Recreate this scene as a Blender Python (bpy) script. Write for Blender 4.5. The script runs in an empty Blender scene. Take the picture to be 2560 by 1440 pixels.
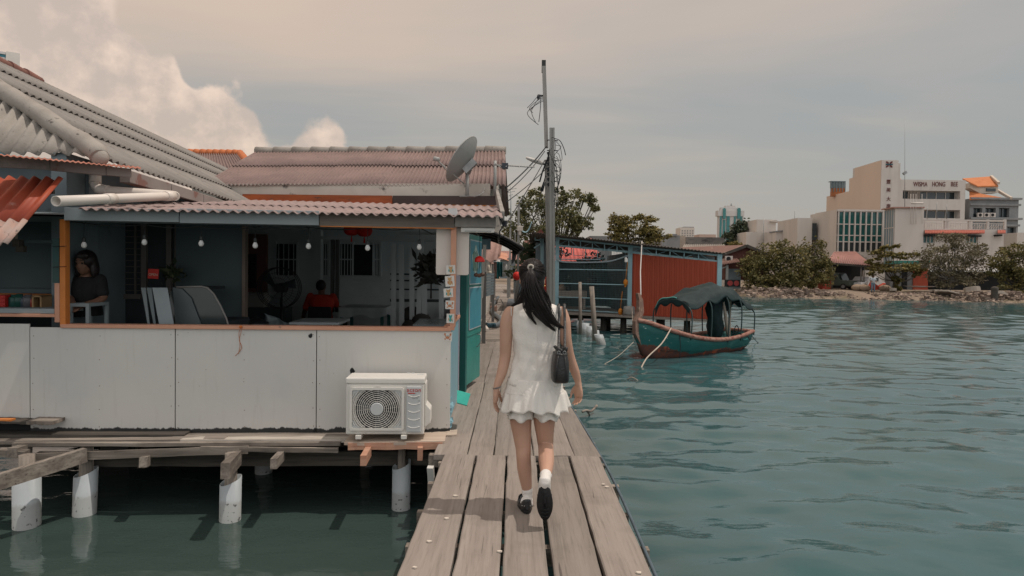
import bpy, math, random
import numpy as np
from mathutils import Vector, Matrix
random.seed(7); rng = np.random.default_rng(7)
scene = bpy.context.scene
COL = scene.collection
V = Vector
# ------------------------------------------------------------------ camera
FPX = 1707.0
ROLL = math.radians(0.78)
CAM = V((0.0, 0.0, 1.536))
_psi = math.atan(7.4/FPX); _th = math.atan(43.1/FPX)
_F = V((-math.sin(_psi)*math.cos(_th), math.cos(_psi)*math.cos(_th), -math.sin(_th)))
_X = V((math.cos(_psi), math.sin(_psi), 0.0)); _Z = _X.cross(_F)
_R = _X*math.cos(ROLL) + _Z*math.sin(ROLL)
_U = -_X*math.sin(ROLL) + _Z*math.cos(ROLL)
cam_data = bpy.data.cameras.new("camera")
cam = bpy.data.objects.new("camera", cam_data); COL.objects.link(cam)
cam_data.sensor_width = 36.0; cam_data.lens = 36.0*FPX/2560.0
cam_data.clip_start = 0.1; cam_data.clip_end = 5000
m4 = Matrix.Identity(4)
for i in range(3):
    m4[i][0] = _R[i]; m4[i][1] = _U[i]; m4[i][2] = -_F[i]; m4[i][3] = CAM[i]
cam.matrix_world = m4
scene.camera = cam
def ray(px, py): return _F + _R*((px-1280)/FPX) + _U*((720-py)/FPX)
def at(px, py, Y):
    d = ray(px, py); return CAM + d*(Y/d.y)
def onz(px, py, z):
    d = ray(px, py); return CAM + d*((z-CAM.z)/d.z)
# ------------------------------------------------------------------ light
SUN_EL = math.radians(67.0)
SUN_AZ = math.radians(-7.0)            # measured from +X towards +Y
sdir = V((math.cos(SUN_EL)*math.cos(SUN_AZ), math.cos(SUN_EL)*math.sin(SUN_AZ), math.sin(SUN_EL)))
sun_data = bpy.data.lights.new("sun", 'SUN'); sun_data.energy = 2.15; sun_data.angle = math.radians(0.5)
sun_data.color = (1.0, 0.91, 0.82)
sun = bpy.data.objects.new("sun", sun_data); COL.objects.link(sun)
sun.rotation_euler = sdir.to_track_quat('Z', 'Y').to_euler()
scene.view_settings.view_transform = 'Standard'; scene.view_settings.look = 'None'
scene.view_settings.exposure = 0.07; scene.view_settings.gamma = 1.0
scene.view_settings.use_curve_mapping = False
scene.cycles.max_bounces = 6; scene.cycles.diffuse_bounces = 3; scene.cycles.glossy_bounces = 3
scene.cycles.transmission_bounces = 4; scene.cycles.transparent_max_bounces = 6
scene.cycles.use_denoising = True; scene.cycles.caustics_reflective = False; scene.cycles.caustics_refractive = False

class NT:
    """small node-tree writer"""
    def __init__(s, tree): s.t = tree; s.n = tree.nodes; s.l = tree.links; s.n.clear()
    def new(s, typ, **kw):
        n = s.n.new(typ)
        for k, v in kw.items(): setattr(n, k, v)
        return n
    def put(s, sock, v):
        if isinstance(v, bpy.types.NodeSocket): s.l.new(v, sock)
        else: sock.default_value = v
    def math(s, op, a, b=0.0, c=0.0, clamp=False):
        n = s.new('ShaderNodeMath', operation=op, use_clamp=clamp)
        s.put(n.inputs[0], a); s.put(n.inputs[1], b); s.put(n.inputs[2], c); return n.outputs[0]
    def sstep(s, x, a, b):
        n = s.new('ShaderNodeMapRange', interpolation_type='SMOOTHSTEP')
        s.put(n.inputs[0], x); n.inputs[1].default_value = a; n.inputs[2].default_value = b; return n.outputs[0]
    def mix(s, f, a, b, blend='MIX'):
        n = s.new('ShaderNodeMix', data_type='RGBA', blend_type=blend)
        s.put(n.inputs[0], f)
        for i, v in ((6, a), (7, b)):
            if isinstance(v, (tuple, list)): v = tuple(v)[:3] + (1.0,)
            s.put(n.inputs[i], v)
        return n.outputs[2]
    def noise(s, vec, scale, detail=4, rough=0.55, dist=0.0):
        n = s.new('ShaderNodeTexNoise'); 
        if vec is not None: s.l.new(vec, n.inputs['Vector'])
        n.inputs['Scale'].default_value = scale; n.inputs['Detail'].default_value = detail
        n.inputs['Roughness'].default_value = rough; n.inputs['Distortion'].default_value = dist
        return n.outputs['Fac']
    def mapping(s, vec, scale=(1, 1, 1), loc=(0, 0, 0), rot=(0, 0, 0)):
        n = s.new('ShaderNodeMapping'); s.l.new(vec, n.inputs[0])
        n.inputs['Scale'].default_value = scale; n.inputs['Location'].default_value = loc
        n.inputs['Rotation'].default_value = rot; return n.outputs[0]
    def combine(s, x, y, z):
        n = s.new('ShaderNodeCombineXYZ')
        s.put(n.inputs[0], x); s.put(n.inputs[1], y); s.put(n.inputs[2], z); return n.outputs[0]

# ------------------------------------------------------------------ sky: hazy blue under thin veil, cumulus to the left
world = bpy.data.worlds.new("World"); scene.world = world; world.use_nodes = True
w = NT(world.node_tree)
sky = w.new('ShaderNodeTexSky', sky_type='NISHITA'); sky.sun_disc = False
sky.sun_elevation = SUN_EL; sky.sun_rotation = math.pi/2 - SUN_AZ
sky.air_density = 1.6; sky.dust_density = 4.0; sky.ozone_density = 1.0
tc = w.new('ShaderNodeTexCoord'); gen = tc.outputs['Generated']
sep = w.new('ShaderNodeSeparateXYZ'); w.l.new(gen, sep.inputs[0])
dx, dy, dz = sep.outputs
az = w.math('ARCTAN2', dx, dy)
hyp = w.math('SQRT', w.math('ADD', w.math('MULTIPLY', dx, dx), w.math('MULTIPLY', dy, dy)))
el = w.math('ARCTAN2', dz, hyp)
zc = w.math('MAXIMUM', dz, 0.06)
plan = w.combine(w.math('DIVIDE', dx, zc), w.math('DIVIDE', dy, zc), 0.0)
veil_n = w.noise(w.mapping(plan, (0.35, 0.8, 1), rot=(0, 0, 0.5)), 0.55, 5, 0.55, 0.6)
veil_n2 = w.noise(w.mapping(plan, (0.8, 0.3, 1), (4, 2, 0), (0, 0, -0.35)), 0.35, 4, 0.5, 0.4)
warm = (0.56, 0.435, 0.34); cool = (0.275, 0.286, 0.286); rosy = (0.43, 0.378, 0.33)
# the veil thickens overhead and towards the left, and thins to grey-blue low on the right
f1 = w.math('ADD', w.math('MULTIPLY', el, 2.1), w.math('MULTIPLY', az, -0.32))
f1 = w.math('ADD', f1, w.math('MULTIPLY', w.math('SUBTRACT', veil_n, 0.5), 0.85))
f1 = w.math('ADD', f1, w.math('MULTIPLY', w.math('SUBTRACT', veil_n2, 0.5), 0.9))
c1 = w.mix(w.sstep(f1, 0.15, 0.85), cool, warm)
f2 = w.math('ADD', w.math('MULTIPLY', el, -2.2), w.math('MULTIPLY', w.math('ABSOLUTE', w.math('SUBTRACT', az, 0.1)), -0.5))
c1 = w.mix(w.math('MULTIPLY', w.sstep(f2, -0.75, -0.05), 0.6), c1, rosy)
# cumulus bank on the left
uv = w.combine(az, el, 0.0)
nA = w.noise(uv, 7.0, 10, 0.62); nB = w.noise(w.mapping(uv, loc=(-.014, -.028, 0)), 7.0, 8, 0.6)
vor = w.new('ShaderNodeTexVoronoi', feature='SMOOTH_F1'); w.l.new(uv, vor.inputs['Vector'])
vor.inputs['Scale'].default_value = 17.0; vor.inputs['Smoothness'].default_value = 0.4
top = w.new('ShaderNodeFloatCurve'); cv = top.mapping.curves[0]
# height of the bank (radians/0.5) against azimuth (-1.0 .. 0 -> 0 .. 1)
pts = [(0.0, .5), (.30, .74), (.393, .77), (.434, .72), (.489, .62), (.534, .54), (.559, .455), (.576, .455), (.599, .46), (.632, .435), (.653, .395), (.677, .40), (.707, .425), (.742, .40), (.757, .36), (.80, .31), (1.0, .1)]
while len(cv.points) < len(pts): cv.points.new(0.5, 0.5)
for p, (a, b) in zip(cv.points, pts): p.location = (a, b); p.handle_type = 'AUTO'
top.mapping.update()
w.l.new(w.math('ADD', az, 1.0, clamp=True), top.inputs['Value'])
h = w.math('MULTIPLY', top.outputs[0], 0.5)
bil = w.math('ADD', w.math('MULTIPLY', w.math('SUBTRACT', nA, 0.5), 0.12), w.math('MULTIPLY', w.math('SUBTRACT', 0.42, vor.outputs['Distance']), 0.06))
edge = w.math('ADD', w.math('SUBTRACT', h, el), bil)
cl = w.sstep(edge, -0.002, 0.012)
cl = w.math('MULTIPLY', cl, w.sstep(dy, 0.0, 0.3))
cl = w.math('MULTIPLY', cl, w.sstep(az, 0.08, -0.27))
relief = w.math('ADD', w.math('MULTIPLY', w.math('SUBTRACT', nB, nA), 3.6), w.math('MULTIPLY', w.math('SUBTRACT', 0.4, vor.outputs['Distance']), 0.5))
shade = w.sstep(w.math('ADD', w.math('ADD', relief, 0.5), w.math('MULTIPLY', edge, -1.6)), 0.0, 1.0)
cumc = w.mix(shade, (0.49, 0.395, 0.335), (0.76, 0.585, 0.465))
col = w.mix(w.math('MULTIPLY', cl, 0.93), c1, cumc)
lp = w.mix(0.86, w.mix(1.0, sky.outputs[0], (0.085, 0.085, 0.085), 'MULTIPLY'), col)
# unseen brighter sky added behind the camera to fill the shaded fronts
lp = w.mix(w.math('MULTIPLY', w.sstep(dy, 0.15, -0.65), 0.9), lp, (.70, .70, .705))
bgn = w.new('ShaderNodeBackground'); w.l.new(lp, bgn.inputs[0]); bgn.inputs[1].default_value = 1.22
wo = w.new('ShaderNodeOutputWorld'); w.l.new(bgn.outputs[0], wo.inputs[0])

# ------------------------------------------------------------------ materials
def M(name, c1, c2=None, scale=4.0, rough=0.8, bump=0.0, bscale=None, stretch=(1, 1, 1), metal=0.0, spec=0.3,
      c3=None, s3=1.0, t3=0.6, w3=0.1, rand=0.0, detail=6, island=0.0, coat=0.0, trans=0.0):
    m = bpy.data.materials.new(name); m.use_nodes = True
    t = NT(m.node_tree)
    tcn = t.new('ShaderNodeTexCoord'); vec = tcn.outputs['Object']
    oi = t.new('ShaderNodeObjectInfo')
    off = t.new('ShaderNodeVectorMath', operation='ADD'); t.l.new(vec, off.inputs[0])
    t.l.new(t.combine(t.math('MULTIPLY', oi.outputs['Random'], 37.0), t.math('MULTIPLY', oi.outputs['Random'], 11.0), 0.0), off.inputs[1])
    vec = t.mapping(off.outputs[0], stretch)
    n1 = t.noise(vec, scale, detail, 0.6)
    colr = t.mix(t.sstep(n1, 0.25, 0.75), c1, c2 if c2 else tuple(x*0.86 for x in c1))
    if c3:
        n3 = t.noise(vec, s3, 8, 0.65)
        colr = t.mix(t.sstep(n3, t3, t3+w3), colr, c3)
    if island:
        ge = t.new('ShaderNodeNewGeometry')
        hsv = t.new('ShaderNodeHueSaturation'); t.l.new(colr, hsv.inputs['Color'])
        t.l.new(t.math('ADD', t.math('MULTIPLY', ge.outputs['Random Per Island'], 2*island), 1.0-island), hsv.inputs['Value'])
        colr = hsv.outputs[0]
    if rand:
        hsv = t.new('ShaderNodeHueSaturation'); t.l.new(colr, hsv.inputs['Color'])
        t.l.new(t.math('ADD', t.math('MULTIPLY', oi.outputs['Random'], 2*rand), 1.0-rand), hsv.inputs['Value'])
        colr = hsv.outputs[0]
    b = t.new('ShaderNodeBsdfPrincipled'); t.l.new(colr, b.inputs['Base Color'])
    t.l.new(t.math('ADD', t.math('MULTIPLY', t.math('SUBTRACT', n1, 0.5), 0.25), rough, clamp=True), b.inputs['Roughness'])
    b.inputs['Metallic'].default_value = metal; b.inputs['Specular IOR Level'].default_value = spec
    b.inputs['Coat Weight'].default_value = coat
    b.inputs['Transmission Weight'].default_value = trans
    if bump:
        nb = t.noise(vec, bscale or scale*4, 6, 0.65)
        bn = t.new('ShaderNodeBump'); t.l.new(nb, bn.inputs['Height'])
        bn.inputs['Strength'].default_value = min(1.0, bump); bn.inputs['Distance'].default_value = 0.02
        t.l.new(bn.outputs[0], b.inputs['Normal'])
    o = t.new('ShaderNodeOutputMaterial'); t.l.new(b.outputs[0], o.inputs[0])
    return m

def wood(name, base, dark, light, axis=1, scale=1.0, rough=0.85, cracks=0.6, rand=0.0, grain=1.0):
    """weathered timber with grain running along one axis"""
    m = bpy.data.materials.new(name); m.use_nodes = True; t = NT(m.node_tree)
    tcn = t.new('ShaderNodeTexCoord'); oi = t.new('ShaderNodeObjectInfo'); ge = t.new('ShaderNodeNewGeometry')
    off = t.new('ShaderNodeVectorMath', operation='ADD'); t.l.new(tcn.outputs['Object'], off.inputs[0])
    rr = t.math('ADD', t.math('MULTIPLY', oi.outputs['Random'], 17.0), t.math('MULTIPLY', ge.outputs['Random Per Island'], 23.0))
    t.l.new(t.combine(rr, rr, rr), off.inputs[1])
    st = [1.0, 1.0, 1.0]; st[axis] = 0.045
    vec = t.mapping(off.outputs[0], tuple(st))
    g = t.noise(vec, 60*scale, 6, 0.65, 0.3); big = t.noise(off.outputs[0], 2.2*scale, 5, 0.6); wid = t.noise(vec, 14*scale, 4, 0.6)
    st2 = [1.0, 1.0, 1.0]; st2[axis] = 0.03
    ck = t.noise(t.mapping(off.outputs[0], tuple(st2)), 38*scale, 3, 0.5, 0.8)
    c = t.mix(t.sstep(wid, 0.3, 0.7), base, light)
    c = t.mix(t.math('MULTIPLY', t.sstep(g, 0.45, 0.75), 0.55*grain), c, dark)
    c = t.mix(t.math('MULTIPLY', t.sstep(big, 0.5, 0.8), 0.55), c, dark)
    crack = t.math('MULTIPLY', t.sstep(ck, 0.66, 0.74), cracks)
    c = t.mix(crack, c, tuple(x*0.25 for x in dark))
    hsv = t.new('ShaderNodeHueSaturation'); t.l.new(c, hsv.inputs['Color'])
    rv = t.math('ADD', t.math('MULTIPLY', ge.outputs['Random Per Island'], 0.28), 0.86)
    t.l.new(rv, hsv.inputs['Value'])
    b = t.new('ShaderNodeBsdfPrincipled'); t.l.new(hsv.outputs[0], b.inputs['Base Color'])
    b.inputs['Roughness'].default_value = rough; b.inputs['Specular IOR Level'].default_value = 0.25
    bn = t.new('ShaderNodeBump'); t.l.new(t.math('SUBTRACT', g, t.math('MULTIPLY', crack, 1.5)), bn.inputs['Height'])
    bn.inputs['Strength'].default_value = 0.35; bn.inputs['Distance'].default_value = 0.006
    t.l.new(bn.outputs[0], b.inputs['Normal'])
    o = t.new('ShaderNodeOutputMaterial'); t.l.new(b.outputs[0], o.inputs[0]); return m

def leafmat(name, a, bcol, ccol):
    m = bpy.data.materials.new(name); m.use_nodes = True; t = NT(m.node_tree)
    ge = t.new('ShaderNodeNewGeometry'); tcn = t.new('ShaderNodeTexCoord')
    n = t.noise(tcn.outputs['Object'], 0.45, 3)
    r = ge.outputs['Random Per Island']
    c = t.mix(t.sstep(n, 0.35, 0.65), a, bcol)
    c = t.mix(t.sstep(r, 0.55, 1.0), c, ccol)
    d = t.new('ShaderNodeBsdfPrincipled'); t.l.new(c, d.inputs['Base Color']); d.inputs['Roughness'].default_value = 0.55
    d.inputs['Specular IOR Level'].default_value = 0.25
    tr = t.new('ShaderNodeBsdfTranslucent'); t.l.new(c, tr.inputs[0])
    mx = t.new('ShaderNodeMixShader'); mx.inputs[0].default_value = 0.25
    t.l.new(d.outputs[0], mx.inputs[1]); t.l.new(tr.outputs[0], mx.inputs[2])
    o = t.new('ShaderNodeOutputMaterial'); t.l.new(mx.outputs[0], o.inputs[0]); return m

# ------------------------------------------------------------------ objects
WM = {}
def tag(o, label, cat, group=None, kind=None):
    o['label'] = label; o['category'] = cat
    if group: o['group'] = group
    if kind: o['kind'] = kind
    return o
def thing(name, label, cat, loc=(0, 0, 0), rotz=0.0, group=None):
    o = bpy.data.objects.new(name, None); COL.objects.link(o)
    o.empty_display_size = 0.1
    o.location = loc; o.rotation_euler = (0, 0, rotz)
    WM[o.name] = Matrix.Translation(V(loc)) @ Matrix.Rotation(rotz, 4, 'Z')
    return tag(o, label, cat, group)
def copy_thing(root, loc=None, rotz=None, label=None, scale=None):
    r = root.copy(); COL.objects.link(r)
    if loc is not None: r.location = loc
    if rotz is not None: r.rotation_euler[2] = rotz
    if scale is not None: r.scale = scale
    if label: r['label'] = label
    for ch in list(root.children):
        c = ch.copy(); COL.objects.link(c); c.parent = r
        for g in list(ch.children):
            d = g.copy(); COL.objects.link(d); d.parent = c
    return r

class MB:
    """collects geometry in world space (authored in an optional frame) and links it as ONE mesh object"""
    def __init__(s, fr=None): s.v = []; s.f = []; s.mi = []; s.sm = []; s.fr = fr; s.n = 0
    def add(s, vs, fs, mi=0, sm=False):
        b = s.n
        if s.fr is not None: vs = [s.fr @ V(p) for p in vs]
        s.v.extend([tuple(p) for p in vs]); s.n += len(vs)
        for f in fs: s.f.append(tuple(i+b for i in f)); s.mi.append(mi); s.sm.append(sm)
        return s
    def box(s, x0, x1, y0, y1, z0, z1, mi=0):
        vs = [(x0,y0,z0),(x1,y0,z0),(x1,y1,z0),(x0,y1,z0),(x0,y0,z1),(x1,y0,z1),(x1,y1,z1),(x0,y1,z1)]
        return s.add(vs, [(0,3,2,1),(4,5,6,7),(0,1,5,4),(1,2,6,5),(2,3,7,6),(3,0,4,7)], mi)
    def beam(s, p0, p1, w, h, up=(0, 0, 1), mi=0, e=None):
        p0 = V(p0); p1 = V(p1); d = (p1-p0).normalized(); u = V(up)
        sx = d.cross(u)
        if sx.length < 1e-4: sx = d.cross(V((1, 0, 0)))
        sx.normalize(); uz = sx.cross(d)
        w1, h1 = e if e else (w, h)
        vs = [p0+sx*(a*w/2)+uz*(b*h/2) for a, b in ((-1,-1),(1,-1),(1,1),(-1,1))]
        vs += [p1+sx*(a*w1/2)+uz*(b*h1/2) for a, b in ((-1,-1),(1,-1),(1,1),(-1,1))]
        return s.add(vs, [(0,1,2,3),(7,6,5,4),(0,4,5,1),(1,5,6,2),(2,6,7,3),(3,7,4,0)], mi)
    def hexa(s, c, mi=0):
        """8 corners: 4 of one end then 4 of the other"""
        return s.add(c, [(0,1,2,3),(7,6,5,4),(0,4,5,1),(1,5,6,2),(2,6,7,3),(3,7,4,0)], mi)
    def quad(s, a, b, c, d, mi=0): return s.add([a, b, c, d], [(0, 1, 2, 3)], mi)
    def slab(s, poly, vec, mi=0):
        """polygon extruded along vec"""
        n = len(poly); vec = V(vec); a = [V(p) for p in poly]; b = [p+vec for p in a]
        fs = [tuple(range(n))[::-1], tuple(range(n, 2*n))] + [(i, (i+1) % n, n+(i+1) % n, n+i) for i in range(n)]
        return s.add(a+b, fs, mi)
    def tube(s, pts, r, n=8, mi=0, cap=True, sm=True, flat=1.0, up=None):
        pts = [V(p) for p in pts]; k = len(pts)
        rs = list(r) if isinstance(r, (list, tuple)) else [r]*k
        vs = []; fs = []; prev = V(up) if up else None
        for i, p in enumerate(pts):
            d = (pts[min(i+1, k-1)]-pts[max(i-1, 0)]).normalized()
            if prev is None:
                prev = V((0, 0, 1)) if abs(d.z) < 0.9 else V((0, 1, 0))
            a = prev - d*prev.dot(d)
            if a.length < 1e-5: a = d.orthogonal()
            a.normalize(); b = d.cross(a); prev = a
            for j in range(n):
                t = 2*math.pi*j/n
                vs.append(p + (a*math.cos(t)*flat + b*math.sin(t))*rs[i])
        for i in range(k-1):
            for j in range(n):
                fs.append((i*n+j, i*n+(j+1) % n, (i+1)*n+(j+1) % n, (i+1)*n+j))
        s.add(vs, fs, mi, sm)
        if cap:
            b = s.n-len(vs)
            s.f.append(tuple(b+j for j in range(n))[::-1]); s.mi.append(mi); s.sm.append(False)
            s.f.append(tuple(b+(k-1)*n+j for j in range(n))); s.mi.append(mi); s.sm.append(False)
        return s
    def cyl(s, p0, p1, r0, r1=None, n=14, mi=0, cap=True): return s.tube([p0, p1], [r0, r0 if r1 is None else r1], n, mi, cap)
    def ell(s, c, r, nu=14, nv=9, mi=0, R=None):
        c = V(c); rx, ry, rz = r if isinstance(r, (tuple, list)) else (r, r, r)
        vs = [V((0, 0, rz))]; fs = []
        for i in range(1, nv):
            th = math.pi*i/nv
            for j in range(nu):
                ph = 2*math.pi*j/nu
                vs.append(V((rx*math.sin(th)*math.cos(ph), ry*math.sin(th)*math.sin(ph), rz*math.cos(th))))
        vs.append(V((0, 0, -rz)))
        for j in range(nu): fs.append((0, 1+j, 1+(j+1) % nu))
        for i in range(nv-2):
            for j in range(nu):
                a = 1+i*nu; fs.append((a+j, a+nu+j, a+nu+(j+1) % nu, a+(j+1) % nu))
        last = len(vs)-1; a = 1+(nv-2)*nu
        for j in range(nu): fs.append((a+j, last, a+(j+1) % nu))
        if R is not None: vs = [R @ p for p in vs]
        return s.add([p+c for p in vs], fs, mi, True)
    def loft(s, rings, mi=0, sm=True, cap=True):
        n = len(rings[0]); k = len(rings)
        vs = [p for rg in rings for p in rg]; fs = []
        for i in range(k-1):
            for j in range(n): fs.append((i*n+j, i*n+(j+1) % n, (i+1)*n+(j+1) % n, (i+1)*n+j))
        if cap: fs += [tuple(range(n))[::-1], tuple((k-1)*n+j for j in range(n))]
        return s.add(vs, fs, mi, sm)
    def grid(s, fn, nu, nv, mi=0, sm=True):
        vs = [fn(i/nu, j/nv) for j in range(nv+1) for i in range(nu+1)]
        fs = [(j*(nu+1)+i, j*(nu+1)+i+1, (j+1)*(nu+1)+i+1, (j+1)*(nu+1)+i) for j in range(nv) for i in range(nu)]
        return s.add(vs, fs, mi, sm)
    def corr(s, p00, p10, p01, p11, waves, amp, thick=0.007, mi=0, per=8, nv=1, sag=0.0):
        """corrugated sheet: bilinear patch, waves counted from p00 to p10, running towards p01"""
        p00, p10, p01, p11 = V(p00), V(p10), V(p01), V(p11)
        nrm = (p10-p00).cross(p01-p00).normalized()
        nu = max(4, int(waves*per)); vs = []; fs = []
        for lay in (0, 1):
            for j in range(nv+1):
                v = j/nv
                for i in range(nu+1):
                    u = i/nu
                    p = (p00*(1-u)+p10*u)*(1-v)+(p01*(1-u)+p11*u)*v
                    vs.append(p + nrm*(amp*math.sin(2*math.pi*waves*u) - lay*thick - sag*math.sin(math.pi*v)))
        st = (nu+1)*(nv+1)
        for j in range(nv):
            for i in range(nu):
                a = j*(nu+1)+i
                fs.append((a, a+1, a+nu+2, a+nu+1)); fs.append((st+a+nu+1, st+a+nu+2, st+a+1, st+a))
        for i in range(nu):
            fs.append((i, st+i, st+i+1, i+1)); a = nv*(nu+1)+i; fs.append((a, a+1, st+a+1, st+a))
        for j in range(nv):
            a = j*(nu+1); fs.append((a, a+nu+1, st+a+nu+1, st+a)); a += nu; fs.append((a, st+a, st+a+nu+1, a+nu+1))
        return s.add(vs, fs, mi, True)
    def build(s, name, mats, parent=None, bevel=0.0, mods=(), local=None):
        if not isinstance(mats, (list, tuple)): mats = [mats]
        me = bpy.data.meshes.new(name)
        if parent is not None:
            root = parent
            while root.name not in WM: root = root.parent
            W = WM[root.name].inverted(); vs = [tuple(W @ V(p)) for p in s.v]
        elif local is not None:
            W = local.inverted(); vs = [tuple(W @ V(p)) for p in s.v]
        else: vs = s.v
        me.from_pydata(vs, [], s.f)
        for m in mats: me.materials.append(m)
        me.polygons.foreach_set('material_index', s.mi); me.polygons.foreach_set('use_smooth', s.sm)
        me.validate(); me.update()
        o = bpy.data.objects.new(name, me); COL.objects.link(o)
        if parent is not None: o.parent = parent
        elif local is not None: o.matrix_world = local
        if bevel:
            b = o.modifiers.new('bevel', 'BEVEL'); b.width = bevel; b.segments = 2; b.limit_method = 'ANGLE'; b.angle_limit = 0.7
        return o
def solo(mb, name, mats, label, cat, group=None, kind=None, bevel=0.0):
    """a thing that is one mesh: origin at its base"""
    P = np.array(mb.v); c = V((P[:, 0].mean(), P[:, 1].mean(), P[:, 2].min()))
    o = mb.build(name, mats, local=Matrix.Translation(c), bevel=bevel)
    return tag(o, label, cat, group, kind)
def struct(mb, name, mats, kind='structure', label=None):
    o = mb.build(name, mats); o['kind'] = kind
    if label: o['label'] = label
    return o
def text(name, body, mat4, size, mat, parent=None, extrude=0.004, align='CENTER', spacing=1.0, shear=0.0):
    c = bpy.data.curves.new(name, 'FONT'); c.body = body; c.size = size; c.extrude = extrude
    c.align_x = align; c.align_y = 'CENTER'; c.space_character = spacing; c.shear = shear
    tmp = bpy.data.objects.new(name, c); COL.objects.link(tmp)
    dg = bpy.context.evaluated_depsgraph_get()
    me = bpy.data.meshes.new_from_object(tmp.evaluated_get(dg)); bpy.data.objects.remove(tmp); bpy.data.curves.remove(c)
    me.materials.clear(); me.materials.append(mat); me.name = name
    o = bpy.data.objects.new(name, me); COL.objects.link(o)
    if parent is not None:
        root = parent
        while root.name not in WM: root = root.parent
        o.parent = parent; o.matrix_local = WM[root.name].inverted() @ mat4
    else: o.matrix_world = mat4
    return o
def face_mat(p, right, up):
    """placement with local X along right, local Y along up"""
    x = V(right).normalized(); y = V(up); y = (y-x*y.dot(x)).normalized(); z = x.cross(y)
    m = Matrix.Identity(4)
    for i in range(3): m[i][0] = x[i]; m[i][1] = y[i]; m[i][2] = z[i]; m[i][3] = V(p)[i]
    return m
def lerp(a, b, t): return a+(b-a)*t
def sagline(a, b, sag, n=12):
    a = V(a); b = V(b); return [a.lerp(b, i/n) - V((0, 0, sag*4*(i/n)*(1-i/n))) for i in range(n+1)]
def smooth_path(pts, n=6):
    """Catmull-Rom through points"""
    P = [V(p) for p in pts]; out = []
    for i in range(len(P)-1):
        p0 = P[max(i-1, 0)]; p1 = P[i]; p2 = P[i+1]; p3 = P[min(i+2, len(P)-1)]
        for k in range(n):
            t = k/n
            out.append(0.5*((2*p1)+(p2-p0)*t+(2*p0-5*p1+4*p2-p3)*t*t+(3*p1-p0-3*p2+p3)*t**3))
    out.append(P[-1]); return out

# common materials
m_white = M('white_paint', (.72,.69,.64), (.66,.63,.58), 3, .6)
m_black = M('black_rubber', (.012,.012,.013), (.018,.018,.019), 8, .5)
m_dark = M('dark_void', (.02,.021,.022), None, 3, .9)
m_plank = wood('deck_wood', (.228,.196,.172), (.135,.114,.098), (.285,.249,.220), 1)
m_plankx = wood('deck_wood_cross', (.24,.206,.18), (.14,.118,.10), (.29,.252,.22), 0)
m_oldx = wood('old_timber_across', (.145,.122,.104), (.035,.03,.026), (.33,.285,.24), 0, 1.0, .9, .9)
m_oldy = wood('old_timber_along', (.145,.122,.104), (.035,.03,.026), (.30,.26,.22), 1, 1.0, .9, .9)
m_oldz = wood('old_timber_upright', (.19,.16,.135), (.06,.05,.042), (.30,.26,.22), 2, 1.0, .9, .8)
m_redwood = wood('reddish_timber', (.42,.21,.14), (.24,.11,.07), (.5,.3,.21), 0, 1.0, .8, .3)
m_pvc = M('pvc_pipe', (.62,.60,.56), (.54,.53,.50), 3, .45, c3=(.42,.36,.28), s3=2.0, t3=.62, w3=.15)
def tide_mat():
    m = M('pile_pvc', (.42,.455,.47), (.36,.39,.405), 3, .45, c3=(.42,.38,.32), s3=2.0, t3=.66, w3=.15)
    t = NT.__new__(NT); t.t = m.node_tree; t.n = t.t.nodes; t.l = t.t.links
    b = next(n for n in t.n if n.type == 'BSDF_PRINCIPLED'); src = b.inputs['Base Color'].links[0].from_socket
    ge = t.new('ShaderNodeNewGeometry'); sp = t.new('ShaderNodeSeparateXYZ'); t.l.new(ge.outputs['Position'], sp.inputs[0])
    nz = t.noise(ge.outputs['Position'], 7, 5, .7); nb = t.noise(ge.outputs['Position'], 26, 3, .6)
    tide = t.sstep(t.math('ADD', sp.outputs[2], t.math('MULTIPLY', t.math('SUBTRACT', nz, .5), .12)), -.46, -.50)
    c = t.mix(t.math('MULTIPLY', tide, .45), src, (.20,.19,.155))
    c = t.mix(t.math('MULTIPLY', t.math('MULTIPLY', tide, t.sstep(nb, .62, .66)), .85), c, (.03,.03,.03))
    t.l.new(c, b.inputs['Base Color']); return m
m_pile = tide_mat()
m_steel = M('galvanised', (.32,.33,.33), (.24,.25,.25), 6, .45, metal=.6)
m_wire = M('wire', (.02,.024,.03), None, 8, .5)

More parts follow.
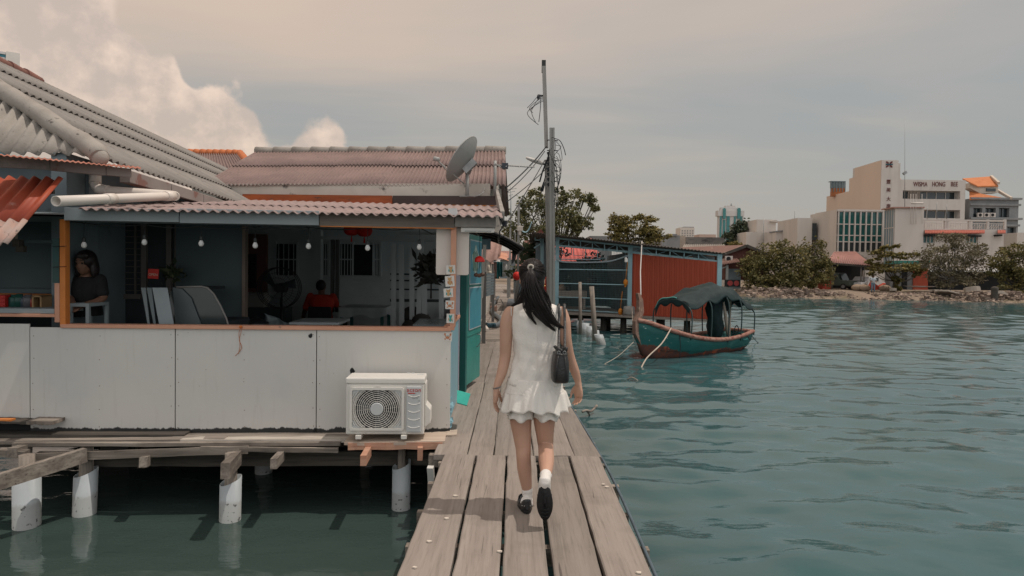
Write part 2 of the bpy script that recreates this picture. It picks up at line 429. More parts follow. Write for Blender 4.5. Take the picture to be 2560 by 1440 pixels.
# ------------------------------------------------------------------ water
WZ = -0.66
def water_mat():
    m = bpy.data.materials.new('sea_water'); m.use_nodes = True; t = NT(m.node_tree)
    tcn = t.new('ShaderNodeTexCoord'); v = tcn.outputs['Object']
    n0 = t.noise(v, 0.12, 3); n1 = t.noise(t.mapping(v, (0.6, 1.5, 1), rot=(0, 0, -.25)), 1.1, 4, .5, .4)
    n2 = t.noise(t.mapping(v, (1.0, 2.0, 1), rot=(0, 0, .2)), 4.0, 4, .55, .3)
    c = t.mix(t.sstep(n0, .35, .65), (.036, .096, .106), (.046, .106, .110))
    sp = t.new('ShaderNodeSeparateXYZ'); t.l.new(v, sp.inputs[0])      # browner water near the house, its shade and dark reflections put into the colour
    c = t.mix(t.sstep(t.math('ADD', sp.outputs[0], t.math('MULTIPLY', t.math('SUBTRACT', n0, .5), 2.5)), -1.6, 2.6), (.040, .062, .056), c)
    b = t.new('ShaderNodeBsdfPrincipled'); t.l.new(c, b.inputs['Base Color'])
    b.inputs['Roughness'].default_value = 0.015; b.inputs['IOR'].default_value = 1.333; b.inputs['Specular IOR Level'].default_value = 0.5
    bn = t.new('ShaderNodeBump'); bn.inputs['Distance'].default_value = 0.08; bn.inputs['Strength'].default_value = 0.22
    n3 = t.noise(t.mapping(v, (0.8, 1.7, 1), rot=(0, 0, -.1)), 2.1, 2, .5, .5)
    rid = t.math('POWER', t.math('SUBTRACT', 1.0, t.math('MULTIPLY', t.math('ABSOLUTE', t.math('SUBTRACT', n3, .5)), 2.0)), 3.0)
    t.l.new(t.math('ADD', t.math('ADD', n1, t.math('MULTIPLY', n2, 0.26)), t.math('MULTIPLY', rid, .03)), bn.inputs['Height'])
    t.l.new(bn.outputs[0], b.inputs['Normal'])
    o = t.new('ShaderNodeOutputMaterial'); t.l.new(b.outputs[0], o.inputs[0]); return m
def make_water():
    ys = np.concatenate([np.linspace(-12, 1.5, 12, endpoint=False), 1.5*np.exp(np.linspace(0, math.log(95/1.5), 640)), np.array([120, 200, 400, 900, 2500, 4500.])])
    us = np.linspace(-1.1, 1.1, 501)
    us = np.concatenate([[-60, -12, -4, -2], us, [2, 4, 12, 60]])
    Yg, Ug = np.meshgrid(ys, us, indexing='ij')
    X = Ug*np.maximum(np.abs(Yg), 4.0); Z = np.zeros_like(X)
    r2 = np.random.default_rng(3)
    for i in range(26):
        lam = 0.35*1.16**i; th = r2.normal(math.radians(98), .42); k = 2*math.pi/lam
        a = 0.0092*lam**0.95 if lam < 2.2 else 0.0092*2.2**.95*(2.2/lam)**.7
        ph = r2.uniform(0, 6.28)
        mod = .6+.4*np.sin(X*.21*r2.uniform(.5, 1.5)+r2.uniform(0, 6))*np.sin(Yg*.17*r2.uniform(.5, 1.5)+r2.uniform(0, 6))
        res = np.clip(1.6-np.maximum(Yg, 0)*.0070/lam*3.0, 0, 1)
        w_ = np.sin(k*(X*math.cos(th)+Yg*math.sin(th))+ph+.8*np.sin(X*.6+i))
        Z += a*mod*res*(w_+.25*np.cos(2*(k*(X*math.cos(th)+Yg*math.sin(th))+ph)))
    calm = np.clip((X+1.2)/1.6, .28, 1.0); calm = np.where(Yg < 16, calm, 1.0)
    far = np.clip((120-Yg)/40, 0, 1)
    Z *= calm*far
    nv, nu = X.shape
    co = np.stack([X, Yg, Z+WZ], -1).reshape(-1, 3)
    idx = np.arange(nv*nu).reshape(nv, nu)
    q = np.stack([idx[:-1, :-1], idx[:-1, 1:], idx[1:, 1:], idx[1:, :-1]], -1).reshape(-1, 4)
    me = bpy.data.meshes.new('water'); me.vertices.add(len(co)); me.vertices.foreach_set('co', co.ravel())
    me.loops.add(q.size); me.loops.foreach_set('vertex_index', q.ravel())
    me.polygons.add(len(q)); me.polygons.foreach_set('loop_start', np.arange(0, q.size, 4)); me.polygons.foreach_set('loop_total', np.full(len(q), 4))
    me.polygons.foreach_set('use_smooth', np.ones(len(q), bool))
    me.update(); me.validate(); me.materials.append(water_mat())
    o = bpy.data.objects.new('water', me); COL.objects.link(o); o['kind'] = 'structure'; o['label'] = 'rippled green-grey sea water'
make_water()
# ================================================================== jetty
def edge_x(Ys, Xs, y): return float(np.interp(y, Ys, Xs))
jetty = thing('jetty', 'long grey plank jetty with open gaps running over the water past the houses', 'jetty', (0.08, 3.5, 0))
def plank(mb, x0a, x1a, x0b, x1b, ya, yb, zt=0.0, th=0.045, n=10, rag=0.004):
    """one board between ya and yb, slightly uneven edges, crowned and worn"""
    vs = []; fs = []
    r = random.Random(int((x0a+7)*1000)+int(ya*100))
    za = zt+r.uniform(-.006, .006); zb = zt+r.uniform(-.006, .006); tilt = r.uniform(-.004, .004)
    for i in range(n+1):
        t = i/n; y = lerp(ya, yb, t); a = lerp(x0a, x0b, t)+r.uniform(-rag, rag); b = lerp(x1a, x1b, t)+r.uniform(-rag, rag)
        z = lerp(za, zb, t)
        vs += [(a, y, z-th), (a, y, z-.006-tilt), (a+.008, y, z-tilt), (b-.008, y, z+tilt), (b, y, z-.006+tilt), (b, y, z-th)]
    for i in range(n):
        for j in range(6):
            fs.append((i*6+j, i*6+(j+1) % 6, (i+1)*6+(j+1) % 6, (i+1)*6+j))
    fs += [(0, 1, 2, 3, 4, 5)[::-1], tuple(n*6+j for j in range(6))]
    mb.add(vs, fs)
mb = MB()
JN = 5.66
xs = [-.575, -.306, -.05, .209, .470, .728]
for i in range(5):
    g0 = .004 if i == 0 else .008+.003*(i % 2); g1 = .008
    if i == 2: g1 = .016
    plank(mb, xs[i]+g0, xs[i+1]-g1, xs[i]+g0, xs[i+1]-g1-(.006 if i == 2 else 0), 1.2, JN-.006, n=24)
# second run of boards, a touch lower
for a0, a1, b0, b1 in ((-.66, -.385, -.70, -.40), (-.377, -.162, -.393, -.175), (-.156, .17, -.17, .15), (.176, .515, .156, .44), (.523, .742, .448, .60)):
    plank(mb, a0, a1, b0, b1, JN+.004, 9.4, zt=-.008, n=16)
for a0, a1, b0, b1 in ((-.98, -.72, -.98, -.72), (-.712, -.42, -.74, -.42), (-.412, -.18, -.42, -.18), (-.172, .15, -.16, .14), (.158, .42, .148, .38), (.428, .605, .388, .55)):
    plank(mb, a0, a1, b0, b1, 9.406, 15.0, zt=-.012, n=16)
JY = [15, 22, 30, 42, 56, 80, 110]; JL = [-.85, -.95, -1.15, -1.5, -2.0, -3.3, -5.2]; JR = [.56, .52, .45, .28, .0, -.9, -2.4]
y = 15.004
while y < 100:
    st = .26 if y < 45 else .5
    l = edge_x(JY, JL, y)+random.uniform(-.03, .03); r_ = edge_x(JY, JR, y)+random.uniform(-.03, .03)
    mb.hexa([(l, y, -.06), (r_, y, -.06), (r_, y, -.012+random.uniform(-.006, .006)), (l, y, -.012), (l-.004, y+st-.012, -.06), (r_, y+st-.012, -.06), (r_, y+st-.012, -.012), (l, y+st-.012, -.012+random.uniform(-.006, .006))], 1)
    y += st
mb.build('deck', [m_plank, m_plankx], jetty)
for k, yb in enumerate([1.6, 2.15, 2.75, 3.3, 3.9, 4.45, 5.05, 5.6, 6.3, 7.0, 7.8, 8.6, 9.4, 10.4, 11.5, 12.6, 13.8]):
    b = MB(); e0 = random.Random(k).uniform(.015, .05); e1 = random.Random(k+50).uniform(.02, .055)
    xr = .74 if yb < 6 else lerp(.73, .56, (yb-6)/8)
    b.box(-.585-e0, xr+e1, yb-.03, yb+.03, -.155, -.052)
    b.build('crossbeam', m_oldx, jetty)
for x in (-.45, .55):
    b = MB(); b.box(x-.05, x+.05, 1.2, 15, -.30, -.158); b.build('joist', m_oldy, jetty)
for x in (-.45, .55):
    for yb in (3.2, 7.4, 11.6, 15.5, 20, 25, 31, 38, 46):
        xx = edge_x([1, 15]+JY[1:], [x, x]+[v+.15 if x < 0 else w_-.1 for v, w_ in zip(JL[1:], JR[1:])], yb)
        b = MB(); b.cyl((xx, yb, WZ-.6), (xx, yb, -.305), .075, .07); b.build('jetty_post', m_pvc, jetty)
# blue-grey water pipe and cable strapped along the right edge
pp = [(.745, 1.2, -.03), (.75, 3, -.045), (.762, 4.4, -.035), (.775, 5.2, -.06), (.757, 5.9, -.05), (.73, 6.6, -.04), (.70, 7.6, -.06), (.66, 8.8, -.05), (.62, 10.5, -.05), (.6, 14, -.05)]
b = MB(); b.tube(smooth_path(pp, 5), .011, 8)
b.tube(smooth_path([(x+.014, y, z-.02) for x, y, z in pp], 5), .006, 6)
solo(b, 'water_pipe', M('pipe_blue_grey', (.10,.14,.17), (.06,.085,.10), 5, .5), 'thin blue-grey water pipe tied along the right edge of the jetty', 'pipe')
# worn paint flecks nailed spots on the near boards
m_fleck = M('paint_fleck', (.62,.55,.47), None, 20, .8)

# ================================================================== frame of the front house
HROT = math.radians(3.56)
HM = Matrix.Translation(V((-.64, 6.46, 0))) @ Matrix.Rotation(HROT, 4, 'Z'); HI = HM.inverted()
HC = HI @ CAM; HI3 = HI.to_3x3()
def HP(px, py, w):
    d = HI3 @ ray(px, py); return HC + d*((w-HC.y)/d.y)
def hbox(mb, px0, py0, px1, py1, w0, w1, mi=0):
    ym = (py0+py1)/2; xm = (px0+px1)/2
    a = HP(px0, ym, w0).x; b = HP(px1, ym, w0).x; z1 = HP(xm, py0, w0).z; z0 = HP(xm, py1, w0).z
    return mb.box(min(a, b), max(a, b), min(w0, w1), max(w0, w1), min(z0, z1), max(z0, z1), mi)
def hthing(name, label, cat, p, group=None): return thing(name, label, cat, HM @ V(p), HROT, group)

def panel_mat():
    """white painted ply: faint drips, scuffs, and a rotted ragged foot"""
    m = M('painted_ply', (.60,.575,.53), (.55,.535,.51), 1.2, .55, c3=(.50,.50,.49), s3=.8, t3=.55, w3=.3, bump=.05, bscale=30)
    t = NT.__new__(NT); t.t = m.node_tree; t.n = t.t.nodes; t.l = t.t.links
    b = next(n for n in t.n if n.type == 'BSDF_PRINCIPLED'); src = b.inputs['Base Color'].links[0].from_socket
    ge = t.new('ShaderNodeNewGeometry'); sp = t.new('ShaderNodeSeparateXYZ'); t.l.new(ge.outputs['Position'], sp.inputs[0])
    nz = t.noise(t.mapping(ge.outputs['Position'], (1, 1, .25)), 9, 6, .7)
    rot = t.sstep(t.math('SUBTRACT', t.math('MULTIPLY', nz, .10), sp.outputs[2]), .012, .024)
    sp1 = t.noise(ge.outputs['Position'], 34, 2, .5); rust = t.sstep(sp1, .76, .79)
    st = t.noise(t.mapping(ge.outputs['Position'], (6, 6, .5)), 4, 5, .6)
    c = t.mix(t.math('MULTIPLY', t.sstep(st, .54, .82), .30), src, (.36,.32,.27))
    c = t.mix(t.math('MULTIPLY', rust, .7), c, (.12,.07,.04)); c = t.mix(rot, c, (.03,.03,.03))
    t.l.new(c, b.inputs['Base Color']); return m
m_panel = panel_mat()
m_orange = M('orange_paint', (.60,.205,.045), (.50,.16,.035), 4, .5, c3=(.32,.12,.05), s3=6, t3=.66, w3=.08, bump=.1)
m_salmon = M('salmon_paint', (.58,.30,.20), (.50,.25,.165), 3, .55, c3=(.30,.17,.12), s3=7, t3=.66, w3=.06, bump=.1)
m_greyply = M('blue_grey_ply', (.30,.335,.345), (.25,.285,.30), 1.5, .6, c3=(.18,.19,.19), s3=5, t3=.7, w3=.03)
m_brownb = wood('brown_fascia', (.17,.14,.12), (.08,.065,.055), (.24,.20,.17), 0, 1.0, .8, .3)
m_asb_red = M('faded_red_sheet', (.33,.245,.23), (.24,.185,.175), 3, .9, c3=(.13,.11,.10), s3=10, t3=.60, w3=.12, bump=.25, bscale=60)
m_concrete = M('rough_concrete', (.33,.305,.28), (.22,.205,.19), 5, .9, c3=(.12,.11,.10), s3=3, t3=.6, w3=.2, bump=.3)
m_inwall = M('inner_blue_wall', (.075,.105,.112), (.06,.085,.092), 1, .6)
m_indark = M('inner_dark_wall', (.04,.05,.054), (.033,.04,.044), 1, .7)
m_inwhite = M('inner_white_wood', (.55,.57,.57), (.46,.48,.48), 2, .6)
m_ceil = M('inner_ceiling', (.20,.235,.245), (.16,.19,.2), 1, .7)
m_lightblue = M('pale_blue_boards', (.23,.40,.46), (.17,.32,.38), 3, .5, stretch=(1, 1, .1), c3=(.5,.5,.5), s3=7, t3=.68, w3=.05)
m_lav = M('lavender_paint', (.48,.46,.52), (.42,.41,.46), 3, .6)
m_teal = M('teal_door_paint', (.035,.24,.205), (.028,.19,.165), 2.5, .42, c3=(.30,.40,.38), s3=7, t3=.73, w3=.04, bump=.08)
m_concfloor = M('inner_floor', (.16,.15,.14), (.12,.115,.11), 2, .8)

house = thing('stilt_house', 'white panelled cafe house on stilts with open front and orange trim', 'house', HM @ V((-1.8, .2, 0)), HROT)
# front wall, four painted sheets over dark studs, joints left open
mb = MB(HM)
zt = HP(780, 824, -.012).z-.0
joints = [-120, 75, 438, 791, 1127]
for i in range(4):
    a = HP(joints[i], 950, -.012).x+.004; b = HP(joints[i+1], 950, -.012).x-.004
    z0 = HP(joints[i]+100, 1052 if i == 0 else 1081, -.012).z; z1 = zt+.03 if i == 0 else zt
    mb.box(a, b, -.012-.002*(i % 2), .004, z0, z1)
mb.build('front_wall', m_panel, house, bevel=.002)
mb = MB(HM); rr = random.Random(12)
for px_ in (84, 250, 428, 446, 610, 783, 800, 1118):
    for py_ in (838, 900, 960, 1020, 1065):
        c = HP(px_+rr.uniform(-2, 2), py_+rr.uniform(-6, 6), -.0146); n_ = 6; mb.slab([(c.x+.0045*math.cos(6.28*k/n_), -.0152, c.z+.0045*math.sin(6.28*k/n_)) for k in range(n_)], (0, .0012, 0))
o_ = mb.build('nail_heads', M('rusty_nail', (.20,.14,.10), None, 9, .8), house); o_['kind'] = 'stuff'
mb = MB(HM); mb.box(-5.2, -.015, .006, .03, -.02, zt-.01); mb.build('stud_backing', m_dark, house)
# ragged holes in the sheeting
for px, py, s_ in ((776, 839, .035), (881, 928, .045), (787, 1076, .03), (470, 832, .004)):
    mb = MB(HM); c = HP(px, py, -.017); rr = random.Random(px); pts = []
    for k in range(11):
        t = 2*math.pi*k/11; q = s_*rr.uniform(.45, .8); pts.append((c.x+q*.8*math.cos(t), -.0165, c.z+q*math.sin(t)))
    mb.slab(pts, (0, .003, 0)); mb.build('hole', m_dark, house)
mb = MB(HM); hbox(mb, 150, 815, 1128, 824, -.035, .10); mb.build('sill', m_salmon, house, bevel=.003)
mb = MB(HM); hbox(mb, -80, 784, 136, 792, -.03, .1); mb.build('sill', m_salmon, house, bevel=.003)
mb = MB(HM); hbox(mb, -80, 771, 136, 783, .0, .5); mb.build('counter_top', m_greyply, house, bevel=.003)
mb = MB(HM); hbox(mb, 149, 548, 163, 815, -.025, .05); mb.build('corner_post', m_orange, house, bevel=.003)
mb = MB(HM); hbox(mb, 136, 708, 148.5, 806, -.025, .05); mb.build('corner_post', m_salmon, house, bevel=.003)
mb = MB(HM); hbox(mb, 131, 596, 148, 707, .0, .06); mb.build('corner_post', M('dark_teal_post', (.03,.09,.09), (.05,.08,.07), 3, .6), house)
mb = MB(HM); hbox(mb, 1126, 566, 1140, 818, -.03, .04); hbox(mb, 1119, 815, 1136, 826, -.034, .045); mb.build('corner_post', m_salmon, house, bevel=.003)
mb = MB(HM)
hbox(mb, 160, 521, 447, 553, -.075, -.055); hbox(mb, 449, 524, 797, 560, -.077, -.057); mb.build('fascia', m_greyply, house, bevel=.002)
mb = MB(HM); hbox(mb, 799, 534, 1136, 567, -.065, -.02); mb.build('fascia', m_brownb, house, bevel=.003)
mb = MB(HM); hbox(mb, 1137, 541, 1240, 568, -.06, .22); mb.build('lintel', m_concrete, house, bevel=.008)
mb = MB(HM); hbox(mb, 160, 553.5, 800, 556, -.058, -.03); hbox(mb, 800, 567, 1136, 569.5, -.06, -.02); mb.build('trim', m_orange, house)
# low corrugated lean-to roof
e0 = HP(196, 517, -.20); e1 = HP(1257, 545, -.20); r0 = HP(418, 497, 6.4); r1 = HP(1250, 517, 6.4)
e0.z = e1.z = (e0.z+e1.z)/2
mb = MB(HM)
def mixp(a, b, t): return V(a).lerp(V(b), t)
W_ = (e1.x-e0.x)
for i, (ta, tb) in enumerate(((0, .36), (.345, 1.0))):
    mb.corr(mixp(e0, r0, ta)+V((0, 0, .014*i)), mixp(e1, r1, ta)+V((.012*i, 0, .014*i)), mixp(e0, r0, tb)+V((0, 0, .014*i)), mixp(e1, r1, tb)+V((0, 0, .014*i)), W_/.088, .0125, .007, nv=4)
mb.build('lean_to_roof', m_asb_red, house)
# room behind
mb = MB(HM)
mb.add([(-5.4, -.05, 1.97), (.1, -.05, 1.97), (.1, 6.5, 2.72), (-5.4, 6.5, 2.72)], [(0, 1, 2, 3)])
mb.add([(-5.4, -.05, 1.99), (.1, -.05, 1.99), (.1, 6.5, 2.74), (-5.4, 6.5, 2.74)], [(3, 2, 1, 0)])
for yy in (.5, 1.6, 2.7, 3.8, 4.9, 6.0): mb.box(-5.2, .02, yy, yy+.06, 1.9+yy*.115, 1.965+yy*.115)
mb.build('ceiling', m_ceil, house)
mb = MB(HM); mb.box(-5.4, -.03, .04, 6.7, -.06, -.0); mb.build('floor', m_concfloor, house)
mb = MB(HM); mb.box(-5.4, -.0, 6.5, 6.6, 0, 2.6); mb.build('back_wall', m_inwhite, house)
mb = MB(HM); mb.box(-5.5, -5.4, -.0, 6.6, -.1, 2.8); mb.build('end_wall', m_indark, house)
# blue-grey sheet partition and the dark louvred wall behind the counter
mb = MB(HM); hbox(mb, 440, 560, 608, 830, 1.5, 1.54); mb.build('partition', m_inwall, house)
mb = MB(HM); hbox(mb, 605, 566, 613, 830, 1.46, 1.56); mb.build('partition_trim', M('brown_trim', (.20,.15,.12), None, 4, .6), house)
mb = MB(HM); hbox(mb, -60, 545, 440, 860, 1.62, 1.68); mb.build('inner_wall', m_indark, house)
mb = MB(HM)
for p in (246, 297, 337): hbox(mb, p-2, 562, p+2, 735, 1.585, 1.615)
for p in (163, 187): hbox(mb, p, 556, p+9, 735, 1.585, 1.615)
for p in (352, 415, 436): hbox(mb, p, 562, p+13, 735, 1.57, 1.615)
for k in range(11): hbox(mb, 200, 575+k*15, 350, 576.5+k*15, 1.6, 1.615)
hbox(mb, 200, 735, 350, 747, 1.57, 1.615)
mb.build('louvre_frame', M('drab_frame', (.16,.145,.13), (.12,.11,.1), 4, .6), house)
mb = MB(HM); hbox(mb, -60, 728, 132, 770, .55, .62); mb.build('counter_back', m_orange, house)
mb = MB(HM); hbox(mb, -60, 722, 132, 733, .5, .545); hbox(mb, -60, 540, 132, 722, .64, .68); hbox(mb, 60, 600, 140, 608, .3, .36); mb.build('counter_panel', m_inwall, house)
# rear wall: pale doors and dark barred windows
def rear(px0, py0, px1, py1, w0, w1, mt, nm):
    b = MB(HM); hbox(b, px0, py0, px1, py1, w0, w1); return b.build(nm, mt, house)
m_reddoor = M('dull_red_boards', (.16,.075,.06), (.12,.055,.045), 3, .7)
rear(614, 585, 667, 800, 5.0, 5.06, m_reddoor, 'inner_wall'); rear(620, 635, 640, 720, 4.97, 4.995, m_dark, 'doorway')
for a, b_ in ((690, 740), (801, 820), (850, 880), (935, 950)):
    wn = rear(a, 610, b_, 688, 6.46, 6.495, m_dark, 'window')
    b = MB(HM)
    for k in range(4): hbox(b, lerp(a, b_, (k+.5)/4)-1, 610, lerp(a, b_, (k+.5)/4)+1, 688, 6.44, 6.458)
    hbox(b, a, 647, b_, 650, 6.43, 6.439); hbox(b, a-4, 604, a, 692, 6.43, 6.495); hbox(b, b_, 604, b_+4, 692, 6.43, 6.495)
    b.build('window_frame', m_inwhite, wn)
rear(880, 612, 935, 688, 6.45, 6.495, m_dark, 'doorway')
for a in (826, 838): rear(a, 592, a+8, 780, 5.7, 5.8, M('grey_slat', (.12,.12,.11), None, 3, .7), 'batten')
for a, b_ in ((787, 799), (785, 791)): pass
b = MB(HM); hbox(b, 786, 575, 801, 815, 6.0, 6.2); b.build('pillar', m_inwhite, house)
for q_ in ((800, 592, 1045, 600, 4.4, 4.48), (900, 598, 1090, 603, 5.2, 5.28), (1000, 580, 1090, 586, 3.4, 3.5)): b = MB(HM); hbox(b, *q_); b.build('cross_rail', m_inwhite, house)
for (a, y0, b_, y1) in ((1054, 585, 1044, 800), (1003, 612, 1007, 760), (1030, 618, 1032, 735), (985, 610, 985, 740), (1104, 640, 1104, 800), (1061, 640, 1063, 740)):
    b = MB(HM); p = HP(a, y0, 4.2); q = HP(b_, y1, 4.2); q.z = min(q.z, .1); b.beam(p, q, .075, .06, (0, 1, 0)); b.build('pillar', m_inwhite, house)
b = MB(HM)
for yy in (684, 700, 722, 748): hbox(b, 975, yy, 1118, yy+(4 if yy != 748 else 7), 4.6, 4.65)
b.build('railing', M('dark_rail', (.05,.06,.06), None, 3, .6), house)
b = MB(HM)
for yy in (693, 704, 738): hbox(b, 880, yy, 945, yy+4, 5.4, 5.45)
b.build('shelf', m_inwhite, house)
# jetty-side wall: pale blue lower boards, lavender jamb, then white posts
b = MB(HM)
sw0 = V((0, .0, 0)); sw1 = V((.075, 1.72, 0)); dv = (sw1-sw0).normalized(); nv_ = V((-dv.y, dv.x, 0))
b.hexa([sw0, sw0+nv_*.04, sw0+nv_*.04+V((0, 0, .965)), sw0+V((0, 0, .965)), sw1, sw1+nv_*.04, sw1+nv_*.04+V((0, 0, .965)), sw1+V((0, 0, .965))])
b.build('side_wall', m_lightblue, house)
b = MB(HM); b.hexa([sw0+V((-.03, .05, .968)), sw0+V((.02, .05, .968)), sw0+V((.02, .05, 1.0)), sw0+V((-.03, .05, 1.0)), sw1+V((-.03, 0, .968)), sw1+V((.02, 0, .968)), sw1+V((.02, 0, 1.0)), sw1+V((-.03, 0, 1.0))]); b.build('sill', m_salmon, house)
b = MB(HM); b.box(.03, .085, 1.74, 1.82, 0, 2.1); b.build('door_jamb', m_lav, house, bevel=.004)
b = MB(HM); b.box(-.0, .08, 2.7, 3.3, 0, 2.3); b.box(.0, .08, 3.3, 6.5, 0, .9); b.box(.0, .08, 4.8, 4.9, .9, 2.4); b.box(0, .08, 6.4, 6.5, .9, 2.7); b.box(0, .08, .02, 6.5, 2.02, 2.12); b.build('side_wall', m_inwhite, house)
# torn blue edge flakes at the corner foot
b = MB(HM)
for k in range(6):
    z = .01+.05*k; b.slab([(.012, -.004, z), (.05+.02*math.sin(k*2.1), .1, z+.01), (.055, .16, z+.045), (.012, -.004, z+.05)], (.004, 0, 0))
b.build('paint_flakes', m_lightblue, house)
# teal door standing open over the jetty
hinge = onz(1163, 966, .07); tip = onz(1199, 940, .07)
ddir = V((tip.x-hinge.x, tip.y-hinge.y, 0)); DL = ddir.length; drot = math.atan2(ddir.y, ddir.x)
DM = Matrix.Translation(V((hinge.x, hinge.y, .07))) @ Matrix.Rotation(drot, 4, 'Z')
DH = 1.93
mb = MB(DM); mb.box(-.0, DL, 0, .042, 0, DH); mb.box(0, DL, -.010, -.0, .62, .70); mb.box(0, .09, -.010, 0, .705, DH); mb.box(DL-.05, DL, -.010, 0, .705, DH)
door = mb.build('door', m_teal, house, bevel=.003)
mb = MB(DM); mb.box(-.085, -.005, -.02, .06, -.06, DH+.03); mb.build('door_jamb', M('teal_jamb', (.02,.125,.115), None, 3, .5), house, bevel=.004)
mb = MB(DM); mb.tube(smooth_path([(DL*.72, -.012, .60), (DL*.72, -.055, .59), (DL*.70, -.06, .50), (DL*.7, -.02, .44), (DL*.7, -.012, .44)], 5), .007, 6); mb.build('handle', m_steel, door)
m_notice = M('blue_notice', (.06,.27,.34), (.045,.22,.29), 2, .35); m_noticew = M('pale_notice_edge', (.45,.50,.52), None, 4, .5); m_notg = M('sketch_green', (.08,.18,.12), None, 5, .7); m_notp = M('pale_sketch', (.42,.50,.47), (.20,.33,.28), 9, .6)
for z0, z1 in ((1.28, 1.86), (.70, 1.25)):
    mb = MB(DM); mb.box(.10, DL-.06, -.022, -.0115, z0, z1, 1); mb.box(.115, DL-.075, -.0245, -.0225, z0+.015, z1-.015, 0)
    if z0 > 1:
        pts = []
        for k in range(18):
            t = 2*math.pi*k/18; pts.append((.42+.21*math.cos(t)*(1+.2*math.sin(5*t)), -.0262, 1.60+.17*math.sin(t)*(1+.2*math.cos(4*t))))
        mb.slab(pts, (0, .001, 0), 2)
        for k in range(5): mb.tube([(.27+.06*k, -.0275, 1.46), (.28+.06*k, -.0275, 1.55+.03*(k % 3)), (.265+.06*k, -.0275, 1.70+.02*(k % 2))], .005, 5, 3)
    mb.build('notice', [m_notice, m_noticew, m_notp, m_notg], door)

# ---------------- things on the front
mb = MB(HM); a = HP(1091, 570, .06); b_ = HP(1172, 688, .06)
def rrect(x0, x1, z0, z1, y, r, n=5):
    pts = []
    for cx, cz, s0 in ((x1-r, z1-r, 0), (x0+r, z1-r, 90), (x0+r, z0+r, 180), (x1-r, z0+r, 270)):
        for k in range(n+1):
            t = math.radians(s0+90*k/n); pts.append((cx+r*math.cos(t), y, cz+r*math.sin(t)))
    return pts
mb.slab(rrect(a.x, b_.x, b_.z, a.z, .05, .02), (0, .025, 0))
solo(mb, 'panel_board', M('cream_board', (.66,.60,.54), (.60,.55,.50), 2, .45), 'blank cream board with rounded corners hung behind the orange corner post', 'board', bevel=.003)
mb = MB(HM); hbox(mb, 1152, 569, 1236, 581, -.03, .02); o1 = HP(1152, 575, -.03); o2 = HP(1236, 575, -.03)
tl = hthing('tube_light', 'slim white batten light fixed under the concrete lintel', 'lamp', (lerp(o1.x, o2.x, .5), 0, o1.z))
mb.build('housing', m_white, tl, bevel=.006)
mb = MB(HM); hbox(mb, 1162, 577, 1228, 579, -.036, -.031); mb.build('vent_slot', m_steel, tl)
# stickers on the post: small drawn sea animals on white cards
m_card = M('white_card', (.62,.60,.56), None, 5, .6)
def pm(n, c): return M(n, c, None, 9, .6)
m_crab = pm('crab_orange', (.48,.20,.10)); m_crabl = pm('crab_tan', (.50,.30,.14)); m_crabt = pm('creature_teal', (.05,.30,.30))
def sticker(px, py, sx, sz, rot, kind):
    c = HP(px, py, -.033 if py < 830 else -.0165); R2 = Matrix.Rotation(rot, 3, 'Y')
    mb = MB(HM)
    def q(x, z, d): p = R2 @ V((x, 0, z)); return (c.x+p.x, c.y-d, c.z+p.z)
    mb.slab([q(-sx, -sz, .001), q(sx, -sz, .001), q(sx, sz, .001), q(-sx, sz, .001)], (0, .0008, 0))
    st_ = mb.build('sticker', m_card, house)
    mb = MB(HM); n = 12
    def disc(x, z, rx, rz, mi=0, d=.0022): mb.slab([q(x+rx*math.cos(2*math.pi*k/n), z+rz*math.sin(2*math.pi*k/n), d) for k in range(n)], (0, .0006, 0), mi)
    if kind == 'crab':
        disc(0, -.25*sz, .45*sx, .3*sz)
        for s_ in (-1, 1):
            disc(s_*.62*sx, .42*sz, .2*sx, .28*sz, 0, .0024); disc(s_*.5*sx, .1*sz, .1*sx, .24*sz, 0, .0026); disc(s_*.55*sx, -.5*sz, .2*sx, .07*sz, 0, .0028); disc(s_*.5*sx, -.65*sz, .2*sx, .07*sz, 0, .003); disc(s_*.14*sx, .14*sz, .07*sx, .12*sz, 1, .0032)
    else:
        disc(0, -.3*sz, .38*sx, .42*sz); disc(0, .36*sz, .42*sx, .3*sz, 0, .0025)
        for s_ in (-1, 1): disc(s_*.33*sx, .66*sz, .12*sx, .14*sz, 0, .0027); disc(s_*.4*sx, -.2*sz, .14*sx, .3*sz, 1, .0029)
        disc(.55*sx, -.5*sz, .08*sx, .25*sz, 0, .0031)
    cc = {'crab': [m_crab, m_crabt], 'cat': [m_crabl, m_crabt], 'teal': [m_crabt, m_crabl], 'tan': [m_crabl, m_crab]}[kind]
    mb.build('sea_animal_drawing', cc, st_)
for a in ((1127, 674, .043, .041, -.05, 'cat'), (1124.5, 703, .043, .05, -.08, 'tan'), (1121, 732, .044, .042, -.06, 'cat'), (1124.5, 762, .041, .04, .03, 'crab'), (1126, 796, .036, .044, .02, 'teal'), (1119, 841, .042, .045, .05, 'crab')): sticker(*a)
# cable ties round the orange post
for py in (616, 667):
    mb = MB(HM); p = HP(133, py+1, -.03); q = HP(166, py-1, -.03); mb.tube([p, (p.x, -.03, p.z), (q.x, -.03, q.z), q], .003, 5); mb.build('tie_wire', m_wire, house)
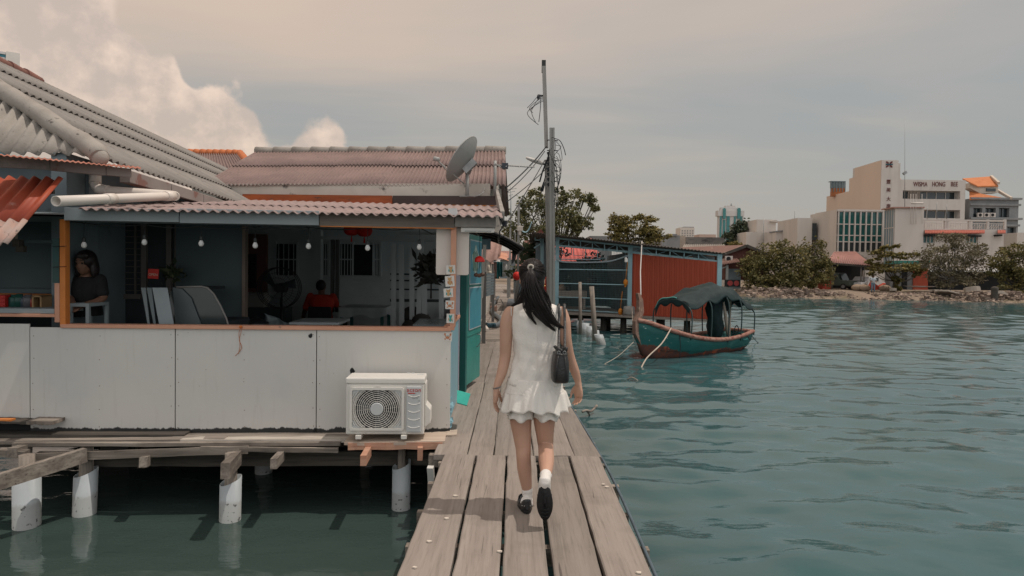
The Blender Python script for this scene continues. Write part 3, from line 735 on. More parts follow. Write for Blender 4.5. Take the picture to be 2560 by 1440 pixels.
# hanging red mushroom ornament
orn = hthing('hanging_ornament', 'red mushroom cap ornament with brown bells hanging on string by the teal door', 'ornament', HP(1199, 655, .12))
c = HP(1199, 650, .12)
def lathe(mb, c, prof, n=14, mi=0):
    c = V(c); rings = [[(c.x+r*math.cos(2*math.pi*k/n), c.y+r*math.sin(2*math.pi*k/n), c.z+z) for k in range(n)] for r, z in prof]
    mb.loft(rings, mi)
lathe(mb, c, [(.048, -.02), (.05, -.012), (.045, .012), (.03, .03), (.008, .04)]); mb.build('cap', M('red_gloss', (.55,.02,.015), None, 5, .35), orn)
mb = MB(HM); mb.tube([c+V((0, 0, .04)), HP(1199, 583, .12)], .0025, 5)
for dx_ in (-.028, 0, .025): mb.tube([c+V((dx_*.5, 0, -.02)), c+V((dx_, 0, -.13))], .002, 5)
mb.build('string', m_wire, orn)
mb = MB(HM)
for dx_, dz_ in ((-.03, -.145), (0, -.15), (.028, -.14)): mb.ell(c+V((dx_, 0, dz_)), (.024, .024, .02))
mb.build('bell', M('brown_nut', (.09,.045,.03), None, 8, .5), orn)
# drawn orange thread hanging from the sill
p0 = HP(602, 817, -.04)
mb = MB(HM); mb.tube(smooth_path([p0, p0+V((.004, -.004, -.05)), HP(598, 850, -.02), HP(604, 870, -.02), HP(588, 890, -.02)], 5), .0022, 5); mb.tube(smooth_path([p0, HP(597, 835, -.02), HP(600, 862, -.02), HP(596, 885, -.02)], 5), .002, 5)
mb.ell(p0, (.016, .012, .014))
solo(mb, 'orange_string', M('orange_string', (.5,.14,.03), None, 5, .7), 'knotted orange string dangling from the window sill', 'string')
# ================================================================== timber platform and piles under the house
plat = thing('timber_platform', 'dark weathered timber platform carrying the white house', 'platform', HM @ V((-2, -.1, -.1)), HROT)
def board(px0, py0, px1, py1, wf, wd, th, mt, nm, zj=0):
    """board lying along the front: front top edge from pixel to pixel at depth wf"""
    a = HP(px0, py0, wf); b = HP(px1, py1, wf); mb = MB(HM); n = 10; rr = random.Random(int(px0+py0))
    vs = []; fs = []
    for i in range(n+1):
        t = i/n; p = a.lerp(b, t); j = rr.uniform(-.006, .006)
        vs += [(p.x, wf+j, p.z-th+rr.uniform(-.004, .004)), (p.x, wf+j, p.z), (p.x, wf+wd, p.z+zj+rr.uniform(-.003, .003)), (p.x, wf+wd, p.z-th)]
    for i in range(n):
        for j in range(4): fs.append((i*4+j, (i+1)*4+j, (i+1)*4+(j+1) % 4, i*4+(j+1) % 4))
    fs += [(0, 1, 2, 3), tuple(n*4+k for k in range(4))[::-1]]
    mb.add(vs, fs); return mb.build(nm, mt, plat)
m_black_t = wood('blackened_timber', (.05,.045,.04), (.02,.018,.016), (.10,.085,.07), 0, 1, .9, .8)
board(-60, 1087, 460, 1086, -.16, .17, .03, m_black_t, 'board')
board(430, 1092, 1130, 1091, -.18, .19, .03, m_oldx, 'board')
board(-60, 1103, 560, 1098, -.29, .10, .035, m_oldx, 'board')
board(450, 1099, 900, 1098, -.30, .11, .03, wood('flaking_board', (.42,.37,.31), (.12,.10,.09), (.50,.45,.39), 0, 1, .9, .9), 'board')
board(30, 1108, 850, 1107, -.36, .06, .03, m_oldx, 'board')
board(860, 1106, 1112, 1103, -.43, .32, .028, wood('pale_new_board', (.44,.35,.28), (.26,.2,.16), (.5,.41,.33), 0, 1, .85, .3), 'board')
board(870, 1108, 1106, 1106, -.435, .03, .06, m_redwood, 'bearer')
board(1065, 1091, 1142, 1086, -.17, .2, .04, wood('pale_board_end', (.45,.37,.30), (.24,.19,.15), (.52,.44,.36), 0, 1, .85, .4), 'board')
board(60, 1135, 620, 1115, -.38, .03, .07, m_oldx, 'bearer')
board(500, 1117, 845, 1121, -.385, .03, .04, m_oldx, 'bearer')
board(90, 1132, 1120, 1128, -.20, .05, .13, m_black_t, 'bearer')
board(-100, 1118, 60, 1130, -.5, .08, .06, m_oldx, 'bearer')
board(-80, 1050, 70, 1056, -.18, .18, .02, m_black_t, 'board'); board(66, 1053, 132, 1054, -.20, .20, .03, m_oldx, 'board')
mb = MB(HM); mb.box(-5.4, .0, .05, 7.5, -.16, -.065); mb.build('underfloor', m_black_t, plat)
# joists that stick out towards the camera
def stub(px0, py0, px1, py1, w0, w1, wd, ht, mt):
    a = HP(px0, py0, w0); b = HP(px1, py1, w1); mb = MB(HM); mb.beam(a, b, wd, ht); mb.build('joist', mt, plat)
stub(213, 1137, -70, 1225, -.4, -1.15, .055, .12, m_oldy)
stub(370, 1149, 358, 1156, -.3, -.52, .065, .085, m_oldy)
stub(597, 1140, 563, 1178, -.3, -.98, .07, .125, m_oldy)
stub(706, 1136, 684, 1160, -.3, -.72, .055, .085, m_oldy)
stub(922, 1127, 908, 1152, -.4, -.78, .05, .085, m_redwood)
stub(1052, 1120, 1050, 1136, -.3, -.5, .045, .11, m_redwood)
stub(70, 1120, 30, 1132, -.3, -.5, .08, .08, m_oldy)
for zz, yy in ((-.02, 5.98), (-.13, 5.93)):
    pass
mb = MB(); mb.box(-.71, -.60, 5.72, 5.80, -.13, -.03); mb.build('end_block', m_oldy, plat)
mb = MB(); mb.beam((-.66, 5.45, -.05), (-.64, 5.62, -.6), .05, .04); mb.build('brace', m_pvc, plat)

def pile(px, ptop, pbot, wrad, w, label, lean=0.0, core=True, corew=.6):
    top = HP(px, ptop, w); bot = HP(px+lean, pbot, w)
    rd = wrad/1707*(HM @ top).y
    T = HM @ top; B = HM @ bot; d = (B-T).normalized(); Bz = T + d*((WZ-.5-T.z)/d.z)
    p = thing('pile', label, 'pile', (Bz.x, Bz.y, Bz.z), 0, 'piles under the house')
    mb = MB(); n = 20; rings = []
    for P_, rr, inner in ((Bz, rd, 0), (T, rd, 0), (T, rd*.93, 1), (T+d*.25, rd*.93, 1)):
        ring = []
        for k in range(n):
            t = 2*math.pi*k/n; q = P_+V((rr*math.cos(t), rr*math.sin(t), 0))
            if P_ is T: q = q - d*(.035*math.cos(t-.6))
            ring.append(q)
        rings.append(ring)
    mb.loft(rings, 0, True, False); mb.build('pipe_sleeve', m_pile, p)
    if core:
        mb = MB(); mb.cyl(T+d*.3, T-d*((-.07-T.z)/-d.z if abs(d.z) > .1 else .2), rd*corew, rd*corew*.95, 12); mb.build('timber_core', m_oldz, p)
    return p
pile(67, 1196, 1310, 31, -.55, 'stout white pipe pile nearest the left edge under the house', 0)
pile(215, 1179, 1315, 27, -.30, 'white pipe pile with streaked timber core below the left platform beam', -5)
pile(577, 1200, 1308, 26, -.5, 'white pipe pile under the long sticking-out joist', -2)
pile(660, 1150, 1213, 21, .9, 'dim pipe pile in shade between two sticking-out joists', -2)
pile(912, 1160, 1208, 20, 1.2, 'short pipe pile in the shade behind the reddish joist', 0)
pile(1004, 1160, 1291, 23, -.25, 'tall white pipe pile beside the jetty below the air conditioner', -2, True, .45)
for px, pt, w, lb in ((440, 1140, 2.2, 'thin dark timber post deep in the shade under the house'), (298, 1130, 1.6, 'broad dark timber post in shade between left white piles')):
    t_ = HM @ HP(px, pt, w); mb = MB(); ww = .06 if px > 400 else .16
    mb.box(t_.x-ww, t_.x+ww, t_.y-ww*.6, t_.y+ww*.6, WZ-.5, -.165); solo(mb, 'timber_post', m_black_t, lb, 'post', 'piles under the house')

# ================================================================== air-conditioner outdoor unit
AO = HP(961, 1097, -.42); aw = HP(1060, 1020, -.42).x-HP(864, 1020, -.42).x
ac = hthing('air_conditioner', 'white outdoor air conditioner with round fan grille on the platform', 'air conditioner', (AO.x, -.27, AO.z))
AM = HM @ Matrix.Translation(V((HP(864, 1020, -.42).x, -.42, AO.z)))     # local: x right, y into the wall, z up
AH = HP(961, 945, -.42).z-AO.z; AD = .30
m_acw = M('ac_enamel', (.68,.655,.60), (.64,.615,.57), 2, .4); m_acg = M('ac_grey', (.52,.535,.53), (.49,.50,.50), 2, .45)
mb = MB(AM); mb.box(0, aw, .012, AD, .035, AH-.055); mb.build('casing', m_acw, ac, bevel=.012)
mb = MB(AM); mb.box(-.004, aw+.004, .004, AD+.004, AH-.055, AH); mb.build('top_cover', m_acw, ac, bevel=.012)
for x in (.09, aw-.2): mb = MB(AM); mb.box(x, x+.05, -.02, AD+.02, .0, .034); mb.build('foot', m_acw, ac, bevel=.003)
gx0, gx1, gz0, gz1 = .035, aw*.745, .075, AH-.085
mb = MB(AM)
for r_, y0_, y1_ in ((None, -.012, .011),):
    o_ = rrect(gx0, gx1, gz0, gz1, -.012, .022); i_ = rrect(gx0+.022, gx1-.022, gz0+.022, gz1-.022, -.012, .014)
    n_ = len(o_); mb.add([V(p) for p in o_]+[V(p) for p in i_]+[V(p)+V((0, .022, 0)) for p in o_]+[V(p)+V((0, .03, 0)) for p in i_],
        [(k, (k+1) % n_, n_+(k+1) % n_, n_+k) for k in range(n_)]+[(2*n_+k, 2*n_+(k+1) % n_, (k+1) % n_, k) for k in range(n_)]+[(n_+k, n_+(k+1) % n_, 3*n_+(k+1) % n_, 3*n_+k) for k in range(n_)])
mb.build('grille_frame', m_acw, ac)
gc = V(((gx0+gx1)/2, 0, (gz0+gz1)/2)); GR = (gx1-gx0)/2-.03
mb = MB(AM); n_ = 40
ring_o = [(gc.x+GR*.93*math.cos(2*math.pi*k/n_), .0095, gc.z+GR*.93*math.sin(2*math.pi*k/n_)) for k in range(n_)]
mb.slab(ring_o, (0, .002, 0)); mb.build('fan_opening', m_dark, ac)
mb = MB(AM)
for k in range(3):
    for j in range(10):
        pass
    a0 = 2*math.pi*k/3+.4; pts = []
    for j in range(9): t = a0+j*.13; pts.append((gc.x+GR*.84*math.cos(t), .006, gc.z+GR*.84*math.sin(t)))
    for j in range(8, -1, -1): t = a0+j*.07+.25; pts.append((gc.x+GR*.25*math.cos(t), .006, gc.z+GR*.25*math.sin(t)))
    mb.slab(pts, (0, .002, 0))
mb.build('fan_blades', M('fan_blade', (.07,.075,.08), None, 4, .5), ac)
mb = MB(AM)
def clipc(p): return V((min(max(p[0], gx0+.024), gx1-.024), p[1], min(max(p[2], gz0+.024), gz1-.024)))
for k in range(12):
    r_ = GR*(.33+k*.082); n_ = 56; seg = []
    for j in range(n_+1):
        t = 2*math.pi*j/n_; p = V((gc.x+r_*math.cos(t), -.006, gc.z+r_*math.sin(t)))
        ok = gx0+.022 < p.x < gx1-.022 and gz0+.022 < p.z < gz1-.022
        if ok: seg.append(p)
        if (not ok or j == n_) and len(seg) > 1: mb.tube(seg, .0030, 5, cap=False); seg = []
        elif not ok: seg = []
for k in range(22):
    t = 2*math.pi*k/22; mb.tube([V((gc.x+GR*.27*math.cos(t), -.003, gc.z+GR*.27*math.sin(t))), clipc((gc.x+GR*1.02*math.cos(t+.10), -.003, gc.z+GR*1.02*math.sin(t+.10)))], .0013, 4, cap=False)
mb.build('fan_grille', m_acw, ac)
mb = MB(AM); mb.tube([gc+V((0, .003, 0)), gc+V((0, -.010, 0)), gc+V((0, -.014, 0))], [GR*.275, GR*.275, GR*.25], 32, sm=False); mb.build('fan_hub', m_acg, ac)
mb = MB(AM)
for sx in (-1, 1):
    for sz in (-1, 1):
        cx = gx0+.024 if sx < 0 else gx1-.024; cz = gz0+.024 if sz < 0 else gz1-.024; L = .075
        mb.slab([(cx, -.002, cz), (cx-sx*L, -.002, cz), (cx-sx*L*.45, -.002, cz-sz*L*.45), (cx, -.002, cz-sz*L)], (0, .004, 0))
mb.build('grille_corner', m_acg, ac)
mb = MB(AM); bx0, bx1 = aw*.775, aw*.965
mb.box(bx0, bx1, -.0045, .0105, .06, AH-.075); fp = mb.build('front_panel', m_acg, ac, bevel=.006)
mb = MB(AM)
for k in range(5):
    z = AH*.18+k*AH*.128
    mb.tube([(lerp(bx0+.012, bx1-.012, j/10), -.006, z+.016*(abs(j/10-.5)*2)**2) for j in range(11)], .0035, 6, flat=.8)
mb.build('panel_rib', m_acw, fp)
m_acred = M('logo_red', (.48,.045,.03), None, 9, .5); m_acink = M('logo_grey', (.30,.33,.31), None, 9, .5)
lm = AM @ face_mat(((bx0+bx1)/2, -.0062, AH-.105), (1, 0, 0), (0, 0, 1))
text('logo', 'acson', lm, .052, m_acred, fp, .0012, spacing=1.08)
mb = MB(AM); mb.box(bx0+.012, bx0+.075, -.0075, -.0047, AH-.138, AH-.130); mb.build('logo_bar', m_acred, fp)
text('logo', 'ECO', AM @ face_mat(((bx0+bx1)/2+.012, -.0062, AH-.172), (1, 0, 0), (0, 0, 1)), .026, m_acink, fp, .0008)
text('logo', 'R32', AM @ face_mat((bx1-.02, -.0062, AH-.20), (1, 0, 0), (0, 0, 1)), .012, m_acink, fp, .0008)
mb = MB(AM)
mb.slab([(aw+.001, .05, .09), (aw+.055, .05, .09+.04), (aw+.055, .05, .25), (aw+.012, .05, .30), (aw+.012, .05, .48), (aw+.001, .05, .5)], (0, .2, 0)); mb.build('valve_cover', m_acw, ac, bevel=.006)
mb = MB(AM); mb.box(aw*.74, aw*.78, AD-.03, AD+.002, AH-.004, AH+.003); mb.box(aw*.80, aw*.84, AD-.03, AD+.002, AH-.004, AH+.003); mb.box(aw*.885, aw*.97, AD-.1, AD-.07, AH-.002, AH+.0015); mb.build('top_mark', m_acg, ac)
# turquoise offcut leaning at the foot of the side wall
mb = MB(); q = [at(1143, 975, 6.85), at(1176, 984, 6.75), at(1167, 1013, 6.5), at(1142, 1006, 6.6)]
mb.slab(q, (0, .012, -.012)); solo(mb, 'board_offcut', M('turquoise_board', (.06,.42,.34), (.05,.36,.30), 3, .5), 'small turquoise board propped against the pale blue side wall', 'board')
# ================================================================== house with big grey hip roof (left)
m_asb = M('grey_fibre_cement', (.265,.245,.225), (.20,.185,.17), 2.0, .95, c3=(.12,.11,.10), s3=9, t3=.585, w3=.12, bump=.4, bscale=45)
m_asbd = M('lichen_fibre_cement', (.34,.31,.275), (.25,.225,.20), 3.0, .95, c3=(.10,.09,.08), s3=9, t3=.60, w3=.1, bump=.35, bscale=50)
m_bluewall = M('blue_grey_render', (.20,.24,.255), (.155,.19,.205), 1.6, .85, c3=(.09,.10,.10), s3=3, t3=.62, w3=.15, bump=.15)
m_gutter = M('old_gutter', (.30,.265,.245), (.24,.20,.185), 2, .6, c3=(.22,.12,.10), s3=2, t3=.58, w3=.05)
m_redtile = M('red_clay_tile', (.24,.11,.085), (.19,.09,.075), 4, .8, c3=(.2,.12,.1), s3=7, t3=.62, w3=.1)
grey_house = thing('house', 'blue-grey house under a large grey corrugated hip roof with white drain pipe', 'house', (-5.5, 9, 0))
ez = 2.60; SL = .56
A = at(236, 389, 6.6); A.z = ez
ed = V((-.105, 1, 0)).normalized()             # along the side eave, away from the camera
side_out = V((ed.y, -ed.x, 0))                 # outward (towards the jetty)
def eave(t): return A + ed*t
def onroof(t, d): return A + ed*t - side_out*d + V((0, 0, SL*d))
# hip from A up to the ridge
hipv = V((-1.36, .60, .73))
H1 = A + hipv*3.0
tr = (H1-A).dot(ed); dr = -(H1-A).dot(side_out)
END = 17.0
mb = MB()
# side slope in lapped courses, ribs running up the slope and cut off along the hip
sn = (V((0, 0, 1))+side_out*SL).normalized()
nC = 4; dtop = dr
for c in range(nC):
    d0 = max(0, dtop*c/nC-.12); d1 = dtop*(c+1)/nC; ts = tr*d0/dtop
    def fnS(u, v, d0=d0, d1=d1, ts=ts, c=c):
        t = lerp(ts, END, u); dm = min(d1, dtop*t/tr) if tr > 0 else d1
        return onroof(t, lerp(d0, max(d0, dm), v)) + sn*(.017*math.sin(2*math.pi*t/.146)+.022*c*(1-.0*v)-.012*v)
    mb.grid(fnS, int((END-ts)/.146*7), 2)
o_ = mb.build('roof', m_asb, grey_house); o_.modifiers.new('s', 'SOLIDIFY').thickness = .008
mb = MB()
fe = V((-1, -.02, 0)).normalized(); hs = hipv.dot(fe)*3; upv = (hipv*3-fe*hs); fn_ = fe.cross(upv).normalized()
if fn_.z < 0: fn_ = -fn_
for c in range(3):
    k0 = max(0, c/3-.03); k1 = (c+1)/3
    def fnF(u, v, k0=k0, k1=k1, c=c):
        s = lerp(hs*k0, 9, u); km = min(k1, s/hs)
        return A+fe*s+upv*lerp(k0, max(k0, km), v) + fn_*(.026*math.sin(2*math.pi*s/.146)+.014*c)
    mb.grid(fnF, int((9-hs*k0)/.146*7), 2)
o_ = mb.build('roof', m_asbd, grey_house); o_.modifiers.new('s', 'SOLIDIFY').thickness = .009
mb = MB(); hp = []
for k in range(22):
    t = k/21; hp.append(A+hipv*3*t+V((0, 0, .03+.006*math.sin(k*1.7)))+side_out*.02)
mb.tube([A-hipv*.05+V((.02, -.03, .0))]+hp, [.085]+[.092+.008*math.sin(k*2.3) for k in range(22)], 12); mb.ell(A-hipv*.05+V((.02, -.03, 0)), (.085, .06, .082), 14, 10); mb.build('hip_cap', m_asbd, grey_house)
mb = MB(); rt = onroof(tr, dtop)
for k in range(9):
    p = onroof(tr+k*.43, dtop)+V((0, 0, .05)); q = onroof(tr+(k+1)*.43+.03, dtop)+V((0, 0, .035)); mb.tube([p, q], [.10, .085], 10)
mb.build('ridge_cap', m_redtile, grey_house)
mb = MB()
w0 = eave(.05)-side_out*.28; w1 = eave(END)-side_out*.28
mb.hexa([V((w0.x, w0.y, -.1)), V((w0.x-.15, w0.y, -.1)), V((w0.x-.15, w0.y, ez+.02)), V((w0.x, w0.y, ez+.02)), V((w1.x, w1.y, -.1)), V((w1.x-.15, w1.y, -.1)), V((w1.x-.15, w1.y, ez+.02)), V((w1.x, w1.y, ez+.02))])
mb.box(-14, w0.x-.002, w0.y+.35, w0.y+.5, 1.2, ez)
mb.build('wall', m_bluewall, grey_house)
mb = MB(); g0 = eave(.55)+V((0, 0, -.13)); g1 = eave(5.0)+V((0, 0, -.14))
for k in range(4):
    p = g0.lerp(g1, k/4+.003); q = g0.lerp(g1, (k+1)/4-.003)
    mb.beam(p+side_out*.03, q+side_out*.03, .11, .13)
mb.build('gutter', m_gutter, grey_house, bevel=.006)
mb = MB(); p0 = at(0, 405, 5.7); 
mb.beam(at(-60, 399, 5.55), at(125, 411, 6.2), .05, .10); mb.build('eave_beam', m_concrete, grey_house)
mb = MB(); mb.beam(at(123, 412, 6.18), at(262, 426, 6.55), .05, .10); mb.beam(at(263, 427, 6.56), at(326, 433, 6.75), .05, .085); mb.build('eave_board', m_gutter, grey_house, bevel=.004)
mb = MB(); mb.corr(at(-70, 381, 5.35), at(352, 421, 6.7), at(-70, 379, 5.7), at(352, 417, 7.2), 30, .005, .006); mb.build('flashing', M('pinkish_red_sheet', (.42,.17,.12), (.34,.14,.10), 3, .8), grey_house)
# white drain pipe: down from the gutter, across, and back towards the camera
m_pvcc = M('cream_pvc', (.66,.60,.54), (.62,.56,.50), 2, .4, c3=(.42,.30,.20), s3=5, t3=.68, w3=.05)
mb = MB(); pth = [at(238, 437, 6.95), at(238, 462, 6.92), at(248, 472, 6.9), at(262, 476, 6.88), at(420, 487, 7.1), at(437, 491, 7.0)]
mb.tube(smooth_path(pth, 5), .046, 14); mb.tube([at(238, 436, 6.95), at(238, 458, 6.92)], .056, 14); mb.tube([at(254, 474, 6.9), at(272, 477, 6.88)], .053, 14)
mb.build('drain_pipe', m_pvcc, grey_house)
mb = MB(); a_ = at(140, 503, 5.25); b_ = at(428, 490, 6.95); d_ = (b_-a_).normalized()
n_ = 20; sx = d_.cross(V((0, 0, 1))).normalized(); sz_ = sx.cross(d_); rr_ = .041
def ringp(c, r): return [c+sx*(r*math.cos(2*math.pi*k/n_))+sz_*(r*math.sin(2*math.pi*k/n_)) for k in range(n_)]
mb.loft([ringp(a_+d_*.35, rr_*.86), ringp(a_, rr_*.88), ringp(a_, rr_), ringp(b_, rr_), ringp(b_+d_*.02, rr_*.8)], 0, True, True)
mb.tube([b_-d_*.12, b_+d_*.03], .049, 16); mb.tube([a_+d_*.62, a_+d_*.74], .047, 16)
mb.build('drain_pipe', m_pvcc, grey_house)
# red corrugated awning
m_awn = M('red_corrugated', (.37,.075,.035), (.28,.055,.03), 2.2, .55, c3=(.48,.32,.27), s3=2.0, t3=.62, w3=.1, bump=.1)
m_awn2 = M('bleached_lichen_sheet', (.44,.27,.22), (.36,.30,.27), 9, .9, c3=(.16,.13,.12), s3=22, t3=.56, w3=.1, bump=.2)
aw_ = thing('awning', 'red corrugated awning sloping out from the grey-roofed house on the left', 'awning', at(-20, 520, 5.8))
tA = at(158, 447, 6.12); tB = at(20, 612, 5.45); tA2 = tA+V((-2.6, -.12, .0)); tB2 = tB+V((-2.6, -.12, 0))
mid = .66
mb = MB(); mb.corr(tA2, tA, tA2.lerp(tB2, mid), tA.lerp(tB, mid), 24, .022, .006, nv=2); mb.build('sheet', m_awn, aw_)
mb = MB(); mb.corr(tA2.lerp(tB2, mid)+V((0, 0, -.003)), tA.lerp(tB, mid)+V((0, 0, -.003)), tB2, tB, 24, .022, .006, nv=2); mb.build('lower_sheet', m_awn2, aw_)
for t_ in (.12, .8):
    mb = MB(); mb.beam(tA2.lerp(tB2, t_)+V((0, 0, -.05)), tA.lerp(tB, t_)+V((-.03, 0, -.05)), .03, .04); mb.build('batten', m_black_t, aw_)

# ================================================================== house with faded red roof behind the lean-to
red_house = thing('house', 'house with a faded red corrugated roof, ridge cap and peeling red board under the eave', 'house', (-3, 14, 0))
ea = at(502, 456, 13.6); eb = at(1265, 470, 13.0); ez2 = (ea.z+eb.z)/2; ea.z = eb.z = ez2
ra = at(640, 379, 17.2); rb = at(1263, 384, 16.6); rz2 = (ra.z+rb.z)/2; ra.z = rb.z = rz2
m_roof2 = M('faded_red_roof', (.26,.185,.168), (.20,.145,.135), 1.6, .95, c3=(.10,.085,.08), s3=11, t3=.58, w3=.12, bump=.3, bscale=30)
W2 = (eb-ea).length
mb = MB()
for c, (ta, tb) in enumerate(((0, .53), (.5, 1.0))):
    lf = V((0, 0, .03*c))
    ns = 5
    for s_ in range(ns):
        u0 = s_/ns; u1 = (s_+1)/ns; jj = V((0, 0, .008*((s_*7+c*3) % 3)))
        def bl(u, t): return ea.lerp(eb, u).lerp(ra.lerp(rb, u), t)
        mb.corr(bl(u0, ta)+lf+jj, bl(u1, ta)+lf+jj, bl(u0, tb)+lf+jj, bl(u1, tb)+lf+jj, W2/ns/.082, .022, .007, per=6)
mb.build('roof', m_roof2, red_house)
back = V((0, 1, 0))*(17-13.3)*1.0
mb = MB(); mb.corr(eb+V((0, 7.2, 0)), ea+V((0, 7.2, 0)), rb, ra, W2/.14, .02, .007, per=5); mb.build('roof', m_roof2, red_house)
mb = MB()
for k in range(13):
    p = ra.lerp(rb, k/13); q = ra.lerp(rb, (k+1.03)/13); mb.tube([p+V((0, 0, .05)), q+V((0, 0, .04))], [.11, .095], 9)
mb.build('ridge_cap', m_asbd, red_house)
mb = MB(); mb.box(ea.x+.25, eb.x-.9, ea.y+.35, ea.y+.5, 0, 2.2)
wl0 = V((ea.x+.3, ea.y+.02, 0)); wl1 = V((eb.x-.3, eb.y+.02, 0))
mb.hexa([wl0+V((0, 0, 2.2)), wl0+V((0, .12, 2.2)), wl0+V((0, .12, ez2+.03)), wl0+V((0, 0, ez2+.03)), wl1+V((0, 0, 2.2)), wl1+V((0, .12, 2.2)), wl1+V((0, .12, ez2+.03)), wl1+V((0, 0, ez2+.03))])
mb.add([(eb.x-.26, ea.y+.36, ez2-.02), (eb.x-.26, ea.y+6.6, ez2-.02), (eb.x-.26, rb.y, rz2-.05)], [(0, 1, 2)])
mb.add([(eb.x-.9, ea.y+.36, 0), (eb.x-.9, ea.y+6.6, 0), (eb.x-.9, ea.y+6.6, ez2), (eb.x-.9, ea.y+.36, ez2)], [(0, 1, 2, 3)])
m_peel = M('peeling_white_wall', (.62,.57,.50), (.50,.46,.41), 1.5, .9, c3=(.10,.09,.085), s3=2.2, t3=.57, w3=.12, bump=.3)
mb.build('wall', m_peel, red_house)
mb = MB(); p = at(606, 485, 13.44); q = at(980, 489, 13.14); mb.slab([p, q, at(980, 514, 13.14), at(606, 508, 13.44)], (0, .05, 0)); mb.build('fascia_board', M('orange_red_board', (.42,.10,.03), (.22,.06,.025), 1.4, .6, stretch=(1, 1, 6), c3=(.07,.05,.04), s3=3, t3=.58, w3=.1), red_house)
mb = MB(); mb.slab([at(982, 489, 13.16), at(1241, 490, 12.92), at(1241, 513, 12.92), at(982, 514, 13.16)], (0, .05, 0)); mb.build('fascia_board', M('dark_brown_board', (.085,.06,.055), (.06,.045,.04), 2, .6), red_house)
mb = MB(); mb.slab([at(620, 507, 13.36), at(1241, 513, 12.88), at(1241, 518, 12.88), at(620, 512, 13.36)], (0, .03, 0)); mb.build('trim', m_orange, red_house)
mb = MB(); mb.box(eb.x-.34, eb.x-.1, eb.y+.36, eb.y+.5, 2.2, ez2-.03); mb.build('corner_post', m_peel, red_house)
mb = MB(); mb.beam(at(1241, 480, 13.2), at(1256, 545, 8.2), .05, .16); mb.build('barge_board', m_concrete, red_house)
# orange-ridged tile roof further back
th_ = thing('house', 'distant tile roof with a bright orange ridge between the grey and faded red roofs', 'house', at(540, 420, 24))
mb = MB(); e_a = at(420, 425, 22); e_b = at(640, 432, 22); r_a = at(455, 382, 26); r_b = at(600, 386, 26); r_b.z = r_a.z
mb.corr(e_a, e_b, r_a, r_b, 26, .035, .02, per=6, nv=3); mb.corr(e_b, e_b+V((.3, 6, 0)), r_b, r_b+V((0, .5, 0)), 18, .035, .02, per=6)
mb.build('roof', m_roof2, th_)
m_ortile = M('orange_clay', (.52,.165,.06), (.44,.13,.05), 5, .75)
mb = MB()
for k in range(9): mb.tube([r_a.lerp(r_b, k/9), r_a.lerp(r_b, (k+1.05)/9)], [.16, .13], 9)
for k in range(4): mb.tube([r_b.lerp(e_b, k/9), r_b.lerp(e_b, (k+1.05)/9)], [.15, .12], 9)
mb.build('ridge_cap', m_ortile, th_)
mb = MB(); mb.box(e_a.x+.4, e_b.x-.4, e_a.y+.8, e_a.y+1, 0, e_a.z); mb.build('wall', m_peel, th_)

# ================================================================== satellite dish and aerial
dish = thing('satellite_dish', 'grey satellite dish on a short mast at the edge of the faded red roof', 'satellite dish', at(1168, 492, 12.6))
m_dish = M('dish_grey', (.33,.33,.315), (.27,.27,.26), 2, .5, c3=(.22,.21,.2), s3=3, t3=.66, w3=.1)
dc = at(1161, 402, 12.5)
dn = V((-.83, .17, .53)).normalized()      # the bowl looks up and away to the left
du = dn.cross(V((0, 1, 0))).normalized(); dv_ = dn.cross(du)
mb = MB(); R_ = .46
def dpt(a, b):
    r = R_*a; t = 2*math.pi*b; return dc + (du*math.cos(t)*1.0+dv_*math.sin(t)*1.06)*r + dn*(.13*(a*a)-.07)
mb.grid(lambda u, v: dpt(v, u), 36, 8); mb.grid(lambda u, v: dpt(1-v, u)-dn*.012, 36, 8)
mb.tube([dpt(1, k/36) for k in range(37)], .013, 6)
mb.build('bowl', m_dish, dish)
ms = at(1168, 492, 12.6); mt_ = at(1168, 428, 12.6)
mb = MB(); mb.cyl(ms, mt_, .032, .032, 12); mb.build('mast', m_dish, dish)
mb = MB(); bk = dc-dn*.11; mb.beam(mt_, bk+V((0, 0, -.05)), .09, .14); mb.beam(bk+du*.16, bk-du*.1-dn*.06, .12, .12); mb.build('bracket', m_steel, dish)
lnb = at(1091, 398, 12.2)
mb = MB(); mb.tube([dc-du*.0+V((0, 0, -.42)), lnb+V((.03, 0, -.03))], .012, 6); mb.tube([at(1128, 440, 12.5), lnb], .009, 6); mb.build('feed_arm', m_dish, dish)
mb = MB(); mb.tube([lnb+V((-.05, 0, .01)), lnb+V((.06, 0, -.005))], [.045, .035], 10); mb.build('receiver', m_dish, dish)
mb = MB(); mb.slab([ms+V((-.14, -.05, 0)), ms+V((.14, -.05, 0)), ms+V((.14, .12, 0)), ms+V((-.14, .12, 0))], (0, 0, .012)); mb.tube(smooth_path([ms+V((0, -.04, .02)), at(1185, 491, 12.5), at(1200, 487, 12.5), at(1210, 478, 12.6), at(1212, 470, 12.8)], 4), .008, 5); mb.build('base_plate', m_steel, dish)
ant = thing('tv_aerial', 'thin television aerial with short rods on a mast at the roof corner', 'aerial', at(1237, 488, 12.6))
mb = MB(); mb.cyl(at(1237, 490, 12.6), at(1238, 402, 12.6), .03, .03, 10); mb.build('mast', m_dish, ant)
mb = MB(); a_ = at(1234, 412, 12.5); b_ = at(1336, 418, 12.4); mb.tube([a_, b_], .012, 6); mb.tube([at(1238, 409, 12.5), at(1262, 424, 12.45)], .012, 6); mb.build('boom', m_dish, ant)
mb = MB()
for px in (1268, 1275, 1280, 1286, 1300, 1316, 1334):
    c = a_.lerp(b_, (px-1234)/102.0); h_ = .16 if px < 1270 else .10
    mb.tube([c+V((-.02, -h_*1.4, -h_*.35)), c+V((.02, h_*1.4, h_*.35))], .006, 5)
mb.build('rods', m_steel, ant)
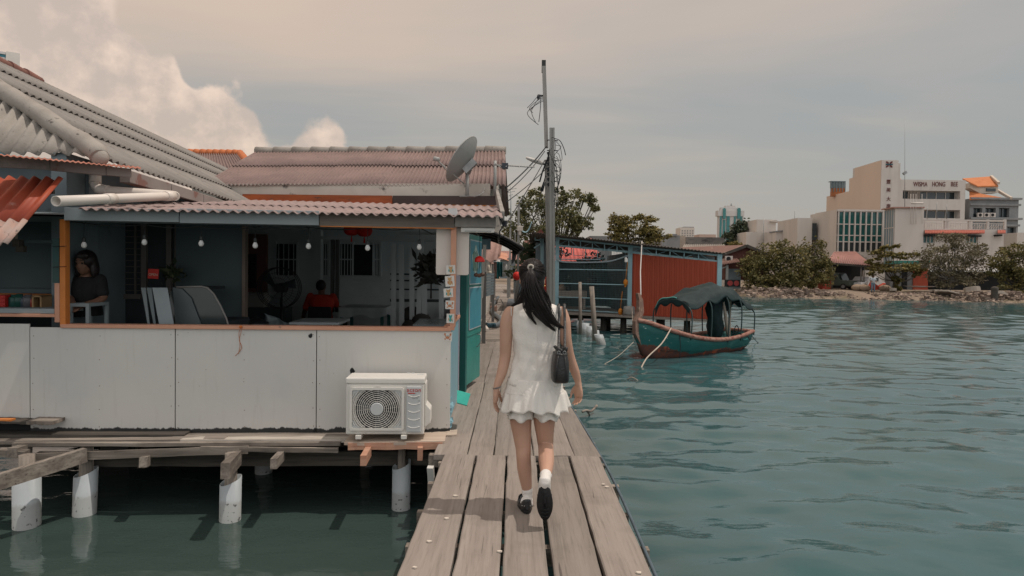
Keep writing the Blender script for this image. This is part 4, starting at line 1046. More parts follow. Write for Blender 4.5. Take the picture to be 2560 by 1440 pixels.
mb = MB(); c = at(1262, 415, 12.45); mb.box(c.x-.05, c.x+.06, c.y-.04, c.y+.04, c.z-.05, c.z+.05); mb.build('junction_box', M('aerial_box', (.04,.05,.06), None, 4, .5), ant)

# ================================================================== poles, street lamp and wires
m_polew = wood('grey_pole_wood', (.235,.225,.21), (.13,.125,.12), (.31,.295,.275), 2, 1.0, .85, .4)
m_polec = M('grey_pole_concrete', (.30,.295,.275), (.25,.245,.23), 2, .9, c3=(.18,.175,.165), s3=1.5, t3=.58, w3=.2, stretch=(4, 4, .4))
tall = thing('utility_pole', 'tall thin grey square pole with street lamp rising beside the jetty', 'utility pole', at(1378, 852, 15.2))
tb_ = at(1379, 856, 15.2); tb_.z = -1.2; tt = at(1359.5, 153, 15.2); tm = at(1366.5, 366, 15.2)
mb = MB(); mb.beam(tb_, at(1368, 400, 15.2), .115, .115, (0, 1, 0)); mb.build('pole', m_polew, tall)
mb = MB(); mb.beam(at(1366.3, 370, 15.15), tt, .082, .082, (0, 1, 0)); mb.build('pole', m_polew, tall)
mb = MB(); mb.beam(tt+V((0, 0, -.25)), tt+V((0, 0, .015)), .088, .088, (0, 1, 0)); mb.build('pole_top', M('charred_top', (.05,.05,.05), None, 4, .8), tall)
lh = at(1334, 401, 15.0); lj = at(1357, 409, 15.1)
mb = MB(); dl = (lj-lh).normalized(); rings = []
for t_, wx, wz in ((-.2, .02, .012), (-.17, .055, .03), (-.05, .085, .045), (.08, .08, .05), (.17, .05, .045), (.22, .035, .035)):
    c = lh+dl*t_; rings.append([c+V((0, 1, 0))*(wx*math.cos(2*math.pi*k/12))+V((0, 0, 1))*(wz*math.sin(2*math.pi*k/12)) for k in range(12)])
mb.loft(rings); mb.build('lamp_head', M('lamp_shell', (.58,.55,.51), None, 3, .4), tall)
mb = MB(); mb.tube([lj-dl*.05, at(1367, 412, 15.2)], .03, 8); mb.build('lamp_arm', m_steel, tall)
mb = MB()
for k in range(5):
    c = at(1346, 240, 15.1); mb.tube(smooth_path([at(1361, 240+k*5, 15.2), c+V((.02*k, 0, -.03*k)), at(1330-3*k+8*(k % 2), 258+6*k, 15.0-.1*k), at(1318+7*k, 270+12*k-6*(k % 3), 15.0)], 5), .0065, 5)
mb.tube(smooth_path([at(1352, 238, 15.1), at(1351, 270, 15.1), at(1347, 305, 15.1)], 5), .008, 5); mb.ell(at(1346, 243, 15.1), (.035, .035, .06)); mb.tube([at(1345, 238, 15.1), at(1362, 240, 15.2)], .02, 6)
mb.build('wire_tangle', m_wire, tall)
short = thing('utility_pole', 'shorter ribbed grey concrete pole tangled with loose wires beside the jetty', 'utility pole', at(1383, 856, 14.9))
sb = at(1382.5, 860, 14.9); sb.z = -1.2; st_ = at(1380, 320, 14.9)
mb = MB(); d_ = (st_-sb)
for ox, ww, dd in ((-.042, .05, .12), (.042, .05, .12), (0, .05, .085)):
    mb.beam(sb+V((ox, 0, 0)), st_+V((ox*.8, 0, 0)), dd, ww, (1, 0, 0), 0, (dd*.8, ww*.8))
mb.build('pole', m_polec, short)
mb = MB(); rr = random.Random(4)
for k in range(13):
    y0 = 345+k*9; s_ = 1 if k % 3 else -1
    p = at(1384+s_*6, y0, 14.8); mb.tube(smooth_path([p, at(1392+s_*rr.uniform(2, 18), y0+rr.uniform(0, 14), 14.7), at(1388+rr.uniform(-6, 22)*max(s_, .2), y0+rr.uniform(20, 55), 14.75), at(1385, y0+rr.uniform(30, 70), 14.8)], 5), .006, 5)
mb.tube(smooth_path([at(1386, 346, 14.8), at(1400, 352, 14.7), at(1410, 372, 14.7), at(1414, 388, 14.7)], 6), .009, 5)
mb.tube(smooth_path([at(1388, 400, 14.8), at(1393, 440, 14.75), at(1395, 480, 14.75), at(1392, 530, 14.8)], 6), .008, 5)
for k in range(7): p = at(1371.5, 385+k*13, 15.0); mb.beam(p+V((-.03, 0, 0)), p+V((.05, 0, .03)), .035, .07)
for k in range(4): mb.tube([at(1368, 350+k*26, 15.1), at(1394, 352+k*25, 14.8)], .012, 5)
mb.build('wire_tangle', m_wire, short)
def wire(a, b, sag, r, lb):
    mb = MB(); mb.tube(sagline(a, b, sag), r, 5); return solo(mb, 'cable', m_wire, lb, 'cable', 'service cables from the poles')
wire(at(1366, 366, 15.1), at(1264, 470, 13.1), .05, .014, 'thick dark cable from the tall pole down to the faded red roof corner')
wire(at(1362, 378, 15.1), at(1268, 480, 13.1), .06, .009, 'thin cable running just below the thickest service cable')
wire(at(1362, 400, 15.1), at(1262, 566, 9.0), .02, .009, 'steep cable crossing another on its way to the lean-to corner')
wire(at(1367, 420, 15.1), at(1266, 505, 12.5), .03, .009, 'lowest cable crossing to the wall below the red roof')
wire(at(1364, 440, 15.1), at(1316, 590, 34), .2, .014, 'dark cable hanging from the tall pole back toward the trees')
mb = MB(); mb.tube([at(1375, 372, 15.0), at(1370, 395, 15.1), at(1356, 430, 15.1), at(1349, 455, 15.1)], .018, 5); mb.tube([at(1361, 455, 15.1), at(1354, 478, 15.1)], [.03, .045], 6)
solo(mb, 'cable_end', m_wire, 'dark cable end with splice hanging beside the tall pole', 'cable')
# jumble along the house corner under the roof edge
mb = MB(); mb.tube(smooth_path([at(1252, 548, 6.5), at(1257, 566, 6.6), at(1249, 580, 6.7), at(1252, 592, 6.8)], 5), .007, 5); mb.box(at(1262, 560, 6.6).x-.02, at(1262, 560, 6.6).x+.02, 6.58, 6.62, at(1262, 566, 6.6).z, at(1262, 552, 6.6).z); mb.tube([at(1256, 548, 6.5), at(1262, 560, 6.6)], .006, 5)
solo(mb, 'loose_cable', m_wire, 'loose cable with small socket dangling at the lean-to roof corner', 'cable')
# ================================================================== red hut on stilts
HY = 25.0
m_frame = M('pale_blue_steel', (.30,.45,.49), (.24,.38,.42), 2, .5, c3=(.2,.2,.2), s3=5, t3=.68, w3=.05)
m_redsheet = M('red_sheet_wall', (.40,.075,.04), (.34,.065,.035), 1.4, .6, stretch=(.6, 1, .25), c3=(.44,.16,.11), s3=1.2, t3=.55, w3=.3)
m_gpan = M('grey_sheet_panel', (.20,.235,.25), (.16,.19,.2), 2, .6)
hut = thing('hut', 'red corrugated hut with pale blue steel truss and mesh front on stilts', 'hut', at(1600, 790, HY))
def hy(px): return 26.5-(px-1400)*.009
def hp(px, py): return at(px, py, hy(px))
pl = [hp(1380, 784), hp(1800, 800)]; pz = -.02
L0 = hp(1392, 700).x; L1 = hp(1576, 700).x; L2 = hp(1798, 700).x
def trz(px, py): return hp(px, py).z
def roofz(x):  # underside line of the sloping roof
    return lerp(trz(1392, 592), trz(1798, 634), (x-L0)/(L2-L0))
mb = MB(); ya, yb = hy(1400), hy(1790)
mb.hexa([(L0-.3, ya-.35, pz-.07), (L2+.1, yb-.35, pz-.07), (L2+.1, yb+5, pz-.07), (L0-.3, ya+5, pz-.07), (L0-.3, ya-.35, pz), (L2+.1, yb-.35, pz), (L2+.1, yb+5, pz), (L0-.3, ya+5, pz)])
mb.build('platform', m_plankx, hut)
mb = MB(); mb.box(L0-.2, L2, ya-.2, ya-.08, pz-.25, pz-.075); mb.build('bearer', m_black_t, hut)
for px in (1400, 1452, 1510, 1560, 1650, 1720, 1780):
    x = hp(px, 790).x; mb = MB(); mb.cyl((x, hy(px)+.1, WZ-.6), (x, hy(px)+.1, pz-.07), .13, .11, 10); mb.build('stilt', m_black_t, hut)
for px in (1430, 1540, 1690):
    x = hp(px, 790).x; mb = MB(); mb.cyl((x, hy(px)+2.4, WZ-.6), (x, hy(px)+2.4, pz-.07), .16, .14, 10); mb.build('stilt', m_black_t, hut)
# wall
wz0 = pz+.01; x0 = L1+.06; x1 = L2-.07
mb = MB(); wt0 = trz(1580, 634); wt1 = trz(1793, 655); y0_, y1_ = hy(1576)-.02, hy(1798)-.02
nu = int((x1-x0)/.145*6); vs = []; fs = []
for i in range(nu+1):
    u = i/nu; q = (i % 6)
    dpt_ = (0, 0, .035, .035, .035, 0)[q]
    x = lerp(x0, x1, u); y = lerp(y0_, y1_, u)-dpt_
    vs += [(x, y, wz0), (x, y, lerp(wt0, wt1, u))]
for i in range(nu): fs.append((2*i, 2*i+2, 2*i+3, 2*i+1))
mb.add(vs, fs)
mb.hexa([(x0, y0_+.03, wz0), (x1, y1_+.03, wz0), (x1, y1_+.05, wz0), (x0, y0_+.05, wz0), (x0, y0_+.03, wt0), (x1, y1_+.03, wt1), (x1, y1_+.05, wt1), (x0, y0_+.05, wt0)])
mb.add([(x1, y1_, wz0), (x1, y1_+5, wz0), (x1, y1_+5, wt1), (x1, y1_, wt1)], [(0, 1, 2, 3)])
mb.build('wall', m_redsheet, hut)
for px, nm in ((1574, 'post'), (1797, 'post'), (1392, 'post')):
    p = hp(px, 700); mb = MB(); mb.box(p.x-.075, p.x+.075, p.y-.08, p.y+.02, pz, roofz(p.x)-.02); mb.build(nm, m_frame, hut)
# truss
ch = .30
def lowz(x): return roofz(x)-(.34 if x < L1 else .27)
mb = MB()
for f_, s_ in ((lambda x: roofz(x)-.06, .065), (lowz, .075)):
    mb.beam((L0, hy(1392), f_(L0)), (L1, hy(1574), f_(L1)), .05, s_); mb.beam((L1, hy(1574), f_(L1)), (L2, hy(1798), f_(L2)), .05, s_)
xx = L0
k = 0
while xx < L2-.2:
    xn = min(xx+.42, L2); px_y = lerp(hy(1392), hy(1798), (xx-L0)/(L2-L0))
    mb.beam((xx, px_y, lowz(xx)), (xx, px_y, roofz(xx)-.06), .03, .03, (0, 1, 0))
    a_, b_ = (lowz(xx), roofz(xn)-.06) if k % 2 == 0 else (roofz(xx)-.06, lowz(xn))
    mb.beam((xx, px_y, a_), (xn, px_y, b_), .018, .018, (0, 1, 0)); xx = xn; k += 1
# light hanging frames under the lower chord
xx = L0+.18
while xx < L1-.8:
    px_y = lerp(hy(1392), hy(1798), (xx-L0)/(L2-L0))-.03; zz = lowz(xx)
    for a, b in (((xx, zz), (xx, zz-.30)), ((xx+.36, zz), (xx+.36, zz-.30)), ((xx, zz-.30), (xx+.36, zz-.30))): mb.beam((a[0], px_y, a[1]), (b[0], px_y, b[1]), .022, .022, (0, 1, 0))
    xx += .42
mb.build('truss', m_frame, hut)
mb = MB(); a_ = hp(1578, 600); mb.slab([(L1, hy(1578)-.03, lowz(L1)+.0), (L1+.62, hy(1578)-.03, lowz(L1+.62)), (L1+.62, hy(1578)-.03, roofz(L1+.62)-.08), (L1, hy(1578)-.03, roofz(L1)-.08)], (0, .02, 0)); mb.build('grey_panel', m_gpan, hut); mb = MB(); mb.slab([(L1+2.0, hy(1690)-.0, lowz(L1+2)), (L1+2.75, hy(1690)-.0, lowz(L1+2.75)), (L1+2.75, hy(1690), roofz(L1+2.75)-.08), (L1+2, hy(1690), roofz(L1+2)-.08)], (0, .02, 0)); mb.build('grey_panel', m_gpan, hut)
mb = MB(); mb.corr((L0-1.0, ya-.35, roofz(L0-1.0)+.02), (L2+.15, yb-.35, roofz(L2+.15)+.02), (L0-1.0, ya+6, roofz(L0)+.0), (L2+.15, yb+6, roofz(L2)+.02), 62, .02, .012, per=5); mb.build('roof', M('brown_sheet_roof', (.13,.105,.09), (.10,.08,.07), 2, .8), hut)
mb = MB(); mb.box(L0, L2, ya+4.8, ya+4.9, pz, roofz(L2)-.2); mb.box(L1, L1+.05, ya+.1, ya+4.8, pz, lowz(L1)); mb.build('inner_wall', M('hut_inner', (.07,.09,.09), (.05,.06,.06), 2, .7), hut)
# mesh front and rails
m_mesh = M('mesh_wire', (.10,.16,.17), None, 6, .5)
mb = MB(); zt_ = lowz(L1)-.05
for i in range(48):
    x = lerp(L0+.08, L1-.08, i/47); y = lerp(hy(1392), hy(1574), i/47)-.02; mb.beam((x, y, pz), (x, y, lowz(x)), .008, .008, (0, 1, 0))
for j in range(30):
    z = lerp(pz+.05, lowz(L1)-.03, j/29); mb.beam((L0, hy(1392)-.026, z), (L1, hy(1574)-.026, z), .007, .007, (0, 0, 1))
mb.build('mesh_panel', m_mesh, hut)
mb = MB()
for z in (.55, 1.08, 1.62, .06): mb.beam((L0, hy(1392)-.05, z), (L1, hy(1574)-.05, z), .03, .035)
mb.build('rail', m_frame, hut)
mb = MB(); mb.box(L0-.35, L1-.15, ya-.4, ya-.32, pz-.05, pz+.0); mb.build('edge_board', m_plankx, hut)
# things inside the mesh front
mb = MB(); y = ya+1.6; mb.box(L0-.6, L0+1.35, y, y+.7, .66, .74); mb.box(L0-.6, L0+1.35, y+.02, y+.05, .45, .66); mb.box(L0-.5, L0-.42, y, y+.6, 0, .66); mb.box(L0+1.2, L0+1.28, y, y+.6, 0, .66)
solo(mb, 'counter', M('cream_counter', (.5,.42,.36), (.44,.37,.31), 2, .6), 'cream topped counter seen through the mesh front of the red hut', 'counter')
m_leafd = leafmat('plant_leaf', (.03,.045,.025), (.05,.065,.03), (.09,.10,.045))
def plant_mesh(c, r, n, ls, seed):
    mb = MB(); rr = random.Random(seed)
    for k in range(n):
        th = rr.uniform(0, 6.28); ph = rr.uniform(-.5, 1.4); q = r*rr.uniform(.35, 1)
        p = V(c)+V((q*math.cos(th)*math.cos(ph), q*math.sin(th)*math.cos(ph), q*math.sin(ph)))
        d = V((rr.uniform(-1, 1), rr.uniform(-1, 1), rr.uniform(-.4, 1))).normalized(); s_ = d.cross(V((rr.uniform(-1, 1), rr.uniform(-1, 1), .3))).normalized()
        L = ls*rr.uniform(.6, 1.3); mb.add([p, p+d*L*.5+s_*L*.22, p+d*L, p+d*L*.5-s_*L*.22], [(0, 1, 2, 3)])
    return mb
m_pot = M('pale_pot', (.42,.38,.33), (.34,.31,.27), 3, .7); m_potd = M('dark_pot', (.04,.035,.03), None, 4, .6)
def potted(px, py, Y, pr, r, n, ls, lb, pot=None, zpot=.25, name='potted_plant'):
    c = at(px, py, Y); t_ = thing(name, lb, 'plant', c)
    mb = MB(); lathe(mb, c, [(pr*.7, 0), (pr, zpot), (pr*.9, zpot), (pr*.85, zpot-.02)]); mb.build('pot', pot or m_pot, t_)
    mb = plant_mesh(c+V((0, 0, zpot+r*.8)), r, n, ls, int(px)); mb.build('foliage', m_leafd, t_)
    mb = MB(); rr = random.Random(int(px)+1)
    for k in range(5): mb.tube([c+V((0, 0, zpot*.8)), c+V((rr.uniform(-.3, .3)*r, rr.uniform(-.3, .3)*r, zpot+r*.5)), c+V((rr.uniform(-.8, .8)*r, rr.uniform(-.8, .8)*r, zpot+r*rr.uniform(.9, 1.5)))], [.02, .014, .006], 5)
    mb.build('stem', m_black_t, t_); return t_
potted(1480, 715, ya+.9, .22, .55, 190, .22, 'spreading potted shrub hung behind the mesh of the red hut', m_potd, .35)
potted(1421, 728, ya+1.9, .13, .2, 60, .14, 'small dark potted plant on the cream counter of the red hut', m_potd, .2)
potted(1400, 660, ya+1.0, .1, .38, 120, .16, 'olive hanging plant beside the grey poles near the red hut', m_potd, .12, 'hanging_plant')
mb = MB(); c = at(1404, 728, ya+1.9); mb.ell(c+V((0, 0, .13)), (.17, .14, .13)); mb.ell(c+V((.02, 0, .3)), (.09, .08, .08)); solo(mb, 'clay_jar', M('tan_clay', (.36,.26,.18), (.28,.2,.14), 5, .7), 'round tan clay jar on the cream counter of the red hut', 'jar')
m_oranged = M('float_orange', (.62,.22,.02), (.5,.17,.02), 5, .5)
for px, y0, y1, lb in ((1562, 700, 712, 'upper orange float hanging by the pale blue post'), (1549, 772, 785, 'lower orange float resting on the hut platform edge')):
    c = hp(px, (y0+y1)/2); mb = MB(); mb.ell(c+V((0, -.2, 0)), (.085, .08, .13)); mb.tube([c+V((0, -.2, .1)), c+V((.06, -.18, .75))], .012, 5); mb.tube([c+V((0, -.2, -.12)), c+V((-.02, -.2, -.17))], .03, 6)
    solo(mb, 'float', m_oranged, lb, 'float', 'orange floats on the red hut')
mb = MB(); c = hp(1570, 785); c.z = pz; lathe(mb, c+V((0, -.25, 0)), [(.19, 0), (.22, .08), (.22, .22), (.20, .30), (.15, .33), (.03, .34)], 16); solo(mb, 'concrete_drum', m_concrete, 'rounded grey concrete weight at the foot of the pale blue post', 'weight')
mb = MB(); mb.tube(smooth_path([hp(1392, 648)+V((0, -.1, 0)), hp(1410, 655)+V((0, -.1, 0)), hp(1470, 656)+V((0, -.1, 0)), hp(1525, 653)+V((0, -.1, 0)), hp(1572, 638)+V((0, -.1, 0))], 5), .03, 6); mb.tube([hp(1390, 648)+V((0, -.1, 0)), hp(1500, 649)+V((0, -.1, 0))], .02, 6)
solo(mb, 'hanging_pipe', M('pale_pipe', (.35,.42,.45), None, 4, .5), 'pale pipe slung under the truss across the mesh front', 'pipe')
mb = MB(); mb.tube([hp(1601, 604)+V((0, -.3, 0)), at(1601, 680, 22), at(1602, 738, 19.3)], .02, 6); solo(mb, 'white_cable', M('white_cable', (.5,.48,.46), None, 5, .5), 'white cable from the hut roof down to the boat bow', 'cable')
# background row seen through the open front and left of the grey poles
def shed(name, label, cx0, cx1, Y, zr, depth, wallm, roofm, slope=.5, py=None, open_=False):
    t_ = thing(name, label, 'house', ((cx0+cx1)/2, Y, 0)); mb = MB()
    if open_:
        for x in (cx0, cx1): mb.box(x-.07, x+.07, Y, Y+.14, -.5, zr)
        mb.box(cx0, cx1, Y+depth-.1, Y+depth, -.5, zr)
    else: mb.box(cx0, cx1, Y, Y+depth, -.5, zr)
    mb.build('wall', wallm, t_)
    mb = MB(); mb.corr((cx0-.4, Y-.6, zr-.05), (cx1+.4, Y-.6, zr-.05), (cx0-.4, Y+depth, zr+slope*depth), (cx1+.4, Y+depth, zr+slope*depth), (cx1-cx0+.8)/.3, .05, .02, per=5); mb.build('roof', roofm, t_); return t_
m_pinkroof = M('pink_faded_roof', (.38,.205,.175), (.31,.17,.15), 1.2, .9, c3=(.30,.17,.15), s3=2, t3=.55, w3=.2)
m_pinkwall = M('pink_roof_red', (.55,.13,.11), (.48,.12,.10), 1.5, .8)
p = at(1440, 700, 40)
s1 = shed('house', 'pink roofed house glimpsed through the mesh front of the red hut', at(1385, 700, 44).x, at(1492, 700, 44).x, 44, at(1440, 660, 44).z, 6, M('pale_blue_wall', (.34,.39,.40), (.28,.32,.33), 1, .7), m_pinkwall, .32)
mb = MB(); mb.box(at(1395, 700, 43.8).x, at(1432, 700, 43.8).x, 43.9, 43.98, at(1400, 725, 43.9).z, at(1400, 690, 43.9).z); mb.build('window', m_dark, s1)
mb = MB(); mb.box(at(1395, 700, 43.6).x, at(1520, 700, 43.6).x, 43.6, 43.75, at(1400, 735, 43.6).z, at(1400, 722, 43.6).z); mb.build('balustrade', M('sea_green', (.08,.20,.19), None, 2, .6), s1)
# pink gable houses left of the poles
t_ = thing('house', 'pink roofed house behind the jetty left of the tall pole', 'house', at(1318, 690, 52))
mb = MB(); q = [at(1296, 650, 50), at(1340, 655, 50), at(1336, 604, 56), at(1310, 602, 56)]; mb.corr(q[0], q[1], q[3], q[2], 14, .05, .02, per=5)
q2 = [at(1282, 690, 46), at(1345, 690, 46), at(1332, 622, 50), at(1300, 622, 50)]; mb.corr(q2[0], q2[1], q2[3], q2[2], 18, .05, .02, per=5)
mb.build('roof', m_pinkroof, t_); mb = MB(); mb.box(at(1284, 690, 48).x, at(1342, 690, 48).x, 48, 54, -.5, at(1310, 690, 48).z); mb.build('wall', m_bluewall, t_)
t_ = thing('gable_house', 'dark red gable with pale blue frame just left of the shorter pole', 'house', at(1350, 690, 30))
mb = MB(); mb.slab([at(1318, 604, 32), at(1352, 572, 32), at(1372, 600, 32)], (0, .3, 0)); mb.build('gable', M('dark_red_gable', (.16,.05,.035), (.12,.04,.03), 2, .8), t_)
mb = MB(); mb.box(at(1340, 640, 30).x, at(1372, 640, 30).x, 30, 32, -.2, at(1345, 606, 30).z); mb.build('wall', m_bluewall, t_)
mb = MB(); p0 = at(1356, 590, 28.5); mb.beam(at(1356, 592, 28.5), V((p0.x, 28.5, -.1)), .13, .13, (0, 1, 0)); mb.beam(at(1338, 580, 28.4), at(1338, 600, 28.4), .05, .05, (0, 1, 0)); mb.beam(at(1337, 600, 28.4), at(1352, 600, 28.4), .05, .05); mb.beam(at(1335, 620, 28.4), at(1354, 608, 28.4), .05, .05); mb.beam(at(1350, 585, 28.4), at(1353, 612, 28.4), .05, .05, (0, 1, 0)); mb.build('frame', m_frame, t_)

# ================================================================== posts and short pipe piles standing in the water
for (a_, b_, r, lb) in ((at(1450, 705, 24.6), at(1451, 812, 24.6), .065, 'thin grey timber post rising from the farthest short white pipe'), (at(1479, 716, 21.7), at(1487, 832, 21.7), .085, 'leaning grey timber post beside the row of short white pipes')):
    d_ = (b_-a_).normalized(); b_ = a_+d_*((WZ-.5-a_.z)/d_.z)
    mb = MB(); mb.cyl(b_, a_, r, r*.9, 10); solo(mb, 'mooring_post', m_oldz, lb, 'post')
row = [(1451, 801, 826, 24.8, 9, 'farthest of the five short white pipes in the water'), (1464, 808, 828, 24.0, 9.5, 'second farthest short white pipe in the water row'), (1476, 816, 838, 23.0, 10, 'middle one of the five short white pipes in the water'), (1487, 825, 848, 21.9, 10.5, 'second nearest short white pipe in the water row'), (1496, 836, 858, 20.9, 11.5, 'nearest and most tilted short white pipe in the water')]
for i, (px, pt, pb, Y, r, lb) in enumerate(row):
    T = at(px, pt, Y); B = at(px+(3 if i > 2 else 0)+(4 if i == 4 else 0), pb, Y); d_ = (B-T).normalized(); B = T+d_*((WZ-.4-T.z)/d_.z); rd = r/1707*Y
    mb = MB(); n_ = 14; rings = [[c+V((q*math.cos(2*math.pi*k/n_), q*math.sin(2*math.pi*k/n_), 0)) for k in range(n_)] for c, q in ((B, rd), (T, rd), (T, rd*.85), (T+d_*.15, rd*.85))]
    mb.loft(rings, 0, True, True); solo(mb, 'short_pile', m_pile, lb, 'pile', 'row of short white pipes in the water')

# ================================================================== moored boat
boat_rot = 0.0
BO = at(1735, 893, 17.6)
def bw(px, py, Y): return at(px, py, Y)
# keel line from bow (left, nearer) to stern (right, a little farther)
bowp = onz(1613, 897, WZ); sternp = onz(1848, 870, WZ)
bx = V((sternp.x-bowp.x, sternp.y-bowp.y, 0)); BL = bx.length; bx.normalize(); by = V((-bx.y, bx.x, 0))
boat = thing('boat', 'green wooden boat with rust red trim and dark tarpaulin canopy moored before the hut', 'boat', (bowp.x+bx.x*BL/2, bowp.y+bx.y*BL/2, WZ))
BMx = Matrix.Identity(4)
for i in range(3): BMx[i][0] = bx[i]; BMx[i][1] = by[i]; BMx[i][2] = (0, 0, 1)[i]
BMx.translation = V((bowp.x, bowp.y, WZ))
# stations: t along 0(bow)..1(stern): half beam at sheer, sheer height, keel depth
S = [(-.085, .015, .98, .52), (-.03, .16, .93, .10), (.05, .36, .80, -.12), (.15, .52, .66, -.2), (.28, .62, .53, -.22), (.42, .66, .44, -.22), (.56, .66, .40, -.22), (.7, .63, .41, -.2), (.84, .56, .45, -.16), (.95, .48, .50, -.08), (1.0, .44, .52, 0.0)]
def station(t, hb_, sh, kd, n=7, ins=0.0):
    pts = []
    for k in range(n):
        a = k/(n-1); yy = hb_*(a**.55)*(1-ins)-(0.0); zz = kd+(sh-kd)*(a**1.5)
        if ins: zz = max(zz, kd+.06)
        pts.append((yy, zz))
    return pts
m_bgreen = bpy.data.materials.new('boat_green'); 
def boat_mat():
    m = M('boat_green_paint', (.022,.135,.125), (.016,.10,.095), 2.2, .5, c3=(.10,.22,.20), s3=3.5, t3=.60, w3=.12, stretch=(.5, 1, 2), bump=.1)
    t = NT.__new__(NT); t.t = m.node_tree; t.n = t.t.nodes; t.l = t.t.links
    b = next(n for n in t.n if n.type == 'BSDF_PRINCIPLED'); src = b.inputs['Base Color'].links[0].from_socket
    tcn = t.new('ShaderNodeTexCoord'); sp = t.new('ShaderNodeSeparateXYZ'); t.l.new(tcn.outputs['Object'], sp.inputs[0])
    nz = t.noise(tcn.outputs['Object'], 2.0, 6, .7); nz2 = t.noise(tcn.outputs['Object'], 9.0, 5, .7)
    alng = t.math('ADD', t.math('MULTIPLY', sp.outputs[0], bx.x), t.math('MULTIPLY', sp.outputs[1], bx.y))
    # antifouling red below an uneven line that sweeps up at the bow
    ln = t.math('ADD', t.math('MULTIPLY', t.math('SUBTRACT', nz, .5), .35), t.math('MULTIPLY', t.math('MAXIMUM', t.math('MULTIPLY', t.math('ADD', alng, BL*.22), -1.0), 0.0), .20))
    red = t.sstep(t.math('SUBTRACT', t.math('ADD', ln, .13), sp.outputs[2]), 0.0, .03)
    rc = t.mix(t.sstep(nz2, .35, .65), (.17,.055,.035), (.085,.05,.045)); rc = t.mix(t.sstep(t.noise(tcn.outputs['Object'], 3.1, 4), .58, .64), rc, (.40,.09,.04))
    wh = t.math('MULTIPLY', t.sstep(nz2, .62, .66), t.math('MULTIPLY', t.sstep(sp.outputs[2], .36, .5), t.sstep(alng, -BL*.10, -BL*.25)))
    c = t.mix(wh, src, (.36,.45,.43)); c = t.mix(red, c, rc)
    c = t.mix(t.sstep(t.math('SUBTRACT', .03, sp.outputs[2]), -.02, .05), c, (.03,.03,.028))
    t.l.new(c, b.inputs['Base Color']); return m
m_boat = boat_mat(); m_rim = M('rust_red_rim', (.25,.10,.075), (.36,.23,.18), 6, .7, c3=(.20,.06,.045), s3=7, t3=.5, w3=.12, stretch=(.4, 2, 2)); m_inb = M('boat_inside', (.035,.17,.16), (.05,.20,.19), 3, .6)
mb = MB(BMx); rings = []
for t_, hb_, sh, kd in S:
    p = station(t_, hb_, sh, kd); x = t_*BL
    rings.append([(x, -a, b) for a, b in reversed(p)]+[(x, a, b) for a, b in p[1:]])
n_ = len(rings[0]); vs = [p for r in rings for p in r]; fs = [(i*n_+j, i*n_+j+1, (i+1)*n_+j+1, (i+1)*n_+j) for i in range(len(S)-1) for j in range(n_-1)]
fs.append(tuple((len(S)-1)*n_+j for j in range(n_))); fs.append(tuple(range(n_))[::-1])
mb.add(vs, fs, 0, True); hull = mb.build('hull', m_boat, boat)
sm_ = hull.modifiers.new('solid', 'SOLIDIFY'); sm_.thickness = .035; sm_.offset = 0
mb = MB(BMx)
for sgn in (-1, 1):
    path = smooth_path([(t_*BL, sgn*(hb_+.005), sh+.015) for t_, hb_, sh, kd in S], 4)
    mb.tube(path, .055, 8, flat=1.1, up=(0, 0, 1))
mb.tube([(BL, -.45, .535), (BL, .45, .535)], .05, 8); mb.build('gunwale', m_rim, boat)
# tall stem post
mb = MB(BMx); s0 = V((.03*BL, 0, -.15)); prof = [(.07, -.2, .07, .10), (-.04, .28, .065, .13), (-.12, .66, .06, .15), (-.12, .98, .055, .19), (-.085, 1.2, .055, .18), (-.085, 1.5, .05, .14), (-.105, 1.68, .04, .08)]
rings = []
for xx, zz, hw, hd in prof:
    rings.append([(xx*BL*.8-hd*.3, -hw, zz), (xx*BL*.8+hd, -hw*.7, zz), (xx*BL*.8+hd, hw*.7, zz), (xx*BL*.8-hd*.3, hw, zz)])
mb.loft(rings, 0, False); mb.build('stem_post', M('worn_stem', (.25,.15,.115), (.18,.115,.09), 4, .8, c3=(.33,.24,.19), s3=6, t3=.56, w3=.1), boat, bevel=.012)
mb = MB(BMx)
rings = []
for t_, hb_, sh, kd in S[2:]:
    rings.append([(t_*BL, -hb_*.86, sh*.30), (t_*BL, hb_*.86, sh*.30)])
mb.add([p for r in rings for p in r], [(2*i, 2*i+1, 2*i+3, 2*i+2) for i in range(len(rings)-1)]); mb.build('floorboards', m_inb, boat)
for t_ in (.30, .50, .70, .86):
    mb = MB(BMx); mb.box(t_*BL-.13, t_*BL+.13, -.57, .57, .32, .36); mb.build('thwart', m_inb, boat, bevel=.005)
mb = MB(BMx); mb.box(.40*BL, .56*BL, -.3, .3, .34, .42); mb.build('hatch', M('pale_green_hatch', (.18,.38,.34), None, 3, .5), boat, bevel=.01)
# canopy hoops and tarpaulin
hoops = [(.25, .60, .58, 1.50), (.44, .64, .48, 1.76), (.62, .66, .42, 1.90), (.78, .62, .43, 1.80), (1.0, .46, .52, 1.36)]
m_tube = M('green_hoop', (.035,.065,.065), (.03,.05,.05), 4, .5)
hp_pts = []
for t_, hb_, z0, z1 in hoops:
    pts = [(t_*BL, -hb_, z0-.1), (t_*BL, -hb_*1.04, lerp(z0, z1, .45)), (t_*BL, -hb_*.95, lerp(z0, z1, .72)), (t_*BL, -hb_*.55, lerp(z0, z1, .94)), (t_*BL, 0, z1), (t_*BL, hb_*.55, lerp(z0, z1, .94)), (t_*BL, hb_*.95, lerp(z0, z1, .72)), (t_*BL, hb_*1.04, lerp(z0, z1, .45)), (t_*BL, hb_, z0-.1)]
    sp_ = smooth_path(pts, 5); mb = MB(BMx); mb.tube(sp_, .018, 8); mb.build('hoop', m_tube, boat); hp_pts.append(sp_)
